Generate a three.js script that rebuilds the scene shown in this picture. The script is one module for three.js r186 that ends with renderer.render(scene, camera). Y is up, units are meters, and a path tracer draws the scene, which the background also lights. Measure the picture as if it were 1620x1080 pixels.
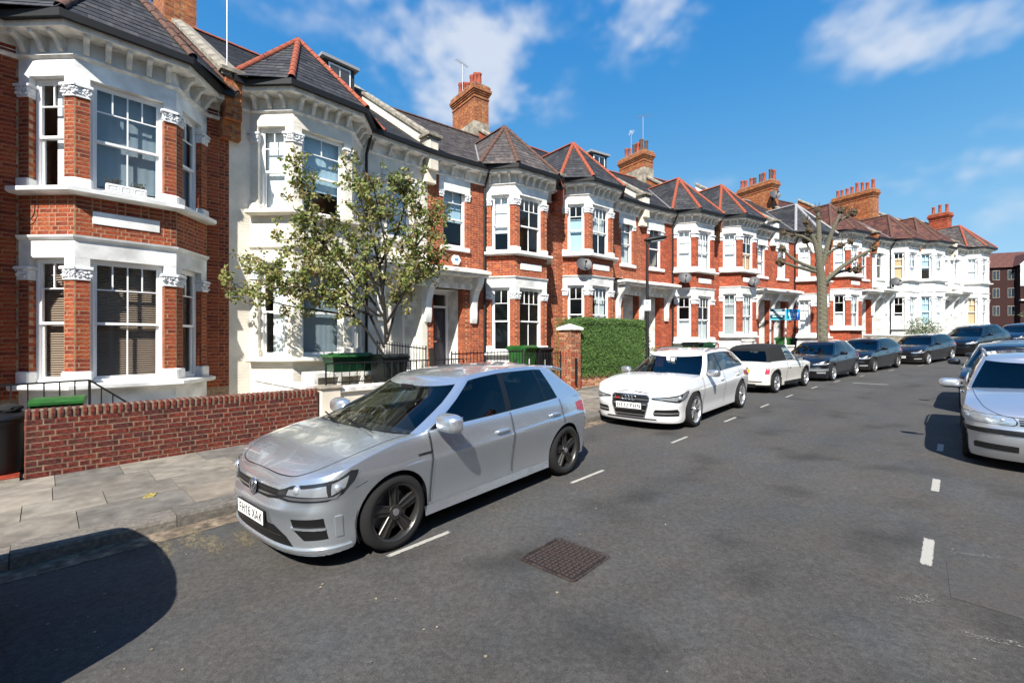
import * as THREE from 'three';
import { mergeGeometries, mergeVertices } from 'three/addons/utils/BufferGeometryUtils.js';
import { RoundedBoxGeometry } from 'three/addons/geometries/RoundedBoxGeometry.js';
import { TessellateModifier } from 'three/addons/modifiers/TessellateModifier.js';
import { ImprovedNoise } from 'three/addons/math/ImprovedNoise.js';

// ---------------------------------------------------------------- camera, sky, sun, exposure
const scene = new THREE.Scene();
const camera = new THREE.PerspectiveCamera(73.74, 1.5, 0.05, 900);   // 16 mm lens, level
camera.position.set(0, 1.81, 0);
camera.rotation.y = THREE.MathUtils.degToRad(44.25);                 // the street runs along -z, the houses stand on its left
const renderer = new THREE.WebGLRenderer({ antialias: true });
renderer.toneMapping = THREE.LinearToneMapping;
renderer.toneMappingExposure = 1.9;
renderer.shadowMap.enabled = true;

const sun = new THREE.DirectionalLight(new THREE.Color(1, 0.95, 0.87), 5);
const SUN = new THREE.Vector3(0.53, 1.0, 0.86).normalize();
sun.position.copy(SUN).multiplyScalar(120);
sun.castShadow = true;
sun.shadow.mapSize.set(4096, 4096);
Object.assign(sun.shadow.camera, { left: -70, right: 70, top: 70, bottom: -70, near: 1, far: 300 });
scene.add(sun, sun.target);

const perlin = new ImprovedNoise();
const fbm = (x, y, z, o = 4) => { let a = 0, s = 0.5; for (let i = 0; i < o; i++) { a += s * perlin.noise(x, y, z); x *= 2.03; y *= 2.03; z *= 2.03; s *= 0.5; } return a; };
const clamp = (x, a = 0, b = 1) => Math.min(b, Math.max(a, x));
const sstep = (a, b, x) => { const t = clamp((x - a) / (b - a)); return t * t * (3 - 2 * t); };
const mix = (a, b, t) => a + (b - a) * t;
{ // the sky: clear blue air with thin scattered cumulus
  const w = 1536, h = 768, d = new Float32Array(w * h * 4);
  const th = THREE.MathUtils.degToRad(44.25);
  // a few cloud banks, as directions (photo px, py) with an angular size
  const banks = [[735, 110, .18, .12, .95], [680, 70, .11, .10, .6], [800, 50, .11, .09, .6], [1020, 18, .12, .09, .66], [960, 60, .06, .04, .4], [1490, 50, .12, .06, .66], [1345, 22, .10, .07, .5], [1570, 30, .13, .07, .62], [1545, 262, .14, .04, .7], [1150, 285, .10, .03, .35], [850, 225, .06, .02, .25], [1600, 330, .10, .05, .45], [640, 160, .08, .05, .4], [430, -160, .3, .14, .7], [1850, 180, .2, .08, .7]].map(([px, py, a, b, k]) => {
    const c = new THREE.Vector3((px - 810) / 720, -(py - 540) / 720, -1).normalize().applyAxisAngle(new THREE.Vector3(0, 1, 0), th);
    return { az: Math.atan2(c.x, -c.z), el: Math.asin(c.y), a, b, k };
  });
  const rs = 77; let q = rs; const rr = () => (q = (q * 16807) % 2147483647) / 2147483647;
  for (let i = 0; i < 34; i++) { const az = 0.9 + rr() * 4.1; banks.push({ az: az > Math.PI ? az - 2 * Math.PI : az, el: 0.08 + rr() * 0.9, a: .12 + rr() * .16, b: .05 + rr() * .08, k: .5 + rr() * .5 }); }
  for (let j = 0; j < h; j++) for (let i = 0; i < w; i++) {
    const el = ((j + 0.5) / h - 0.5) * Math.PI, az0 = ((i + 0.5) / w - 0.5) * 2 * Math.PI;   // row 0 = bottom
    const dx = Math.cos(el) * Math.cos(az0), dz = Math.cos(el) * Math.sin(az0), dy = Math.sin(el);
    const az = Math.atan2(dx, -dz);
    const t = clamp(dy, 0, 1), k = Math.pow(1 - t, 2.6);
    let r = mix(0.014, 0.34, Math.pow(1 - t, 4.2)), g = mix(0.112, 0.47, Math.pow(1 - t, 2.9)), b = mix(0.32, 0.55, Math.pow(1 - t, 2.1));
    let c = 0;
    for (const B of banks) {
      let da = az - B.az; if (da > Math.PI) da -= 2 * Math.PI; if (da < -Math.PI) da += 2 * Math.PI;
      const u = da * Math.cos(el) / B.a, v = (el - B.el) / B.b, e = u * u + v * v;
      if (e < 5) c = Math.max(c, B.k * Math.exp(-e * .9));
    }
    if (c > 0.02) {
      const wx = fbm(dx * 6, dy * 8, dz * 6 + 4, 3) * .25, n = fbm(dx * 7 + 3 + wx, dy * 12 + wx, dz * 7, 6) * 1.35 + fbm(dx * 30, dy * 44, dz * 30 + wx, 4) * .42;
      c = sstep(0.22, 1.05, c + n * .85 * Math.min(1, c * 2)) * .80;
      r = mix(r, .42, c); g = mix(g, .445, c); b = mix(b, .49, c);
    }
    if (dy < 0) { const f = sstep(0, -.12, dy); r = mix(r, .12, f); g = mix(g, .12, f); b = mix(b, .12, f); }
    const o = (j * w + i) * 4; d[o] = r; d[o + 1] = g; d[o + 2] = b; d[o + 3] = 1;
  }
  const sky = new THREE.DataTexture(d, w, h, THREE.RGBAFormat, THREE.FloatType);
  sky.mapping = THREE.EquirectangularReflectionMapping; sky.magFilter = sky.minFilter = THREE.LinearFilter; sky.wrapS = THREE.RepeatWrapping; sky.needsUpdate = true;
  scene.background = sky; scene.environment = sky;
  scene.backgroundIntensity = 1; scene.environmentIntensity = 1;
}

// ---------------------------------------------------------------- helpers
const V3 = (x, y, z) => new THREE.Vector3(x, y, z);
function RNG(a) { return () => { a |= 0; a = a + 0x6D2B79F5 | 0; let t = Math.imul(a ^ a >>> 15, 1 | a); t = t + Math.imul(t ^ t >>> 7, 61 | t) ^ t; return ((t ^ t >>> 14) >>> 0) / 4294967296; }; }
const lin = (r, g, b) => new THREE.Color().setRGB(r, g, b);
const bend = s => s < 14 ? 0 : s < 38 ? 0.0086 * (s - 14) ** 2 : 4.954 + 0.4128 * (s - 38);     // the road swings right
const gy = s => 0.0185 * s + (s < 22 ? 0 : s < 42 ? 0.0014 * (s - 22) ** 2 : 0.56 + 0.056 * (s - 42));                                                            // and climbs gently
const P = (s, n, y = 0) => V3(-n, y, -s);                                               // street coordinates to world
const TH = THREE.MathUtils.degToRad(44.25), SN = Math.sin(TH), CS = Math.cos(TH);
function onPlane(px, py, n) { const t = (px - 810) / 720, s = n * (CS + t * SN) / (SN - t * CS), Z = s * CS + n * SN; return { s, n, y: 1.81 + (540 - py) / 720 * Z }; }
const names = {};
function numbered(name) { const k = names[name] = (names[name] ?? -1) + 1; return k ? `${name}_${String(k).padStart(3, '0')}` : name; }
function tag(o, label, category, group, kind) { Object.assign(o.userData, { label, category }); if (group) o.userData.group = group; if (kind) o.userData.kind = kind; return o; }
function thing(name, label, category, pos, turn = 0, group) {
  const o = new THREE.Group(); o.name = numbered(name); if (pos) o.position.copy(pos); o.rotation.y = turn; scene.add(o);
  return tag(o, label, category, group);
}
function shade(m) { m.castShadow = true; m.receiveShadow = true; return m; }
function mesh(name, geo, mat, parent) { const m = shade(new THREE.Mesh(geo, mat)); m.name = parent ? name : numbered(name); (parent || scene).add(m); return m; }
function struct(name, geo, mat) { const m = mesh(name, geo, mat); m.userData.kind = 'structure'; m.userData.label = STRUCT[name] || name; return m; }
const STRUCT = {};
class MB {                                     // collects boxes, quads and geometries into one mesh
  constructor() { this.p = []; this.n = []; this.u = []; this.c = []; this.m = null; this.col = null; }
  at(m) { this.m = m; return this; }
  _v(p, n, u) { if (this.m) { p = p.clone().applyMatrix4(this.m); n = n.clone().transformDirection(this.m); } this.p.push(p.x, p.y, p.z); this.n.push(n.x, n.y, n.z); this.u.push(u[0], u[1]); }
  quad(a, b, c, d, uv) {
    const n = V3().subVectors(b, a).cross(V3().subVectors(d, a)); if (n.lengthSq() < 1e-14) n.subVectors(c, b).cross(V3().subVectors(d, b)); n.normalize();
    const ax = Math.abs(n.x), ay = Math.abs(n.y), az = Math.abs(n.z);
    const U = uv ? null : q => ay >= ax && ay >= az ? [q.x, -q.z] : ax > az ? [q.z * (n.x > 0 ? -1 : 1), q.y] : [q.x * (n.z > 0 ? 1 : -1), q.y];
    const us = uv || [U(a), U(b), U(c), U(d)];
    for (const [q, w] of [[a, us[0]], [b, us[1]], [c, us[2]], [a, us[0]], [c, us[2]], [d, us[3]]]) this._v(q, n, w);
    return this;
  }
  tri(a, b, c) { const n = V3().subVectors(b, a).cross(V3().subVectors(c, a)).normalize(); const ay = Math.abs(n.y), ax = Math.abs(n.x), az = Math.abs(n.z); const U = q => ay >= ax && ay >= az ? [q.x, -q.z] : ax > az ? [q.z, q.y] : [q.x, q.y]; for (const q of [a, b, c]) this._v(q, n, U(q)); return this; }
  box(x0, x1, y0, y1, z0, z1) {
    if (x0 > x1) [x0, x1] = [x1, x0];
    const v = (a, b, c) => V3(a, b, c);
    this.quad(v(x0, y0, z1), v(x1, y0, z1), v(x1, y1, z1), v(x0, y1, z1));
    this.quad(v(x1, y0, z0), v(x0, y0, z0), v(x0, y1, z0), v(x1, y1, z0));
    this.quad(v(x1, y0, z1), v(x1, y0, z0), v(x1, y1, z0), v(x1, y1, z1));
    this.quad(v(x0, y0, z0), v(x0, y0, z1), v(x0, y1, z1), v(x0, y1, z0));
    this.quad(v(x0, y1, z1), v(x1, y1, z1), v(x1, y1, z0), v(x0, y1, z0));
    this.quad(v(x0, y0, z0), v(x1, y0, z0), v(x1, y0, z1), v(x0, y0, z1));
    return this;
  }
  cbox(x0, x1, y0, y1, z0, z1, c = .01) {        // a box with its front and top edges chamfered
    if (x0 > x1) [x0, x1] = [x1, x0];
    const f = (X, Y, Z) => V3(X, Y, Z), pts = [[x0, z0], [x1, z0], [x1, z1 - c], [x1 - c, z1], [x0 + c, z1], [x0, z1 - c]];
    const cx = (x0 + x1) / 2, cz = (z0 + z1) / 2, top = pts.map(([x, z]) => [x + Math.sign(cx - x) * c, z + Math.sign(cz - z) * c]);
    for (let i = 0; i < 6; i++) { const [a, b] = pts[i], [a2, b2] = pts[(i + 1) % 6], t = top[i], t2 = top[(i + 1) % 6];
      this.quad(f(a2, y0, b2), f(a, y0, b), f(a, y1 - c, b), f(a2, y1 - c, b2)); this.quad(f(a2, y1 - c, b2), f(a, y1 - c, b), f(t[0], y1, t[1]), f(t2[0], y1, t2[1])); }
    for (let i = 1; i < 5; i++) { this.tri(f(top[0][0], y1, top[0][1]), f(top[i + 1][0], y1, top[i + 1][1]), f(top[i][0], y1, top[i][1])); this.tri(f(pts[0][0], y0, pts[0][1]), f(pts[i][0], y0, pts[i][1]), f(pts[i + 1][0], y0, pts[i + 1][1])); }
    return this;
  }
  add(g, m) {
    const q = g.index ? g.toNonIndexed() : g, M = m ? (this.m ? this.m.clone().multiply(m) : m) : this.m, pa = q.attributes.position, na = q.attributes.normal, ua = q.attributes.uv;
    const p = V3(), n = V3(), N = M ? new THREE.Matrix3().getNormalMatrix(M) : null;
    for (let i = 0; i < pa.count; i++) { p.fromBufferAttribute(pa, i); n.fromBufferAttribute(na, i); if (M) { p.applyMatrix4(M); n.applyMatrix3(N).normalize(); } this.p.push(p.x, p.y, p.z); this.n.push(n.x, n.y, n.z); this.u.push(ua ? ua.getX(i) : 0, ua ? ua.getY(i) : 0); }
    return this;
  }
  bar(a, b, r, r2 = r, seg = 6) { const d = V3().subVectors(b, a), L = d.length(); const g = new THREE.CylinderGeometry(r2, r, L, seg, 1); return this.add(g, new THREE.Matrix4().compose(V3().addVectors(a, b).multiplyScalar(.5), new THREE.Quaternion().setFromUnitVectors(V3(0, 1, 0), d.normalize()), V3(1, 1, 1))); }
  strut(a, b, w) { const d = V3().subVectors(b, a), L = d.length(); const g = new THREE.BoxGeometry(w, L, w); return this.add(g, new THREE.Matrix4().compose(V3().addVectors(a, b).multiplyScalar(.5), new THREE.Quaternion().setFromUnitVectors(V3(0, 1, 0), d.normalize()), V3(1, 1, 1))); }
  geo() { const g = new THREE.BufferGeometry(); g.setAttribute('position', new THREE.Float32BufferAttribute(this.p, 3)); g.setAttribute('normal', new THREE.Float32BufferAttribute(this.n, 3)); g.setAttribute('uv', new THREE.Float32BufferAttribute(this.u, 2)); return g; }
  get empty() { return !this.p.length; }
  build(name, mat, parent) { return mesh(name, this.geo(), mat, parent); }
}
const T = (x, y, z) => new THREE.Matrix4().makeTranslation(x, y, z);
// offset a plan polyline [[x,z]...] outwards (towards +z for a polyline running along +x), mitred
function offset(pts, o) {
  const n = pts.length, nor = [];
  for (let i = 0; i < n - 1; i++) { const dx = pts[i + 1][0] - pts[i][0], dz = pts[i + 1][1] - pts[i][1], l = Math.hypot(dx, dz); nor.push([-dz / l, dx / l]); }
  return pts.map((p, i) => { const a = nor[Math.max(0, i - 1)], b = nor[Math.min(n - 2, i)]; const mx = a[0] + b[0], mz = a[1] + b[1], k = o * 2 / (mx * mx + mz * mz); return [p[0] + mx * k, p[1] + mz * k]; });
}
// sweep a closed profile [[out, y]...] (counter-clockwise seen from the polyline's end) along a plan polyline
function sweep(mb, pts, prof) {
  const cols = prof.map(([o]) => offset(pts, o)), K = prof.length;
  for (let i = 0; i < pts.length - 1; i++) for (let k = 0; k < K; k++) {
    const k2 = (k + 1) % K, a = cols[k][i], b = cols[k][i + 1], c = cols[k2][i + 1], d = cols[k2][i];
    mb.quad(V3(a[0], prof[k][1], a[1]), V3(b[0], prof[k][1], b[1]), V3(c[0], prof[k2][1], c[1]), V3(d[0], prof[k2][1], d[1]));
  }
  for (const e of [0, pts.length - 1]) { const v = prof.map((q, k) => V3(cols[k][e][0], q[1], cols[k][e][1])); for (let k = 1; k < K - 1; k++) e ? mb.tri(v[0], v[k + 1], v[k]) : mb.tri(v[0], v[k], v[k + 1]); }
  return mb;
}
const rectProf = (o0, o1, y0, y1) => [[o0, y0], [o1, y0], [o1, y1], [o0, y1]];
// a face of a building: origin A, u along A->B, z outwards
function faceM(A, B) { const d = V3(B[0] - A[0], 0, B[1] - A[1]), L = d.length(); d.normalize(); const out = V3(-d.z, 0, d.x); const m = new THREE.Matrix4().makeBasis(d, V3(0, 1, 0), out).setPosition(A[0], 0, A[1]); return { m, L }; }

// ---------------------------------------------------------------- textures and materials
function tex(w, h, fn, srgb = true) {
  const d = new Uint8Array(w * h * 4);
  for (let j = 0; j < h; j++) for (let i = 0; i < w; i++) { const c = fn(i, j, w, h), o = (j * w + i) * 4; d[o] = clamp(c[0]) * 255; d[o + 1] = clamp(c[1]) * 255; d[o + 2] = clamp(c[2]) * 255; d[o + 3] = c[3] === undefined ? 255 : clamp(c[3]) * 255; }
  const t = new THREE.DataTexture(d, w, h); t.wrapS = t.wrapT = THREE.RepeatWrapping; t.magFilter = THREE.LinearFilter; t.minFilter = THREE.LinearMipmapLinearFilter; t.generateMipmaps = true; t.anisotropy = 8; if (srgb) t.colorSpace = THREE.SRGBColorSpace; t.needsUpdate = true; return t;
}
function rep(t, sx, sy = sx) { const c = t.clone(); c.repeat.set(1 / sx, 1 / sy); c.needsUpdate = true; return c; }
const lat = (() => { const r = RNG(2024), a = new Float32Array(4096); for (let i = 0; i < 4096; i++) a[i] = r() * 2 - 1; return a; })();
function noiseT(u, v, f, o = 4, s = 0) {          // tiling noise over the unit square
  let a = 0, k = .5; f = Math.round(f);
  for (let q = 0; q < o; q++) { const x = u * f, y = v * f, i = Math.floor(x), j = Math.floor(y), fx = x - i, fy = y - j, sx = fx * fx * (3 - 2 * fx), sy = fy * fy * (3 - 2 * fy), h = (p, r) => lat[(((p % f) * 73 + (r % f) * 179 + (p % f) * (r % f) * 7 + Math.floor(s) * 131 + q * 57) & 4095)]; a += k * mix(mix(h(i, j), h(i + 1, j), sx), mix(h(i, j + 1), h(i + 1, j + 1), sx), sy); f *= 2; k *= .5; }
  return a;
}
const tn = (i, j, w, h, f, o = 4, s = 0) => noiseT(i / w, j / h, f, o, s * 3) * .7;
const rT = RNG(5);
const speck = tex(512, 512, () => { const v = .80 + .4 * (rT() - .5); return [v, v, v]; });
const grainBump = tex(512, 512, (i, j, w, h) => { const v = .5 + tn(i, j, w, h, 24, 3) * .7 + (rT() - .5) * .3; return [v, v, v]; }, false);
const M = {};
const std = (o) => new THREE.MeshStandardMaterial(o), phy = (o) => new THREE.MeshPhysicalMaterial(o);
const mottleTex = {};
function mottle(c, amp, f, scale, seed, extra = {}) {       // a colour with patchy variation, repeat = scale metres
  amp = amp < .09 ? .06 : amp < .16 ? .13 : amp < .24 ? .21 : .32; f = f < 8.5 ? 7 : f < 11 ? 10 : f < 20 ? 14 : 26;
  const mean = 1 - amp * .9, e = mottleTex[amp + '_' + f] ??= (() => { let s = 0; const t = tex(256, 256, (i, j, w, h) => { const n = clamp(mean * (1 + amp * (noiseT(i / w, j / h, f, 4, f) * 1.9 + (rT() - .5) * .4)), 0, 1); s += Math.pow(n, 2.2); return [n, n, n]; }); return { t, m: s / 65536 }; })();
  const k = new THREE.Color().setRGB(...c, THREE.SRGBColorSpace); if (c[0] + c[1] + c[2] < 2.3) k.multiplyScalar(.68); k.multiplyScalar(1 / e.m); k.r = Math.min(1, k.r); k.g = Math.min(1, k.g); k.b = Math.min(1, k.b);
  return std({ color: k, map: rep(e.t, scale * (1 + .13 * (seed % 5))), roughness: .85, ...extra });
}
// brick in a flat wall too far away to pick the bricks apart: Flemish bond, 1.35 x 1.2 m
function brickMat(tones, mortar, seed) {
  const r = RNG(seed), rows = 16, W_ = 640, H_ = 576, rh = H_ / rows, cols = [];
  for (let k = 0; k < rows; k++) { const L = []; let x = (k % 2) * 54 - 27; let hd = k % 2; while (x < W_ + 60) { const w = hd ? 52 : 108; L.push([x, x + w, tones[Math.floor(r() * tones.length)], .91 + r() * .18]); x += w; hd = !hd; } cols.push(L); }
  const cell = (i, j) => { const k = Math.floor(j / rh) % rows, L = cols[k]; for (const b of L) if (i >= b[0] && i < b[1]) return { b, mort: (j % rh) < 4.2 || i - b[0] < 4.2 }; return { b: L[0], mort: true }; };
  const map = tex(W_, H_, (i, j, w, h) => { const { b, mort } = cell(i, j); const n = 1 + tn(i, j, w, h, 20, 3) * .35 + (rT() - .5) * .14; if (mort) return mortar.map(v => v * n * .86); return b[2].map(v => v * b[3] * n * .86); });
  const bump = tex(W_, H_, (i, j) => { const { mort } = cell(i, j); const v = (mort ? .1 : .75) + (rT() - .5) * .25; return [v, v, v]; }, false);
  return std({ map: rep(map, 1.35, 1.2), bumpMap: rep(bump, 1.35, 1.2), bumpScale: .006, roughness: .92 });
}
const TONES = [[.67, .305, .175], [.71, .345, .195], [.635, .285, .17], [.74, .37, .20], [.62, .265, .16]];
M.brick = brickMat(TONES, [.72, .58, .46], 11);
M.brickDeep = brickMat([[.68, .28, .16], [.72, .315, .18], [.64, .26, .155], [.75, .36, .21]], [.60, .42, .33], 12);
M.brickPale = brickMat([[.74, .50, .36], [.68, .42, .29], [.78, .56, .42], [.62, .36, .25]], [.75, .68, .58], 13);
M.brickStock = brickMat([[.72, .42, .22], [.66, .36, .19], [.76, .47, .26], [.60, .31, .18]], [.62, .50, .38], 14);
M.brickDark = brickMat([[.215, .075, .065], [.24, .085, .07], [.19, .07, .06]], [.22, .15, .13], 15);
M.white = mottle([.865, .865, .85], .10, 6, 2.2, 1, { roughness: .6 });
M.whiteGloss = std({ color: lin(.80, .80, .79), roughness: .35 });
M.whiteOld = mottle([.86, .85, .82], .10, 9, 1.2, 2, { roughness: .75 });
M.cream = mottle([.87, .845, .79], .06, 7, 1.6, 3, { roughness: .8, bumpMap: rep(M.brick.bumpMap, 1.35, 1.2), bumpScale: .004 });
M.creamSmooth = mottle([.86, .82, .75], .08, 7, 1.1, 4, { roughness: .8 });
M.render = mottle([.70, .66, .59], .16, 8, 1.4, 5, { roughness: .95 });
M.stone = mottle([.63, .60, .54], .2, 9, .9, 6, { roughness: .95 });
M.capital = mottle([.84, .845, .85], .08, 9, .5, 7, { roughness: .7 });
M.slate = [[.235, .23, .23], [.265, .26, .26], [.205, .20, .205], [.29, .28, .275]].map((c, i) => mottle(c, .22, 10, .8, 10 + i, { roughness: .62 }));
M.slateWarm = [[.34, .31, .30], [.38, .345, .33], [.31, .285, .28], [.42, .38, .36]].map((c, i) => mottle(c, .22, 10, .8, 16 + i, { roughness: .8 }));
M.tileBrown = [[.36, .21, .18], [.40, .24, .20], [.32, .185, .165], [.43, .27, .22]].map((c, i) => mottle(c, .22, 10, .8, 22 + i, { roughness: .8 }));
M.slateMain = mottle([.27, .265, .27], .25, 12, 1.6, 28, { roughness: .75 });
M.terra = mottle([.66, .335, .23], .22, 9, .6, 29, { roughness: .85 });
M.terraDull = mottle([.42, .30, .25], .2, 9, .6, 30, { roughness: .9 });
M.pot = mottle([.68, .32, .21], .25, 9, .6, 31, { roughness: .85 });
M.blackGloss = std({ color: lin(.004, .004, .0045), roughness: .6 });
M.blackMetal = std({ color: lin(.008, .008, .009), roughness: .45 });
M.lead = std({ color: lin(.27, .27, .28), roughness: .7 });
M.glass = phy({ color: lin(.90, .94, .95), transmission: 1, thickness: 0, roughness: .02, ior: 1.52, specularIntensity: 1 });
M.room = std({ color: lin(.36, .33, .29), roughness: .95 });
M.blindWood = std({ color: lin(.34, .24, .17), roughness: .7 });
M.blindGrey = std({ color: lin(.22, .27, .30), roughness: .9 });
M.blindWhite = std({ color: lin(.74, .76, .77), roughness: .9 });
M.blindBlue = std({ color: lin(.36, .50, .58), roughness: .9 });
M.curtain = std({ color: lin(.42, .45, .45), roughness: .95 });
M.boardTan = std({ color: lin(.55, .37, .2), roughness: .8 });
M.doorDark = std({ color: lin(.03, .03, .045), roughness: .3 });
M.doorGrey = std({ color: lin(.48, .48, .47), roughness: .5 });
M.doorRed = std({ color: lin(.16, .03, .03), roughness: .4 });
M.chrome = std({ color: lin(.75, .76, .78), metalness: 1, roughness: .16 });
M.steel = std({ color: lin(.5, .5, .52), metalness: .8, roughness: .4 });
M.rubber = std({ color: lin(.006, .006, .0063), roughness: .95 });
M.plasticBlack = std({ color: lin(.006, .006, .0065), roughness: .42 });
// ---------------------------------------------------------------- ground, road, pavement
Object.assign(STRUCT, { road: 'grey asphalt road curving uphill to the right', pavement: 'footway of grey paving slabs with granite kerb', gutter_channel: 'dusty gutter strip along the kerb', ground: 'bare ground around the street', front_yards: 'paved front yards of the terrace', far_pavement: 'footway on the other side of the road' });
// a sheet between two n-offsets following the bend
function strip(n0, n1, s0, s1, y, ds, cells = 1, col, bent = true) {
  const p = [], u = [], idx = [], c = []; const N = Math.round((s1 - s0) / ds);
  for (let i = 0; i <= N; i++) for (let k = 0; k <= cells; k++) { const s = s0 + (s1 - s0) * i / N, n = n0 + (n1 - n0) * k / cells, b = bent ? bend(s) : 0; p.push(-(n - b), gy(s) + y, -s); u.push(n, s); if (col) c.push(...col(s, n)); }
  const R = cells + 1;
  for (let i = 0; i < N; i++) for (let k = 0; k < cells; k++) { const a = i * R + k; if (n1 > n0) idx.push(a, a + R, a + 1, a + 1, a + R, a + R + 1); else idx.push(a, a + 1, a + R, a + 1, a + R + 1, a + R); }
  const g = new THREE.BufferGeometry(); g.setAttribute('position', new THREE.Float32BufferAttribute(p, 3)); g.setAttribute('uv', new THREE.Float32BufferAttribute(u, 2)); if (col) g.setAttribute('color', new THREE.Float32BufferAttribute(c, 3)); g.setIndex(idx); g.computeVertexNormals();
  return g;
}
const KERB = 5.36, WALLN = 8.2;
{
  const rA = RNG(91);
  const aggregate = tex(1024, 1024, (i, j, w, h) => { const n = tn(i, j, w, h, 90, 3, 1), q = rA(); let v = .245 + n * .08 + (rA() - .5) * .15; if (q > .97) v += .22 * rA(); if (q < .06) v -= .13 * rA(); const wm = tn(i, j, w, h, 6, 3, 4) * .02; return [v + .006 + wm, v + .001, v - .006 - wm]; });
  const aggBump = tex(1024, 1024, (i, j, w, h) => { const v = .5 + tn(i, j, w, h, 110, 3, 2) * .9 + (rA() - .5) * .35; return [v, v, v]; }, false);
  M.asphalt = std({ map: rep(aggregate, 2.3), bumpMap: rep(aggBump, 2.3), bumpScale: .0022, roughness: .9, vertexColors: true });
  // worn wheel tracks, stains and old patches: matter in the surface
  const roadCol = (s, n) => { let v = 1 + fbm(s * .35, n * 1.1, 2, 4) * .42 + fbm(s * 2.3, n * 2.9, 9, 3) * .13; const st = fbm(s * 1.1 + 9, n * 1.4, 5, 4); if (st > .12) v *= 1 - (st - .12) * 1.9; const w = fbm(s * .6, n * .8, 30, 3) * .10; return [v * (1.01 + w), v, v * (.985 - w)]; };
  struct('road', strip(-1.75, KERB + .02, -9, 100, 0, .14, 46, roadCol), M.asphalt);
  const g0 = new THREE.PlaneGeometry(700, 700).rotateX(-Math.PI / 2); g0.translate(0, -.6, 0);
  struct('ground', g0, mottle([.34, .33, .28], .2, 9, 6, 40, { roughness: 1 }));
  M.dust = mottle([.50, .44, .37], .35, 14, .9, 41, { roughness: 1, bumpMap: rep(grainBump, .5), bumpScale: .006 });
  struct('gutter_channel', strip(KERB - .26, KERB + .01, -9, 60, .004, .5), M.dust);
  // footway: one sheet, the slabs and kerb stones laid on it
  M.slabs = [[.53, .50, .455], [.57, .54, .49], [.50, .475, .435], [.60, .565, .51], [.55, .51, .455], [.47, .45, .42]].map((c, i) => mottle(c, .14, 9, 1.1, 50 + i, { roughness: .93, bumpMap: rep(grainBump, .7), bumpScale: .003 }));
  M.granite = [[.50, .475, .44], [.45, .43, .40], [.54, .51, .47]].map((c, i) => mottle(c, .12, 26, .7, 60 + i, { roughness: .95, bumpMap: rep(grainBump, .35), bumpScale: .004 }));
  M.joint = mottle([.36, .33, .29], .25, 9, .6, 66, { roughness: 1 });
  const pv = struct('pavement', strip(KERB + .29, 9.4, -9, 62, .098, .5), M.joint);
  const rs = RNG(31), rowsN = [KERB + .30, KERB + .96, KERB + 1.56, KERB + 2.2, KERB + 2.84, 9.2];
  const rest = new MB();
  for (let r = 0; r < 5; r++) {
    let s = -4 + rs() * .5;
    while (s < 60) {
      const L = .62 + Math.floor(rs() * 3) * .13, n0 = rowsN[r] + .005, n1 = rowsN[r + 1] - .005, near = s < 14, q = near ? new MB() : rest, b = s > 13 ? bend(s + L / 2) : 0, sl = s > 13 ? bend(s + L) - bend(s) : 0;
      const j = (rs() - .5) * .004, yy = k => gy(k) + .112 + j;
      const a = V3(-(n0 - b), yy(s), -s - .0025), c = V3(-(n1 - b), yy(s), -s - .0025), d = V3(-(n1 - b - sl), yy(s + L), -s - L + .004), e = V3(-(n0 - b - sl), yy(s + L), -s - L + .004), dn = V3(0, -.03, 0);
      q.quad(a, e, d, c);
      for (const [m, o] of [[c, a], [a, e], [e, d], [d, c]]) q.quad(m, o, o.clone().add(dn), m.clone().add(dn));
      if (near) q.build('paving_slab', M.slabs[Math.floor(rs() * M.slabs.length)], pv);
      s += L;
    }
  }
  rest.build('paving_slabs', M.slabs[1], pv).userData.kind = 'stuff';
  const restK = new MB(); let s = -4;
  while (s < 60) {
    const L = .82 + rs() * .3, near = s < 14, q = near ? new MB() : restK, b = bend(s + L / 2), sl = bend(s + L) - bend(s), y0 = gy(s + L / 2);
    q.at(new THREE.Matrix4().makeRotationY(-Math.atan2(sl, L)).setPosition(-(KERB - b), y0, -(s + L / 2)));
    const prof = [[.295, -.1], [-.0, -.1], [.012, .085], [.03, .112], [.06, .122], [.295, .118]];   // n inwards from the kerb face, y
    const A = prof.map(([n, y]) => V3(-n, y, L / 2 - .003)), B = prof.map(([n, y]) => V3(-n, y, -L / 2 + .003));
    for (let k = 0; k < prof.length; k++) { const k2 = (k + 1) % prof.length; q.quad(A[k], A[k2], B[k2], B[k]); }
    for (let k = 1; k < prof.length - 1; k++) { q.tri(A[0], A[k + 1], A[k]); q.tri(B[0], B[k], B[k + 1]); }
    if (near) q.build('kerb_stone', M.granite[Math.floor(rs() * 3)], pv);
    s += L;
  }
  restK.build('kerb_stones', M.granite[0], pv).userData.kind = 'stuff';
  // right-hand kerb and footway
  struct('far_pavement', (() => { const g = new MB(); const a = strip(-4.2, -1.75, -9, 62, .11, .5).toNonIndexed(); g.add(a); for (let q = -9; q < 61; q += 1) g.quad(P(q, -1.75 - bend(q), gy(q) + .11), P(q + 1, -1.75 - bend(q + 1), gy(q + 1) + .11), P(q + 1, -1.75 - bend(q + 1), gy(q + 1) - .1), P(q, -1.75 - bend(q), gy(q) - .1)); return g.geo(); })(), M.slabs[1]);
  // paint: bay lines, worn through to the asphalt
  const paintMap = tex(256, 64, (i, j, w, h) => { const n = tn(i, j, w, h, 26, 4, 3), e = Math.min(i, w - i) / 20, f = Math.min(j, h - j) / 9; const a = n + (Math.min(e, f, 1) - .55) * .5 > -.16 ? 1 : 0; return [.62, .61, .58, a]; });
  M.paint = std({ map: paintMap, roughness: .85, transparent: true, alphaTest: .5, bumpMap: grainBump, bumpScale: .001 });
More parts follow.
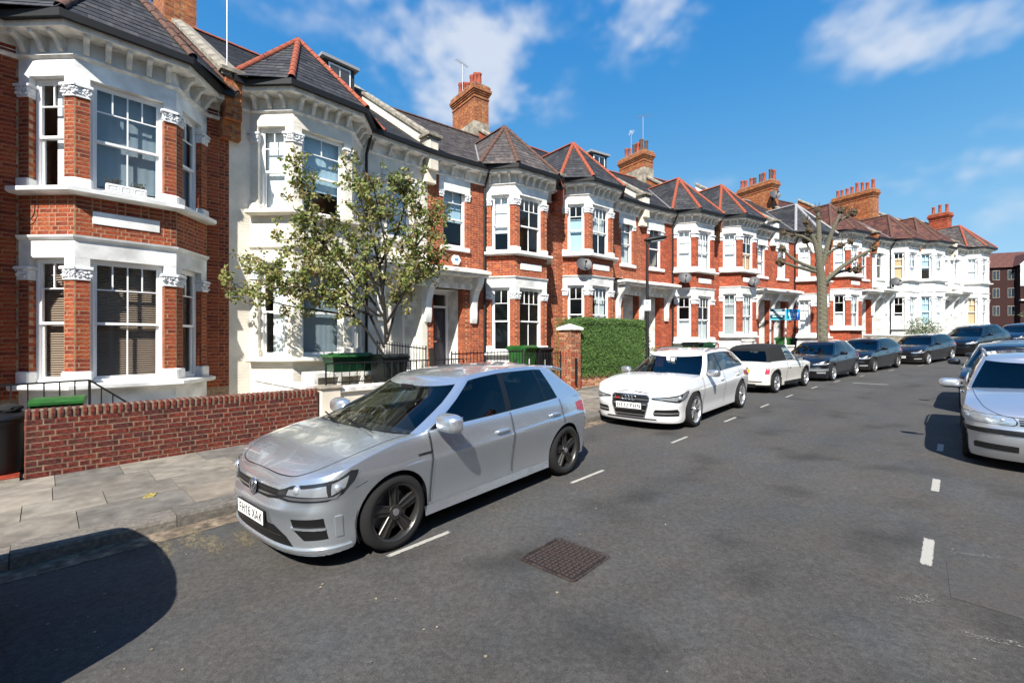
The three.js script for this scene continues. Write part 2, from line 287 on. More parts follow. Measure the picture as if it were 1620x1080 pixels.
  function line(s0, s1, n, w, label) {
    const b0 = bend(s0), b1 = bend(s1), y0 = gy(s0) + .005, y1 = gy(s1) + .005, q = new MB();
    q.quad(P(s0, n + w / 2 - b0, y0), P(s0, n - w / 2 - b0, y0), P(s1, n - w / 2 - b1, y1), P(s1, n + w / 2 - b1, y1), [[0, 0], [0, 1], [1, 1], [1, 0]]);
    tag(q.build('bay_marking', M.paint), label, 'road marking', 'worn white parking bay marks on the road');
  }
  for (const [a, b] of [[1.96, 2.62], [4.46, 5.2], [7.2, 7.84], [9.6, 10.3], [12.0, 12.7], [14.3, 15.0], [17.0, 17.7], [19.6, 20.3], [22.6, 23.2], [26, 26.7], [29.5, 30.2], [33, 33.7], [37, 37.7]]) line(a, b, 3.41 - .06, .055, 'short white paint dash edging the parking bays by the houses');
  for (const [a, b] of [[4.72, 5.35], [6.95, 7.55], [9.3, 9.9]]) line(a, b, .16, .075, 'short white paint dash edging the bays opposite the houses');
  { // faded cross mark where two bays meet, far ahead
    const q = new MB(); const n = 2.35, s0 = 19.6; q.quad(P(s0, n + .5 - bend(s0), gy(s0) + .005), P(s0, n - .5 - bend(s0), gy(s0) + .005), P(s0 + .12, n - .5 - bend(s0), gy(s0 + .12) + .005), P(s0 + .12, n + .5 - bend(s0), gy(s0 + .12) + .005), [[0, 0], [1, 0], [1, 1], [0, 1]]);
    tag(q.build('bay_marking', M.paint), 'faded white paint bar lying across the road beside the dark hatchback', 'road marking');
  }
  { // scuffed paint remains on the near right of the road
    const scm = tex(256, 256, (i, j, w, h) => { const n = tn(i, j, w, h, 14, 5, 8), n2 = tn(i, j, w, h, 60, 3, 9); return [.50, .49, .47, n * .8 + n2 * .9 > .26 ? 1 : 0]; });
    M.scuff = std({ map: scm, transparent: true, alphaTest: .5, roughness: .9 });
    for (const [s0, n0, s1, n1, w] of [[5.15, .02, 5.3, -.30, .05], [4.0, .26, 4.2, .1, .09], [3.8, .0, 3.95, -.4, .06]]) {
      const q = new MB(), d = V3(s1 - s0, 0, n1 - n0).normalize(), px = -d.z * w / 2, pz = d.x * w / 2;
      q.quad(P(s0 + px, n0 + pz, gy(s0) + .0045), P(s0 - px, n0 - pz, gy(s0) + .0045), P(s1 - px, n1 - pz, gy(s1) + .0045), P(s1 + px, n1 + pz, gy(s1) + .0045), [[0, 0], [0, .3], [1, .3], [1, 0]]);
      tag(q.build('paint_scuff', M.scuff), 'broken remains of an old white line scuffed into the asphalt', 'road marking', 'scuffed paint remains');
    }
    { // an old repair of finer, paler asphalt
      const q = new MB(), y = s => gy(s) + .003; q.quad(P(4.28, .02, y(4.28)), P(4.2, -1.1, y(4.2)), P(5.15, -1.15, y(5.15)), P(4.95, .05, y(4.95))); const mp = std({ map: rep(aggregate, 1.1), color: lin(1, .97, .95), roughness: .92 });
      tag(q.build('road_patch', mp), 'smoother paler repair patch in the asphalt beside the right-hand dashes', 'road patch');
    }
    // spilt sand by the kerb at the front of the silver hatchback
    const q = new MB(); for (const [s, n, a, b] of [[.92, 5.0, .36, .13], [1.02, 4.72, .34, .10], [.72, 4.9, .3, .08], [1.25, 4.62, .3, .08]]) { const y = gy(s) + .0055; q.quad(P(s - b, n + a, y), P(s - b, n - a, y), P(s + b, n - a, y), P(s + b, n + a, y), [[0, 0], [1, 0], [1, .5], [0, .5]]); }
    const sandM = std({ map: tex(256, 256, (i, j, w, h) => { const n = tn(i, j, w, h, 12, 5, 18), n2 = tn(i, j, w, h, 70, 3, 19), e = Math.hypot(i / w - .5, (j / h * 2 % 1) - .5) * 1.5; return [.47, .43, .34, n * .9 + n2 + (rA() - .5) * .8 - e * .7 > .0 ? 1 : 0]; }), alphaTest: .5, transparent: true, roughness: 1 });
    const m = q.build('spilt_sand', sandM); tag(m, 'pale sand spilt on the road by the kerb', 'sand', null, 'stuff');
  }
}
// leaves, grit and chips on the road near the camera
{
  const r = RNG(17), q = new MB(); for (let i = 0; i < 420; i++) { const s = -1 + r() * r() * 11, n = r() < .5 ? KERB - r() * .3 : -1 + r() * 6, z = .004 + r() * .009, y = gy(s) + .004; const a = r() * 6.28, c = Math.cos(a) * z, d = Math.sin(a) * z; q.quad(P(s - c, n - d, y), P(s + d, n - c, y + z * .5), P(s + c, n + d, y + z * .3), P(s - d, n + c, y + z * .4)); }
  tag(q.build('road_grit', mottle([.60, .55, .46], .3, 9, .2, 70)), 'small stones and leaf bits scattered over the road', 'grit', null, 'stuff');
}
// ---------------------------------------------------------------- terraced houses
const HW = 5.43, HG = .43, HWF = 1.445, HC = .675, HA = .77;        // width, gap, bay front, cant run, bay depth
const YS = { sill: .11, ped: .32, cap0: 1.92, cap1: 2.155, soff: 2.31, str0: 2.615, str1: 2.695, us0: 3.395, us1: 3.52, uped: 3.70, ucap0: 5.11, ucap1: 5.33, usoff: 5.475, fr0: 5.77, fr1: 5.835, den1: 6.12, gut: 6.34 };
const BRK = { gw: .225, gh: .0755, j: .010 };
const BT = TONES.map((c, i) => mottle(c.map((v, k) => v * (1 - .03 * i)), .2, 12, .35, 80 + i, { roughness: .92, bumpMap: rep(grainBump, .2), bumpScale: .003 }));
M.mortar = mottle([.70, .58, .46], .15, 9, .5, 90, { roughness: 1 });
const brickGeoCache = {};
function brickGeo(w, h, d = .03) { const k = Math.round(w * 500) + '_' + Math.round(h * 500) + '_' + d; return brickGeoCache[k] ??= new MB().cbox(0, w, 0, h, -d, 0, .004).geo(); }
// lay real bricks over a rectangle of a face; budget.n of them stay single meshes, the rest are joined
function layBricks(parent, m, u0, u1, v0, v1, rng, budget, tones = BT, out = 0, mort = true) {
  const rows = Math.round((v1 - v0) / BRK.gh), rh = (v1 - v0) / rows;
  for (let r = 0; r < rows; r++) {
    let u = u0 - (r % 2 ? .06 + (r % 4 > 1 ? .05 : 0) : 0), hd = r % 2;
    while (u < u1 - .004) {
      const w = hd ? .1125 : .225, a = Math.max(u, u0), b = Math.min(u + w, u1); hd = !hd; u += w;
      if (b - a < .03) continue;
      const g = brickGeo(b - a - BRK.j, rh - BRK.j - .003), tone = Math.floor(rng() * tones.length), M4 = m.clone().multiply(T(a + BRK.j / 2, v0 + r * rh + BRK.j / 2, out + .0046 + rng() * .0012));
      if (budget.n > 0) { budget.n--; const k = mesh('brick', g, tones[tone], parent); k.applyMatrix4(M4); }
      else (budget.rest[tone] ??= new MB()).add(g, M4);
    }
  }
}
function flushBricks(parent, budget, tones = BT) { budget.rest.forEach((q, i) => { if (q && !q.empty) q.build('brickwork', tones[i], parent).userData.kind = 'stuff'; }); }

// one face of roofing: convex polygon pts (3D), courses horizontal; single slates or joined
function slateFace(pts, mats, rng, opt) {
  const { gauge = .2, width = .3, parent, budget, rest, thick = .012 } = opt;
  const n = V3().subVectors(pts[1], pts[0]).cross(V3().subVectors(pts[2], pts[0])).normalize(); if (n.y < 0) n.negate();
  const hdir = V3(0, 1, 0).cross(n).normalize(), up = n.clone().cross(hdir).normalize(); if (up.y < 0) up.negate();
  let y0 = 1e9, y1 = -1e9; for (const p of pts) { y0 = Math.min(y0, p.y); y1 = Math.max(y1, p.y); }
  const O = pts[0];
  const cut = y => { const xs = []; for (let i = 0; i < pts.length; i++) { const a = pts[i], b = pts[(i + 1) % pts.length]; if (Math.abs(a.y - b.y) < 1e-9) { if (Math.abs(a.y - y) < 1e-6) xs.push(V3().subVectors(a, O).dot(hdir), V3().subVectors(b, O).dot(hdir)); continue; } const t = (y - a.y) / (b.y - a.y); if (t >= -1e-6 && t <= 1 + 1e-6) xs.push(V3().lerpVectors(a, b, t).sub(O).dot(hdir)); } return xs.length ? [Math.min(...xs), Math.max(...xs)] : null; };
  const dy = gauge * up.y, rows = Math.max(1, Math.round((y1 - y0) / dy)), st = (y1 - y0) / rows;
  const at = (c, y, lift) => { const base = O.clone().addScaledVector(hdir, c).addScaledVector(up, (y - O.y) / up.y); return base.addScaledVector(n, lift); };
  for (let r = 0; r < rows; r++) {
    const ya = y0 + r * st, yb = ya + st, A = cut(ya + 1e-5), B = cut(yb - 1e-5); if (!A || !B) continue;
    const lo = Math.min(A[0], B[0]), hi = Math.max(A[1], B[1]);
    for (let c = Math.floor(lo / width) * width - (r % 2) * width / 2; c < hi; c += width) {
      const c0 = c + .003, c1 = c + width - .003;
      const a0 = clamp(c0, A[0], A[1]), a1 = clamp(c1, A[0], A[1]), b0 = clamp(c0, B[0], B[1]), b1 = clamp(c1, B[0], B[1]);
      if (a1 - a0 < .015 && b1 - b0 < .015) continue;
      const j = rng() * .004, l0 = thick + j, tone = Math.floor(rng() * mats.length), q = budget && budget.n > 0 ? new MB() : (rest[tone] ??= new MB());
      const p = at(a0, ya, l0), s = at(a1, ya, l0), t = at(b1, yb, .004), v = at(b0, yb, .004), p0 = at(a0, ya, 0), s0 = at(a1, ya, 0), v0 = at(b0, yb, 0), t0 = at(b1, yb, 0);
      const F = (a, b, c_, d) => q.quad(a, b, c_, d);
      F(p, s, t, v); F(p0, s0, s, p); F(v0, p0, p, v); F(s0, t0, t, s);
      if (budget && budget.n > 0) { budget.n--; q.build('slate', mats[tone], parent); }
    }
  }
  const under = new MB(); for (let i = 1; i < pts.length - 1; i++) under.tri(pts[0], pts[i], pts[i + 1]);
  return under;
}
const halfTile = (() => { const g = new THREE.CylinderGeometry(.075, .085, 1, 10, 1, true, -Math.PI / 2, Math.PI); return g; })();
function hipTiles(a, b, mat, parent, single, r = 1) {
  const d = V3().subVectors(b, a), L = d.length(), N = Math.max(1, Math.round(L / .32)); d.normalize();
  const side = d.clone().cross(V3(0, 1, 0)).normalize(), nrm = side.clone().cross(d).normalize();
  const Mx = new THREE.Matrix4().makeBasis(side.clone().multiplyScalar(r), d.clone().multiplyScalar(L / N * 1.06), nrm.clone().multiplyScalar(r));
  const all = new MB();
  for (let i = 0; i < N; i++) { const m = Mx.clone().setPosition(a.clone().addScaledVector(d, L * (i + .5) / N)); if (single) { const k = mesh('ridge_tile', halfTile, mat, parent); k.applyMatrix4(m); } else all.add(halfTile, m); }
  if (!single) all.build('ridge_tiles', mat, parent);
}
function sashWindow(house, m, u0, u1, v0, v1, o = {}) {
  const { cols = 1, top = .22, inside = 'dark', z = -.11, fine = true, mid = .52, arch = 0 } = o;
  const win = new THREE.Group(); win.name = 'window'; win.applyMatrix4(m); house.add(win);
  const f = .055, fr = new MB(), w = u1 - u0, h = v1 - v0, vm = v0 + h * (1 - mid);
  fr.cbox(u0, u0 + f, v0, v1, z - .1, z, .006).cbox(u1 - f, u1, v0, v1, z - .1, z, .006).cbox(u0 + f, u1 - f, v1 - f * .8, v1, z - .1, z, .006).cbox(u0 + f, u1 - f, v0, v0 + f * 1.1, z - .1, z + .02, .006);
  fr.build('frame', M.whiteGloss, win);
  const a0 = u0 + f, a1 = u1 - f;
  const sash = (y0, y1, zz, lights) => {
    const b = new MB(), st = .042, c = .022;
    b.box(a0, a0 + st, y0, y1, zz - .035, zz).box(a1 - st, a1, y0, y1, zz - .035, zz).box(a0 + st, a1 - st, y1 - st, y1, zz - .035, zz - .001).box(a0 + st, a1 - st, y0, y0 + st * 1.1, zz - .035, zz - .001);
    const vs = [[y0 + st, y1 - st, cols]]; if (lights) { const yl = y1 - h * top; b.box(a0 + st, a1 - st, yl - c / 2, yl + c / 2, zz - .03, zz - .004); vs[0] = [y0 + st, yl - c / 2, cols]; vs.push([yl + c / 2, y1 - st, cols * 2]); }
    for (const [p, q, n] of vs) for (let i = 0; i < n; i++) {
      const x0 = a0 + st + (a1 - a0 - 2 * st) * i / n, x1 = a0 + st + (a1 - a0 - 2 * st) * (i + 1) / n;
      if (i) b.box(x0 - c / 2, x0 + c / 2, p, q, zz - .031, zz - .005);
      if (fine) { const g = new MB().box(x0 + (i ? c / 2 : 0), x1 - (i < n - 1 ? c / 2 : 0), p, q, zz - .022, zz - .018); mesh('pane', paneGeo(x0, x1, p, q, zz - .02), M.glass, win); }
    }
    if (!fine) mesh('pane', paneGeo(a0 + st, a1 - st, y0 + st, y1 - st, zz - .02), M.glass, win);
    b.build('sash', M.whiteGloss, win);
  };
  sash(v0 + f * 1.1, vm + .02, z - .055, false); sash(vm - .02, v1 - f * .8, z - .012, true);
  const zb = z - .15;
  if (inside === 'slats') { const b = new MB(), N = Math.floor((v1 - v0) / .042); for (let i = 0; i < N; i++) { const y = v0 + .03 + i * .042; b.quad(V3(a0, y, zb + .012), V3(a1, y, zb + .012), V3(a1, y + .026, zb - .014), V3(a0, y + .026, zb - .014)); } b.build('venetian_blind', M.blindWood, win); const c = new MB(); for (const t of [.2, .8]) c.box(mix(a0, a1, t) - .002, mix(a0, a1, t) + .002, v0, v1, zb, zb + .002); c.build('blind_cord', M.blindWood, win); }
  else if (inside !== 'dark') {
    const part = o.part ?? [0, 1, 0, 1], mat = { white: M.blindWhite, grey: M.blindGrey, blue: M.blindBlue, tan: M.boardTan, curtain: M.curtain }[inside];
    const b = new MB(), N = 14, x = t => mix(a0, a1, mix(part[0], part[1], t)); for (let i = 0; i < N; i++) { const k = inside === 'curtain' ? .02 : .002, q = i % 2 ? k : -k, q2 = -q; b.quad(V3(x(i / N), mix(v0, v1, part[2]), zb + q), V3(x((i + 1) / N), mix(v0, v1, part[2]), zb + q2), V3(x((i + 1) / N), mix(v0, v1, part[3]), zb + q2), V3(x(i / N), mix(v0, v1, part[3]), zb + q)); }
    b.build(inside === 'curtain' ? 'curtain' : inside === 'tan' ? 'board' : 'roller_blind', mat, win);
  }
  return win;
}
function paneGeo(x0, x1, y0, y1, z) { return new MB().quad(V3(x0, y0, z), V3(x1, y0, z), V3(x1, y1, z), V3(x0, y1, z)).geo(); }
const blob = new THREE.IcosahedronGeometry(1, 1);
// a leafy capital on top of a pier: necking, carved bell, abacus
function capital(parent, m, u0, u1, v0, v1, rng, detail) {
  const b = new MB().at(m), h = v1 - v0;
  b.cbox(u0 - .012, u1 + .012, v0, v0 + h * .16, -.1, .03, .008).cbox(u0 - .02, u1 + .02, v0 + h * .16, v0 + h * .78, -.1, .022, .01).cbox(u0 - .05, u1 + .05, v0 + h * .78, v1, -.1, .062, .012);
  if (detail) for (let i = 0; i < 26; i++) { const u = mix(u0 - .02, u1 + .02, rng()), v = v0 + h * (.22 + .5 * rng()), s = .016 + rng() * .022; b.add(blob, new THREE.Matrix4().compose(V3(u, v, .022 + .018 * (v - v0) / h), new THREE.Quaternion().setFromEuler(new THREE.Euler(rng() * 3, rng() * 3, rng() * 3)), V3(s, s * .55, s * .8))); }
  b.build('capital', M.capital, parent);
}
const bracketGeo = (() => { const s = new THREE.Shape(); s.moveTo(0, 0); s.lineTo(.035, 0); s.quadraticCurveTo(.1, .02, .13, .1); s.quadraticCurveTo(.17, .2, .27, .21); s.lineTo(.27, .262); s.lineTo(0, .262); const g = new THREE.ExtrudeGeometry(s, { depth: .07, bevelEnabled: true, bevelSize: .006, bevelThickness: .006, bevelSegments: 1 }); g.translate(0, 0, -.035); g.rotateY(-Math.PI / 2); return g; })();
// scroll console under a porch hood
const consoleGeo = (() => { const s = new THREE.Shape(); s.moveTo(0, 0); s.lineTo(.07, -.02); s.quadraticCurveTo(.13, .2, .10, .42); s.quadraticCurveTo(.10, .8, .30, 1.05); s.quadraticCurveTo(.50, 1.22, .52, 1.46); s.lineTo(0, 1.46); const g = new THREE.ExtrudeGeometry(s, { depth: .2, bevelEnabled: true, bevelSize: .012, bevelThickness: .012, bevelSegments: 2, curveSegments: 8 }); g.translate(0, 0, -.1); g.rotateY(-Math.PI / 2); return g; })();
const potGeo = (() => new THREE.LatheGeometry([[.0, 0], [.135, 0], [.13, .06], [.115, .1], [.105, .42], [.10, .52], [.125, .54], [.125, .6], [.105, .62], [.09, .62], [.085, .3]].map(([x, y]) => new THREE.Vector2(x, y)), 14))();

function chimney(house, x, z, w, d, y0, y1, mat, o = {}) {
  const b = new MB(), c = new THREE.Group(); c.name = 'chimney'; house.add(c);
  const h = y1 - y0;
  b.box(x - w / 2, x + w / 2, y0, y1 - .62, z - d / 2, z + d / 2);
  let k = 0; for (const [e, hh] of [[.03, .08], [.0, .1], [.04, .08], [.08, .08], [.12, .12], [.07, .16]]) { b.box(x - w / 2 - e, x + w / 2 + e, y1 - .62 + k, y1 - .62 + k + hh, z - d / 2 - e, z + d / 2 + e); k += hh; }
  b.build('stack', mat, c);
  if (o.skirt) { const s = new MB(); s.box(x - w / 2 - .03, x + w / 2 + .03, y0, y0 + o.skirt, z - d / 2 - .03, z + d / 2 + .03); s.build('render_skirt', M.render, c); }
  const f = new MB(); f.box(x - w / 2 - .04, x + w / 2 + .04, y1 - .002, y1 + .06, z - d / 2 - .04, z + d / 2 + .04); f.build('flaunching', M.stone, c);
  const n = o.pots ?? 6, r = RNG(o.seed || 3);
  for (let i = 0; i < n; i++) { const row = o.rows === 2 ? i % 2 : 0, t = o.rows === 2 ? Math.floor(i / 2) / (n / 2 - 1) : i / (n - 1), sc = .9 + r() * .5; const p = mesh('chimney_pot', potGeo, r() > .2 ? M.pot : M.terraDull, c); p.position.set(x + (o.rows === 2 ? (row - .5) * w * .5 : (r() - .5) * .1), y1 + .05, z + d / 2 - .18 - t * (d - .36)); p.scale.set(1, sc, 1); }
}
function aerial(house, x, y, z, h, turn, name = 'tv_aerial') {
  const g = new THREE.Group(); g.name = name; house.add(g); g.position.set(x, y, z); g.rotation.y = turn;
  new MB().bar(V3(0, 0, 0), V3(0, h, 0), .016, .014).build('mast', M.steel, g);
  const b = new MB(); b.bar(V3(-.55, h - .05, 0), V3(.45, h + .08, 0), .01); for (let i = 0; i < 12; i++) { const t = i / 11, l = mix(.16, .09, t); b.bar(V3(mix(-.5, .43, t), h - .04 + .12 * t, -l), V3(mix(-.5, .43, t), h - .04 + .12 * t, l), .005); } b.build('antenna', M.steel, g);
}
const dishGeo = (() => { const pts = []; for (let i = 0; i <= 8; i++) { const r = .30 * i / 8; pts.push(new THREE.Vector2(r, r * r * .75)); } pts.push(new THREE.Vector2(.305, .072)); for (let i = 8; i >= 0; i--) { const r = .30 * i / 8; pts.push(new THREE.Vector2(r, r * r * .75 - .008)); } return new THREE.LatheGeometry(pts, 28); })();
function satDish(house, x, y, z, turn, sc = 1) {
  const g = new THREE.Group(); g.name = 'satellite_dish'; house.add(g); g.position.set(x, y, z); g.rotation.y = turn; g.scale.setScalar(sc);
  const d = mesh('reflector', dishGeo, M.dish, g); d.rotation.set(Math.PI / 2 - .5, 0, 0); d.position.set(0, .05, .28);
  const b = new MB(); b.bar(V3(0, -.1, 0), V3(0, 0, .24), .02).box(-.06, .06, -.2, .0, -.01, .015).bar(V3(0, -.22, .30), V3(0, .12, .62), .012).box(-.03, .03, .08, .16, .58, .7); b.build('arm', M.plasticBlack, g);
}
M.dish = std({ color: lin(.075, .075, .08), roughness: .55, metalness: .3 });

function house(o) {
  const { k, mir, L, label, wall = M.brick, paint = null, roof = M.slate, hip = M.terra, fine = false, singles = 0, real = false } = o;
  const pr = PAIRS[k], rng = RNG(1000 + k * 10 + mir);
  const h = thing('terraced_house', label, 'house', P(pr.s, pr.n, L), Math.PI / 2 - pr.d, 'houses of the terrace');
  const X = x => mir * x, tr = paint || M.white, body = paint || wall;
  const base = gy(pr.s) - L - .15;                                            // local ground
  // plan: from left to right
  let bay = [[HG, 0], [HG + HC, HA], [HG + HC + HWF, HA], [HG + 2 * HC + HWF, 0]]; if (mir < 0) bay = bay.map(([x, z]) => [-x, z]).reverse();
  const party = [0, 0], far = [X(HW), 0];
  const path = mir > 0 ? [party, ...bay, far] : [far, ...bay, party];
  const xb1 = HG + 2 * HC + HWF;                                             // where the flat wall starts
  // --- plain wall masses
  const wl = new MB(), z0 = -.3;
  const seg = (a, b, y0, y1) => wl.box(X(a), X(b), y0, y1, z0, 0);
  const dr0 = HW - 1.28, dr1 = HW - .2, floor = -.42, dtop = 2.18;
  const uw0 = HW - 1.42, uw1 = HW - .55;                                     // upper window over the door
  seg(0, HG, base, YS.gut - .1);
  seg(xb1, dr0, base, dtop); seg(dr1, HW, base, dtop); seg(dr0, dr1, base, floor);
  seg(xb1, HW, dtop, YS.us1); seg(xb1, uw0, YS.us1, YS.usoff); seg(uw1, HW, YS.us1, YS.usoff); seg(xb1, HW, YS.usoff, YS.gut - .1);
  if (!real) { wl.build('wall', body, h); }
  else { wl.build('wall', M.mortar, h); }
  // --- the recessed porch and door
  const pd = new MB(); pd.box(X(dr0), X(dr0 - .02), floor, dtop, -1.1, z0).box(X(dr1), X(dr1 + .02), floor, dtop, -1.1, z0).box(X(dr0), X(dr1), dtop, dtop + .02, -1.1, z0 + .3).box(X(dr0), X(dr1), floor - .05, floor, -1.1, .35).box(X(dr0 - .3), X(dr1 + .2), floor - .22, floor - .05, -.0, .75).box(X(dr0 - .3), X(dr1 + .2), floor - .42, floor - .22, 0, 1.1);
  pd.build('porch', M.white, h);
  const dg = new THREE.Group(); dg.name = 'door'; h.add(dg);
  const x0 = Math.min(X(dr0), X(dr1)) + .08, x1 = Math.max(X(dr0), X(dr1)) - .08;
  new MB().box(x0 - .08, x0, floor, dtop, -1.08, -.96).box(x1, x1 + .08, floor, dtop, -1.08, -.96).box(x0, x1, dtop - .1, dtop, -1.08, -.96).box(x0, x1, 1.62, 1.69, -1.08, -.96).build('door_frame', M.whiteGloss, dg);
  const lf = new MB().box(x0, x1, floor, 1.62, -1.06, -1.02); const xm = (x0 + x1) / 2; for (const [a, b, c, d] of [[x0 + .1, xm - .05, floor + .15, .45], [xm + .05, x1 - .1, floor + .15, .45]]) lf.cbox(a, b, c, d, -1.02, -1.0, .012); lf.build('door_leaf', o.door || M.doorDark, dg);
  for (const [a, b] of [[x0 + .1, xm - .05], [xm + .05, x1 - .1]]) mesh('pane', paneGeo(a, b, .6, 1.5, -1.015), M.glass, dg);
  mesh('pane', paneGeo(x0, x1, 1.69, dtop - .1, -1.03), M.glass, dg);
  new MB().box(xm - .12, xm + .12, .45, .5, -1.02, -1.0).build('letter_box', M.chrome, dg);
  // --- porch hood and consoles
  const hood = new THREE.Group(); hood.name = 'porch_hood'; h.add(hood);
  const cw = HW - 1.62, hy = 2.55; const hd = new MB(); hd.box(X(cw - .25), X(HW), hy - .36, hy + .02, 0, .16); hd.box(X(cw - .28), X(HW), hy + .02, hy + .1, 0, .62).box(X(cw - .33), X(HW), hy + .1, hy + .2, 0, .70);
  hd.quad(...(mir > 0 ? [V3(X(cw - .33), hy + .2, .70), V3(X(HW), hy + .2, .70), V3(X(HW), hy + .36, 0), V3(X(cw - .33), hy + .36, 0)] : [V3(X(HW), hy + .2, .70), V3(X(cw - .33), hy + .2, .70), V3(X(cw - .33), hy + .36, 0), V3(X(HW), hy + .36, 0)]));
  hd.build('hood_slab', M.whiteOld, hood);
  for (const cx of mir > 0 ? [cw - .06, HW - .02] : [cw - .06]) { const c = mesh('console', consoleGeo, M.white, hood); c.position.set(X(cx), hy - 1.44, .003); }
  // --- bay
  const F = [0, 1, 2].map(i => faceM(bay[i], bay[i + 1]));
  const bud = { n: real ? 290 : 0, rest: [] };
  const slabs = new MB(); // floors and core closing the bay
  const inner = offset(bay, -.16);
  const poly = (y, up) => { const v = inner.map(p => V3(p[0], y, p[1])); for (let i = 1; i < 3; i++) up ? slabs.tri(v[0], v[i + 1], v[i]) : slabs.tri(v[0], v[i], v[i + 1]); };
  for (const y of [-.4, YS.soff + .02, YS.us0 - .3, YS.usoff + .02]) poly(y, true);
  slabs.build('bay_floors', M.room, h);
  const rooms = (x0, x1, y0, y1, zf, zb, skip) => { const q = new MB(), a = Math.min(x0, x1), b = Math.max(x0, x1); q.quad(V3(a, y0, zb), V3(b, y0, zb), V3(b, y1, zb), V3(a, y1, zb)).quad(V3(a, y0, zf), V3(a, y0, zb), V3(a, y1, zb), V3(a, y1, zf)).quad(V3(b, y0, zb), V3(b, y0, zf), V3(b, y1, zf), V3(b, y1, zb)).quad(V3(a, y0, zf), V3(b, y0, zf), V3(b, y0, zb), V3(a, y0, zb)).quad(V3(a, y1, zb), V3(b, y1, zb), V3(b, y1, zf), V3(a, y1, zf)); q.build('room_interior', M.room, h); };
  rooms(X(HG + .02), X(xb1 - .02), -.5, YS.soff + .05, -.02, -4.2); rooms(X(HG + .02), X(xb1 - .02), YS.us0 - .4, YS.usoff + .05, -.02, -4.2); rooms(X(uw0 - .3), X(HW - .1), YS.us0 - .4, YS.usoff + .1, -.28, -3.5);
  rooms(X(dr0 + .02), X(dr1 - .02), floor, dtop, -1.12, -4);
  F.forEach(({ m, L: len }, i) => {
    const front = i === 1, pw = front ? .20 : .19, a = pw, b = len - pw;
    const br = new MB().at(m), st = {}, piece = nm => { const q = new MB().at(m); (st[nm] ??= []).push(q); return q; }, t = -.16;
    // plinth, panel
    (paint || o.plinth === 'white' || !o.plinth ? piece('plinth') : br).box(0, len, base, 0, t, 0);
    br.box(0, len, YS.str1, YS.us0, t, 0); const mort = new MB().at(m); if (real) mort.quad(V3(0, YS.str1, .0032), V3(len, YS.str1, .0032), V3(len, YS.us0, .0032), V3(0, YS.us0, .0032));
    if (real) layBricks(h, m, 0, len, YS.str1 + .012, YS.us0, rng, bud);
    if (front) { piece('name_panel').cbox(len * .16, len * .82, YS.str1 + .24, YS.str1 + .46, -.02, .022, .008); }
    for (const [p0, c0, c1, so, top, up] of [[YS.ped, YS.cap0, YS.cap1, YS.soff, YS.str0, 0], [YS.uped, YS.ucap0, YS.ucap1, YS.usoff, YS.den1, 1]]) {
      const s0 = up ? YS.us1 : YS.sill;
      for (const [u0, u1] of [[0, a], [b, len]]) {
        br.box(u0, u1, p0, c0, t, 0); if (real) mort.quad(V3(u0, p0, .0032), V3(u1, p0, .0032), V3(u1, c0, .0032), V3(u0, c0, .0032)); if (real) layBricks(h, m, u0, u1, p0, c0, rng, bud);
        piece('pedestal').cbox(Math.max(-.0, u0 - .03) + (u0 ? 0 : -.025), Math.min(len, u1 + .03) + (u1 > len - .01 ? .025 : 0), s0 - .01, p0 + .001, t, .045, .02);
        piece('impost').box(u0, u1, c0, so, t, -.002);
        capital(h, m, u0, u1, c0, c1, rng, fine);
      }
      piece('lintel').box(0, len, so, top, t, 0);
      const W_ = (o.win || {})[(up ? 'u' : 'l') + (front ? 'f' : i === 0 ? 'a' : 'b')] || {};
      sashWindow(h, m, a, b, s0, so, { cols: front ? 2 : 1, fine, ...W_ });
    }
    if (!br.empty) br.build('bay_brick', body, h); if (real) mort.build('mortar', M.mortar, h);
    for (const [nm, q] of Object.entries(st)) for (const e of q) e.build(nm, tr, h);
    // brackets under the eaves
    const nb = front ? 5 : 3; for (let q = 0; q < nb; q++) { const g = mesh('bracket', bracketGeo, M.whiteOld, h); g.applyMatrix4(m.clone().multiply(T(len * (q + .5) / nb, YS.fr1 + .012, .002))); }
  });
  if (real) {
    const fm = faceM(mir > 0 ? [0, 0] : [-HG, 0], mir > 0 ? [HG, 0] : [0, 0]).m; layBricks(h, fm, 0, HG, base + .9, YS.gut - .35, rng, bud);
    const f2 = faceM([X(xb1) < X(dr0) ? X(xb1) : X(dr0), 0], [Math.max(X(xb1), X(dr0)), 0]); layBricks(h, f2.m, 0, f2.L, base + .9, YS.gut - .35, rng, bud);
    flushBricks(h, bud);
  }
  // --- mouldings that run round the bay and along the front
  const mo = new MB();
  sweep(mo, bay, [[-.1, 0], [.16, 0], [.19, .025], [.19, .085], [.10, YS.sill], [-.1, YS.sill]]); mo.build('bay_sill', tr, h);
  sweep(new MB(), bay, [[-.1, YS.str0], [.015, YS.str0], [.05, YS.str0 + .045], [.06, YS.str1], [-.1, YS.str1 + .012]]).build('string_course', tr, h);
  sweep(new MB(), bay, [[-.1, YS.us0], [.16, YS.us0], [.21, YS.us0 + .03], [.21, YS.us0 + .10], [.12, YS.us1], [-.1, YS.us1]]).build('bay_sill', tr, h);
  let co = new MB();
  sweep(co, path, [[-.05, YS.fr0], [.012, YS.fr0], [.055, YS.fr0 + .035], [.055, YS.fr1], [-.05, YS.fr1 + .01]]);
  co.build('architrave', M.whiteOld, h); co = new MB();
  sweep(co, path, [[-.05, YS.den1 - .005], [.33, YS.den1 - .005], [.33, YS.den1 + .1], [-.05, YS.den1 + .1]]);
  co.build('cornice', M.whiteOld, h);
  const gu = new MB(); sweep(gu, path, [[.325, YS.den1 + .095], [.44, YS.den1 + .08], [.45, YS.gut - .02], [.42, YS.gut], [.325, YS.gut - .01]]); gu.build('gutter', M.blackGloss, h);
